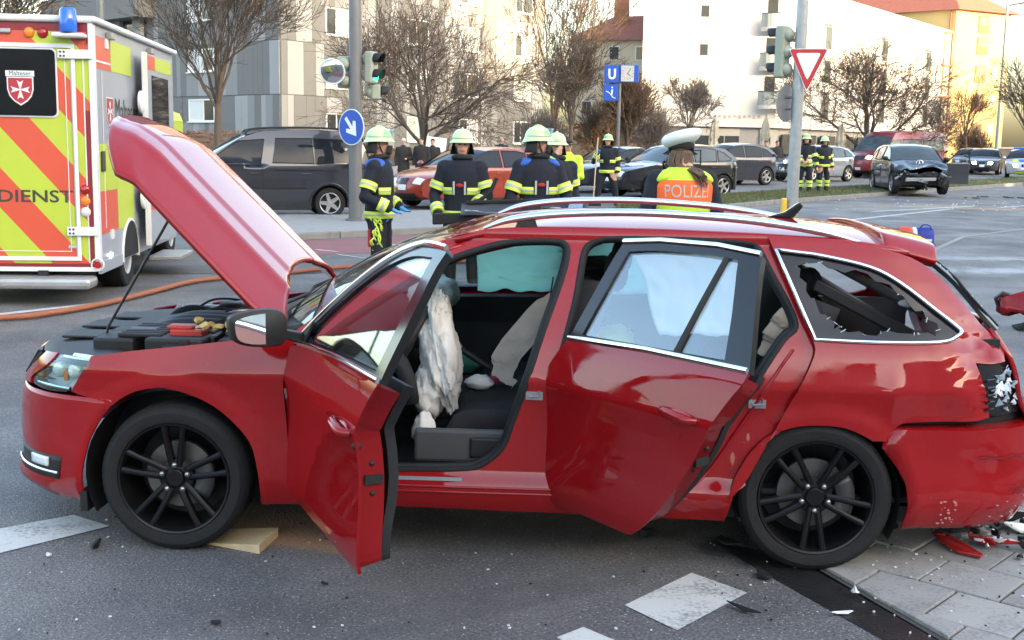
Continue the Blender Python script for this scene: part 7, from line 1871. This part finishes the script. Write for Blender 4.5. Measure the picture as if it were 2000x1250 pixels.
# ------------------------------------------------------------------ street furniture and loose things
pm('mast_grey', (.16, .165, .175), rough=.45, metal=.5, var=.15, vs=3); pm('mast_zinc', (.34, .36, .37), rough=.45, metal=.6, var=.25, vs=9); pm('signal_green', (.30, .33, .27), rough=.5, var=.1); pm('sign_blue', (.012, .075, .42), rough=.35, var=.06); pm('sign_white', (.72, .74, .75), rough=.4, var=.05); pm('sign_red', (.48, .025, .035), rough=.4, var=.06); pm('sign_back', (.20, .21, .23), rough=.5, metal=.4, var=.1)
pm('lamp_green', (.03, .45, .28), rough=.2, var=.1, emit=(.05, .9, .5), es=.35); pm('yellow_box', (.66, .44, .06), rough=.45, var=.08); pm('canvas', (.50, .44, .33), rough=.85, var=.15, vs=8, bump=.3, bs=30); pm('hose_orange', (.30, .105, .055), rough=.8, var=.2, vs=20, bump=.3, bs=150)
def disc(nm, c, r, nrm, mat, par, d=.02, n=32, sides=None):
    nv = Vector(nrm).normalized(); u = nv.cross(V(0, 0, 1)).normalized(); w = V(0, 0, 1)
    pts = [(r*cos(2*pi*k/n), r*sin(2*pi*k/n)) for k in range(n)]
    b = MB(); b.prism(pts, lambda a, v, q: Vector(c)+u*a+w*v+nv*q, d); return b.build(nm, mat, par)
def signal(par, c, fwd, n, lit=None):
    """signal head at c (top), lamps facing fwd"""
    f = Vector(fwd).normalized(); s = f.cross(V(0, 0, 1)).normalized(); c = Vector(c)
    b = MB(); P = lambda a, z, d: c+s*a+V(0, 0, z)+f*d
    H_ = .30*n
    b.hexa([P(-.14, -H_, -.10), P(.14, -H_, -.10), P(.14, -H_, .08), P(-.14, -H_, .08), P(-.14, 0, -.10), P(.14, 0, -.10), P(.14, 0, .08), P(-.14, 0, .08)])
    h = b.build('signal_head', MAT['signal_green'], par, bevel=.04)
    for k in range(n):
        z = -.15-.30*k
        b = MB(); vs = []
        b.grid(lambda u, v: P(.125*cos(-.35+(pi+.7)*u), z+.125*sin(-.35+(pi+.7)*u), .08+.19*v*(.6+.4*sin(pi*u))), 16, 3); b.build('visor', MAT['black_plastic'], h, angle=60, solid=.006)
        b = MB(); b.prism([(.105*cos(2*pi*q/20), .105*sin(2*pi*q/20)) for q in range(20)], lambda a, v, d: P(a, z+v, .082+d), .012); b.build('lamp_lens', MAT['lamp_green'] if lit == k else MAT['black_gloss'], h)
        b = MB(); b.ell(P(0, z, -.10), (.12, .12, .12), 14, 8); b.build('back_dome', MAT['signal_green'], h, angle=60)
    return h
ML = thing('signal_mast', 'thick grey mast with traffic signals on the pale island', 'traffic light', (-3.06, 22.8, gz(22.8)+.08))
b = MB(); b.tube([V(0, 0, -.1), V(0, 0, 7.5)], [.13, .115], 20); b.build('mast', MAT['mast_grey'], ML, angle=60)
b = MB(); b.lathe([(.20, 0), (.20, .04), (.14, .06)], 18, (0, 0, 0), 'z'); b.build('foot', MAT['mast_grey'], ML, angle=40)
signal(ML, (.30, .10, 3.22), (.93, -.37, 0), 2, lit=1); signal(ML, (.36, .28, 2.62), (.98, .2, 0), 1)
signal(ML, (-.22, .12, 3.12), (-.2, .98, 0), 2)
for z in (3.1, 2.7):
    b = MB(); b.tube([V(0, 0, z), V(.25, .1, z)], .025, 6); b.tube([V(0, 0, z-.1), V(-.2, .1, z-.1)], .025, 6); b.build('bracket', MAT['mast_grey'], ML)
MI = thing('convex_mirror', 'round convex traffic mirror clamped to the signal mast', 'mirror', (-3.47, 22.62, 2.98+gz(22.6)-.08))
MI.rotation_euler = (radians(16), 0, 0)
b = MB(); b.lathe([(0, -.06), (.10, -.055), (.18, -.035), (.225, 0)], 28, (0, 0, 0), 'y'); b.build('mirror_face', pm('mirror_worn', (.55, .56, .58), rough=.08, metal=1., var=.15, vs=6), MI, angle=60)
b = MB(); b.tube([V(.232*cos(2*pi*k/32), 0, .232*sin(2*pi*k/32)) for k in range(32)], .016, 8, closed=True); b.build('rim', MAT['sign_white'], MI, angle=60)
b = MB(); b.tube([V(0, .03, 0), V(.2, .10, -.08), V(.40, .14, -.12)], .02, 6); b.build('arm', MAT['mast_grey'], MI)
AS = thing('arrow_sign', 'round blue keep-right sign with white arrow on the mast', 'road sign', (-3.10, 22.58, 2.02)); an = V(-.62, -.78, 0).normalized()
disc('plate', (0, 0, 0), .34, an, MAT['sign_white'], AS, .012); disc('blue_face', an*.0125, .322, an, MAT['sign_blue'], AS, .003)
au = an.cross(V(0, 0, 1)).normalized(); au = -au if au.x < 0 else au
def arrow_pts():
    shaft = [(-.035, .23), (.035, .23), (.035, -.02), (.115, .06), (.165, .01), (0, -.22), (-.165, .01), (-.115, .06), (-.035, -.02)]
    R2 = Matrix.Rotation(radians(40), 2); return [tuple(R2 @ Vector(p)) for p in shaft]
b = MB(); b.prism(arrow_pts(), lambda a, v, d: au*a+V(0, 0, v)+an*(.016+d), .003); b.build('arrow', MAT['sign_white'], AS)
b = MB(); b.tube([V(0, 0, .15), V(.05, .16, .15)], .02, 6); b.tube([V(0, 0, -.15), V(.05, .16, -.15)], .02, 6); b.build('clamp', MAT['mast_grey'], AS)
MR = thing('sign_mast', 'galvanised mast with a give-way sign and signals seen from behind', 'pole', (4.93, 21.0, gz(21)))
b = MB(); b.tube([V(0, 0, -.1), V(.02, 0, 6.5)], [.105, .10], 20); b.build('mast', MAT['mast_zinc'], MR, angle=60)
signal(MR, (-.28, .14, 3.75), (-.75, .66, 0), 3)
b = MB(); b.tube([V(0, 0, 3.5), V(-.25, .12, 3.5)], .03, 6); b.build('bracket', MAT['mast_grey'], MR)
b = MB(); b.box((-.20, -.10, .48), (-.10, .0, .76)); b.build('push_button_box', MAT['yellow_box'], MR, bevel=.025)
GS = thing('give_way_sign', 'red and white triangular give-way sign on the galvanised mast', 'road sign', (5.05, 20.86, 2.72)); gn = V(-.20, -.98, 0).normalized(); gu = V(.98, -.2, 0).normalized()
def tri(s, r=.03): return cr([(-.32*s, .72-.10*(1-s)*1.3), (.32*s, .72-.10*(1-s)*1.3), (0, .05+.22*(1-s)*3)], 1, True)
def rtri(w, zt, zb, r):
    A, B_, C_ = Vector((-w, zt)), Vector((w, zt)), Vector((0, zb)); out = []
    for p, q, s in ((C_, A, B_), (A, B_, C_), (B_, C_, A)):
        d0 = (p-q).normalized()*r; d1 = (s-q).normalized()*r
        for t in (0, .33, .67, 1): out.append(tuple((q+d0)*(1-t)**2+q*2*t*(1-t)+(q+d1)*t*t))
    return out
for (w, zt, zb, m, o, nm) in ((.335, .76, .02, 'sign_white', 0, 'plate'), (.318, .75, .045, 'sign_red', .0125, 'red_border'), (.215, .685, .215, 'sign_white', .016, 'white_field')):
    b = MB(); b.prism(rtri(w, zt, zb, .05), lambda a, v, d: gu*a+V(0, 0, v)+gn*(o+d), .012 if o == 0 else .003); b.build(nm, MAT[m], GS)
b = MB(); b.tube([V(0, .02, .5), V(-.02, .14, .5)], .025, 6); b.build('clamp', MAT['mast_grey'], GS)
RS = thing('round_sign', 'round sign seen from behind on the galvanised mast', 'road sign', (4.77, 21.1, 2.55))
disc('plate', (0, 0, 0), .32, (-.72, .70, 0), MAT['sign_back'], RS, .012); b = MB(); b.tube([V(0, 0, .1), V(.14, -.08, .1)], .02, 6); b.tube([V(0, 0, -.1), V(.14, -.08, -.1)], .02, 6); b.build('clamp', MAT['mast_grey'], RS)
# underground sign
US = thing('underground_sign', 'blue underground sign with a white U, escalator symbol and station clock', 'sign', (3.60, 42, gz(42)+.1)); z0 = -(gz(42)+.1)
b = MB(); b.tube([V(.02, 0, 0), V(.02, 0, 4.6+z0)], .06, 12); b.build('pole', MAT['mast_grey'], US, angle=60)
for (x0, x1, a, c, nm) in ((-.52, -.02, 3.96, 4.56, 'u_box'), (.02, .66, 3.98, 4.58, 'clock_box'), (-.54, -.03, 3.33, 3.90, 'escalator_box')):
    b = MB(); b.box((x0, -.12, a+z0), (x1, .12, c+z0)); o = b.build(nm, MAT['sign_blue'], US, bevel=.015)
    if nm == 'u_box':
        b = MB(); pts = cr([(-.37, 4.43, 0), (-.37, 4.22, 0), (-.345, 4.13, 0), (-.27, 4.10, 0), (-.195, 4.13, 0), (-.17, 4.22, 0), (-.17, 4.43, 0)], 4)
        b.tube([V(p[0], -.125, p[1]+z0) for p in pts], .042, 6, flat=1, up=(0, 1, 0)); b.build('letter_u', MAT['sign_white'], o)
    elif nm == 'clock_box':
        b = MB(); b.box((.05, -.126, 4.01+z0), (.50, -.1205, 4.55+z0)); cl = b.build('clock_face', pm('dial', (.42, .43, .42), rough=.4, var=.1), o)
        c0 = V(.275, -.128, 4.28+z0)
        for k in range(12):
            d = V(sin(pi*k/6), 0, cos(pi*k/6)); b = MB(); b.tube([c0+d*.17, c0+d*.205], .009, 4); b.build('hour_mark', MAT['ink'], cl)
        for d, L_ in ((V(.8, 0, -.6), .12), (V(-.75, 0, -.65), .04), (V(.55, 0, .83), .17)):
            b = MB(); b.tube([c0, c0+d*L_], .011, 4); b.build('clock_hand', MAT['ink'], cl)
    else:
        b = MB(); b.tube([V(-.46, -.125, 3.66+z0), V(-.36, -.125, 3.62+z0), V(-.20, -.125, 3.44+z0), V(-.12, -.125, 3.42+z0)], .016, 5); b.tube([V(-.26, -.125, 3.54+z0), V(-.25, -.125, 3.72+z0)], .03, 6); b.ell((-.25, -.125, 3.79+z0), (.032, .01, .032), 10, 6); b.build('escalator_symbol', MAT['sign_white'], o)
# lamp posts
LP = thing('lamp_post', 'curved grey street lamp post before the grey block', 'street lamp', (-10.35, 30, gz(30)))
b = MB(); b.tube(cr([(0, 0, 0), (0, 0, 4.4), (.08, 0, 5.2), (.5, -.1, 6.2), (1.4, -.2, 6.6)], 5), [.09]*21, 12); b.build('post', MAT['mast_grey'], LP, angle=60)
b = MB(); b.ell((1.6, -.2, 6.6), (.35, .14, .08), 14, 8); b.build('lamp_head', MAT['mast_grey'], LP, angle=60)
LQ = thing('lamp_post', 'tall slim street lamp post beside the yellow house', 'street lamp', (30.3, 75, gz(75)))
b = MB(); b.tube([V(0, 0, 0), V(0, 0, 10.3)], [.13, .08], 10); b.build('post', MAT['mast_zinc'], LQ, angle=60)
b = MB(); b.tube([V(0, 0, 10.2), V(.9, -.3, 10.35)], .05, 6); b.ell((1.2, -.4, 10.35), (.4, .15, .08), 12, 6); b.build('lamp_head', MAT['mast_grey'], LQ, angle=60)
# closed parasols
for (x, y, h, lab) in ((10.35, 62, 3.35, 'closed beige parasol by the shop front under the gable'), (13.0, 62, 3.45, 'closed beige parasol beside the cyclists'), (16.4, 60, 3.1, 'closed beige parasol with pinched waist beside the red van')):
    o = thing('closed_parasol', lab, 'parasol', (x, y, gz(y)+.1), 0, 'closed cafe parasols'); h -= gz(y)
    b = MB(); b.grid(lambda u, v: (lambda r, t: V(r*(1+.18*sin(7*t))*cos(t), r*(1+.18*sin(7*t))*sin(t), .75+(h-.85)*v))(interp(v, [0, .05, .3, .42, .5, .8, 1], [.10, .21, .25, .14, .24, .17, .03]), 2*pi*u), 28, 14, closeu=True); b.build('cloth', MAT['canvas'], o, angle=60)
    b = MB(); b.tube([V(0, 0, 0), V(0, 0, h)], .03, 8); b.build('pole', MAT['mast_grey'], o); b = MB(); b.box((-.3, -.3, 0), (.3, .3, .08)); b.build('base', MAT['stone'], o)
# notice board and litter bin by the onlookers
NB = thing('notice_board', 'pale standing notice board beside the onlookers', 'board', (-2.85, 41.0, gz(41)+.1))
b = MB(); b.box((-.35, -.03, .35), (.35, .03, 1.55), rot=Matrix.Rotation(.1, 3, 'Y')); b.build('panel', MAT['sign_white'], NB, bevel=.02); b = MB(); b.tube([V(-.3, 0, 0), V(-.28, 0, .5)], .025, 6); b.build('leg', MAT['mast_grey'], NB); b = MB(); b.tube([V(.3, 0, 0), V(.3, 0, .5)], .025, 6); b.build('leg', MAT['mast_grey'], NB)
# bicycle
BC = thing('bicycle', 'dark bicycle held by the cyclist behind the silver car', 'bicycle', (10.9, 49.7, gz(49.7)), .35)
for x in (-.52, .52):
    b = MB(); b.tube([V(x+.33*cos(2*pi*k/28), 0, .34+.33*sin(2*pi*k/28)) for k in range(28)], .016, 6, closed=True)
    for k in range(8): b.tube([V(x, 0, .34), V(x+.32*cos(pi*k/4), 0, .34+.32*sin(pi*k/4))], .004, 3)
    b.build('wheel', MAT['rubber'], BC, angle=60)
b = MB()
for p, q in (((-.52, .34), (-.05, .32)), ((-.05, .32), (-.20, .85)), ((-.52, .34), (-.16, .74)), ((-.16, .74), (.38, .78)), ((-.05, .32), (.38, .70)), ((.36, .92), (.52, .34))): b.tube([V(p[0], 0, p[1]), V(q[0], 0, q[1])], .017, 6)
b.build('frame', MAT['black_gloss'], BC, angle=60)
b = MB(); b.ell((-.22, 0, .90), (.13, .06, .03), 10, 6); b.build('saddle', MAT['rubber'], BC, angle=60); b = MB(); b.tube([V(.30, -.28, .98), V(.36, 0, .95), V(.30, .28, .98)], .014, 6); b.build('handlebar', MAT['steel'], BC, angle=60)
b = MB(); b.ell((.44, 0, .86), (.05, .05, .05), 8, 6); b.build('front_lamp', MAT['lamp_on'], BC)
# fire hose lying across the road
hp = [(-6.2, 10.3), (-4.73, 10.74), (-4.39, 11.09), (-4.12, 11.73), (-3.91, 12.72), (-3.75, 13.55), (-3.50, 13.95), (-2.85, 14.6), (-2.15, 15.4), (-.6, 16.4), (1.0, 17.8), (3.0, 19.0)]
b = MB(); b.tube(cr([(x, y, gz(y)+.036) for x, y in hp], 8), .034, 10, flat=.8); tag(b.build('fire_hose', MAT['hose_orange'], angle=60), 'orange-brown fire hose snaking across the road past the ambulance', 'hose')
# responders' bag
BG = thing('kit_bag', 'red, white and blue emergency kit bag on the road', 'bag', (7.12, 20.9, gz(20.9)), -.15)
pm('bag_red', (.55, .06, .03), rough=.6, var=.15); pm('bag_blue', (.02, .04, .26), rough=.6, var=.2); pm('bag_white', (.6, .62, .65), rough=.6, var=.1)
def pouch(nm, x0, x1, mat, h=.30, d=.17):
    b = MB(); b.grid(lambda u, v: V(x0+(x1-x0)*u, d*cos(pi*v)*(1-.1*abs(2*u-1)**3), h*max(0, sin(pi*v))**.45*(1-.10*abs(2*u-1)**4)), 8, 14); b.build(nm, MAT[mat], BG, angle=60)
pouch('red_section', -.30, -.06, 'bag_red'); pouch('white_section', -.065, .02, 'bag_white', .292); pouch('blue_section', .01, .30, 'bag_blue')
b = MB(); b.tube(cr([(.05, -.10, .27), (.10, -.12, .34), (.20, -.12, .34), (.26, -.10, .27)], 4), .012, 6); b.build('carry_strap', MAT['bag_blue'], BG, angle=60)
b = MB(); b.box((.06, -.185, .06), (.26, -.165, .10)); b.build('white_label', MAT['bag_white'], BG); b = MB(); b.box((-.32, -.20, .0), (.32, .20, .02)); b.build('base', MAT['bag_blue'], BG)
# black trim panel carried by the firefighters
TP = thing('trim_panel', 'long black car trim panel held by two firefighters', 'car part', (-.03, 12.95, .92))
b = MB(); b.hexa([V(-.86, -.07, -.06), V(.10, -.16, .02), V(.10, .02, .02), V(-.86, .05, -.06), V(-.86, -.07, .06), V(.10, -.16, .10), V(.10, .02, .10), V(-.86, .05, .06)]); b.build('lower_bar', MAT['rubber'], TP, bevel=.015)
b = MB(); b.grid(lambda u, v: V(-.55+1.40*u, -.20+.30*v+.02*sin(u*9), .07+.10*u*.5+.10*v*v+.015*noise.noise(V(u*6, v*3, 3))), 20, 8); b.build('tray', pm('trim_grey', (.045, .047, .055), rough=.4, var=.2), TP, angle=50, solid=.02)
b = MB(); b.tube([V(-.50, .10, .18), V(.3, .10, .22), V(.85, .10, .24)], .022, 6); b.build('rear_lip', MAT['rubber'], TP, angle=60)
b = MB(); b.hexa([V(.60, -.24, .10), V(.76, -.24, .11), V(.80, .10, .25), V(.66, .10, .24), V(.60, -.24, .12), V(.76, -.24, .13), V(.80, .10, .27), V(.66, .10, .26)]); b.build('grey_bracket', MAT['steel'], TP)
rt_ = random.Random(8)
for k in range(7):
    x = rt_.choice((-.45, -.40, .42, .48, .54))+rt_.uniform(-.04, .04); s = rt_.uniform(.02, .06); b = MB(); b.prism([(-s, -s*.2), (s, -s*.3), (s*.5, s*.3), (-s*.4, s*.35)], (lambda c, R: (lambda u, v, w: c+R @ V(u, v, w)))(V(x, -.17+rt_.uniform(0, .06), .125+.05*x), Matrix.Rotation(rt_.uniform(-.6, .6), 3, 'Z')), .006); b.build('torn_foam', MAT['bag_white'], TP)
b = MB(); b.tube(cr([(-.50, -.20, .12), (-.35, -.21, .10), (-.2, -.205, .09), (-.02, -.21, .10)], 4), .006, 5); b.build('torn_wire', MAT['steel'], TP)
# wooden wedge behind the front wheel
WW = MB(); a = [(-1.33, 4.92), (-1.055, 4.80), (-1.02, 5.03), (-1.28, 5.10)]
WW.hexa([V(a[0][0], a[0][1], 0), V(a[1][0], a[1][1], 0), V(a[2][0], a[2][1], 0), V(a[3][0], a[3][1], 0), V(a[0][0], a[0][1], .004), V(a[1][0], a[1][1], .040), V(a[2][0], a[2][1], .042), V(a[3][0], a[3][1], .006)])
tag(WW.build('wooden_wedge', MAT['wood'], bevel=.004), 'pale wooden wedge pushed under the front wheel of the red estate', 'wedge')
# red bumper torn off, lying at the right
RB = thing('torn_bumper', 'crumpled dark red bumper lying on the road behind the red estate', 'car part', (5.15, 11.3, gz(11.3)), -.2)
b = MB(); b.grid(lambda u, v: V(-.42+1.7*u, .10*cos(pi*v)+.09*noise.noise(V(u*6, v*3, 1)), .16+.17*max(0, sin(pi*v))**.6-.04*u+.10*noise.noise(V(u*8, v*4, 7))), 30, 12); b.build('skin', MAT['paint_red_matt'], RB, angle=50, solid=.015)
b = MB(); b.grid(lambda u, v: V(-.25+1.4*u, -.12+.30*v, .02+.12*sin(pi*u)+.05*noise.noise(V(u*7, v*5, 3))), 18, 8); b.build('inner_lining', MAT['rubber'], RB, solid=.02)
b = MB(); b.tube([V(-.42, 0, .22), V(-.46, -.03, .30), V(-.40, -.05, .36), V(-.34, -.02, .34)], .02, 6); b.build('broken_bracket', MAT['dark_metal'], RB, angle=60)
# shards and scraps
def shard(nm, label, cat, x, y, s, mat, seed, h=.02, z=None, group=None, curl=.3, asp=.5):
    r = random.Random(seed); n = r.randint(5, 7); pts = []
    for k in range(n):
        a = 2*pi*k/n+r.uniform(-.25, .25); q = s*r.uniform(.65, 1.1); pts.append((q*cos(a), q*sin(a)*asp))
    b = MB(); b.prism(pts, lambda u, v, w: V(u, v, w+curl*(u*u+v*v)/max(s, .01)*.6+.002), h)
    o = b.build(nm, MAT[mat], bevel=min(.003, h*.3)); zz = (.017 if (x > 1.3 and y < 6) else .004) if z is None else z
    o.location = (x, y, gz(y)+zz); o.rotation_euler = (r.uniform(-.08, .08), r.uniform(-.08, .08), r.uniform(0, 6.3)); return tag(o, label, cat, group)
shard('black_fragment', 'crooked black plastic strip beside the white road marking', 'debris', -1.76, 4.84, .07, 'rubber', 1, .015, asp=.28)
shard('white_chip', 'small white plastic chip below the white road marking', 'debris', -1.92, 4.72, .025, 'bag_white', 2, .008)
shard('black_fragment', 'black lump on the asphalt under the rear door', 'debris', .62, 5.09, .045, 'rubber', 3, .035)
shard('black_fragment', 'thin black shard touching the white square marking', 'debris', .90, 4.26, .085, 'rubber', 4, .006, asp=.16).rotation_euler = (0, 0, -.85)
shard('white_chip', 'curled white plastic chip in the dark gutter', 'debris', 1.36, 4.41, .035, 'white_paint', 5, .008, curl=1.2)
shard('clear_shard', 'curved clear lens shard in the dark gutter', 'debris', 1.27, 4.25, .06, 'lamp_clear', 6, .004, asp=.3)
shard('black_fragment', 'flat black flap lying behind the rear wheel', 'debris', 1.70, 5.22, .11, 'rubber', 7, .02)
shard('black_fragment', 'black scrap in front of the rear wheel', 'debris', .98, 5.02, .09, 'rubber', 8, .01)
shard('black_fragment', 'small black scrap at the lower edge of the asphalt', 'debris', -1.05, 4.05, .03, 'rubber', 9, .01)
shard('black_fragment', 'tiny black splinter below the front wheel', 'debris', -.72, 4.45, .025, 'rubber', 10, .008, asp=.3)
shard('black_fragment', 'dark scrap beside the paving slabs edge', 'debris', 1.05, 4.62, .06, 'rubber', 18, .012)
for i, (x, y, s, m, lab) in enumerate(((1.98, 4.98, .16, 'lamp_red', 'long red tail lamp shard on the paving slabs'), (2.16, 5.03, .13, 'lamp_red', 'pointed red tail lamp shard under the rear bumper'), (2.00, 5.12, .10, 'rubber', 'dark lamp housing piece lying on the red shards'), (2.10, 5.16, .07, 'rubber', 'black housing piece behind the red shards'))):
    shard('lamp_fragment', lab, 'debris', x, y, s, m, 20+i, .014, curl=.10, asp=.35, z=.018+.012*i)
for i, (x, y, s, m, lab) in enumerate(((2.32, 5.28, .10, 'steel', 'grey metal bracket piece under the bumper corner'), (2.36, 5.20, .09, 'white_paint', 'white plastic splinter at the bumper corner'), (2.23, 5.33, .05, 'white_paint', 'rounded white chip under the bumper corner'), (2.28, 4.95, .05, 'rubber', 'dark crumpled scrap on the slab by the red shards'), (2.36, 5.05, .07, 'lamp_clear', 'clear lens splinter on the slab edge'), (2.20, 4.86, .035, 'rubber', 'small black crumb on the paving slab'), (2.30, 4.62, .05, 'rubber', 'curved black strip on the paving slab'), (2.42, 5.12, .09, 'rubber', 'black torn plastic beside the white splinter'))):
    shard('fragment', lab, 'debris', x, y, s, m, 40+i, .012, curl=.6)
b = MB(); rr2 = random.Random(12)
for k in range(420):
    if k < 200: x, y = rr2.gauss(1.9, .5), rr2.gauss(4.75, .5)
    elif k < 300: x, y = rr2.uniform(-2.3, 2.2), rr2.uniform(3.9, 5.3)
    else: x, y = rr2.gauss(14.5, 3.5), rr2.gauss(33.5, 2.0)
    s = rr2.uniform(.003, .007)*(1 if k < 300 else 5); zz = .022 if (x > 1.45+.35*(4.8-y) and y < 6) else .006
    b.cbox(V(x, y, gz(y)+zz), (s*1.6, s, s*.8), mi=rr2.choice((0, 0, 1)) if k < 300 else 0, rot=Matrix.Rotation(rr2.uniform(0, 3), 3, 'Z'))
tag(b.build('glass_fragments', [MAT['lamp_clear'], MAT['rubber']], fixn=False), 'scattered crumbs of glass and plastic on the road', 'debris', kind='stuff')

rq = random.Random(77)
for k in range(16):
    a, d_ = rq.uniform(0, 6.28), rq.random()**.6
    shard('plastic_splinter', 'jagged black plastic splinter in the litter behind the rear wheel of the red estate', 'debris', 2.15+.22*d_*cos(a), 5.18+.26*d_*sin(a), rq.uniform(.025, .075), 'rubber', 100+k, rq.uniform(.008, .03), group='splinters under the torn rear bumper', curl=.9, asp=rq.uniform(.2, .6), z=.018+.03*rq.random())
for k in range(9):
    a, d_ = rq.uniform(0, 6.28), rq.random()**.6
    shard('lamp_splinter', 'small pale lamp splinter in the litter behind the rear wheel of the red estate', 'debris', 2.15+.22*d_*cos(a), 5.10+.28*d_*sin(a), rq.uniform(.015, .05), 'lamp_clear' if k % 2 else 'white_paint', 130+k, .006, group='pale splinters under the torn rear bumper', curl=.9, asp=.35, z=.02+.04*rq.random())
for k in range(5):
    shard('red_splinter', 'small red lamp splinter beside the long red tail lamp shard', 'debris', 2.0+rq.uniform(-.14, .16), 4.98+rq.uniform(-.08, .14), rq.uniform(.02, .05), 'lamp_red', 150+k, .008, group='red lamp splinters', curl=.6, asp=.4, z=.02+.02*rq.random())
b = MB(); b.tube(cr([(2.30, 5.42, .03), (2.34, 5.36, .16), (2.40, 5.40, .26), (2.44, 5.34, .20), (2.42, 5.28, .05)], 4), .018, 6, flat=.4); tag(b.build('metal_bracket', pm('bracket_blue', (.13, .16, .22), rough=.4, metal=.6, var=.2), angle=50), 'bent blue-grey metal bracket standing under the torn rear bumper', 'debris')
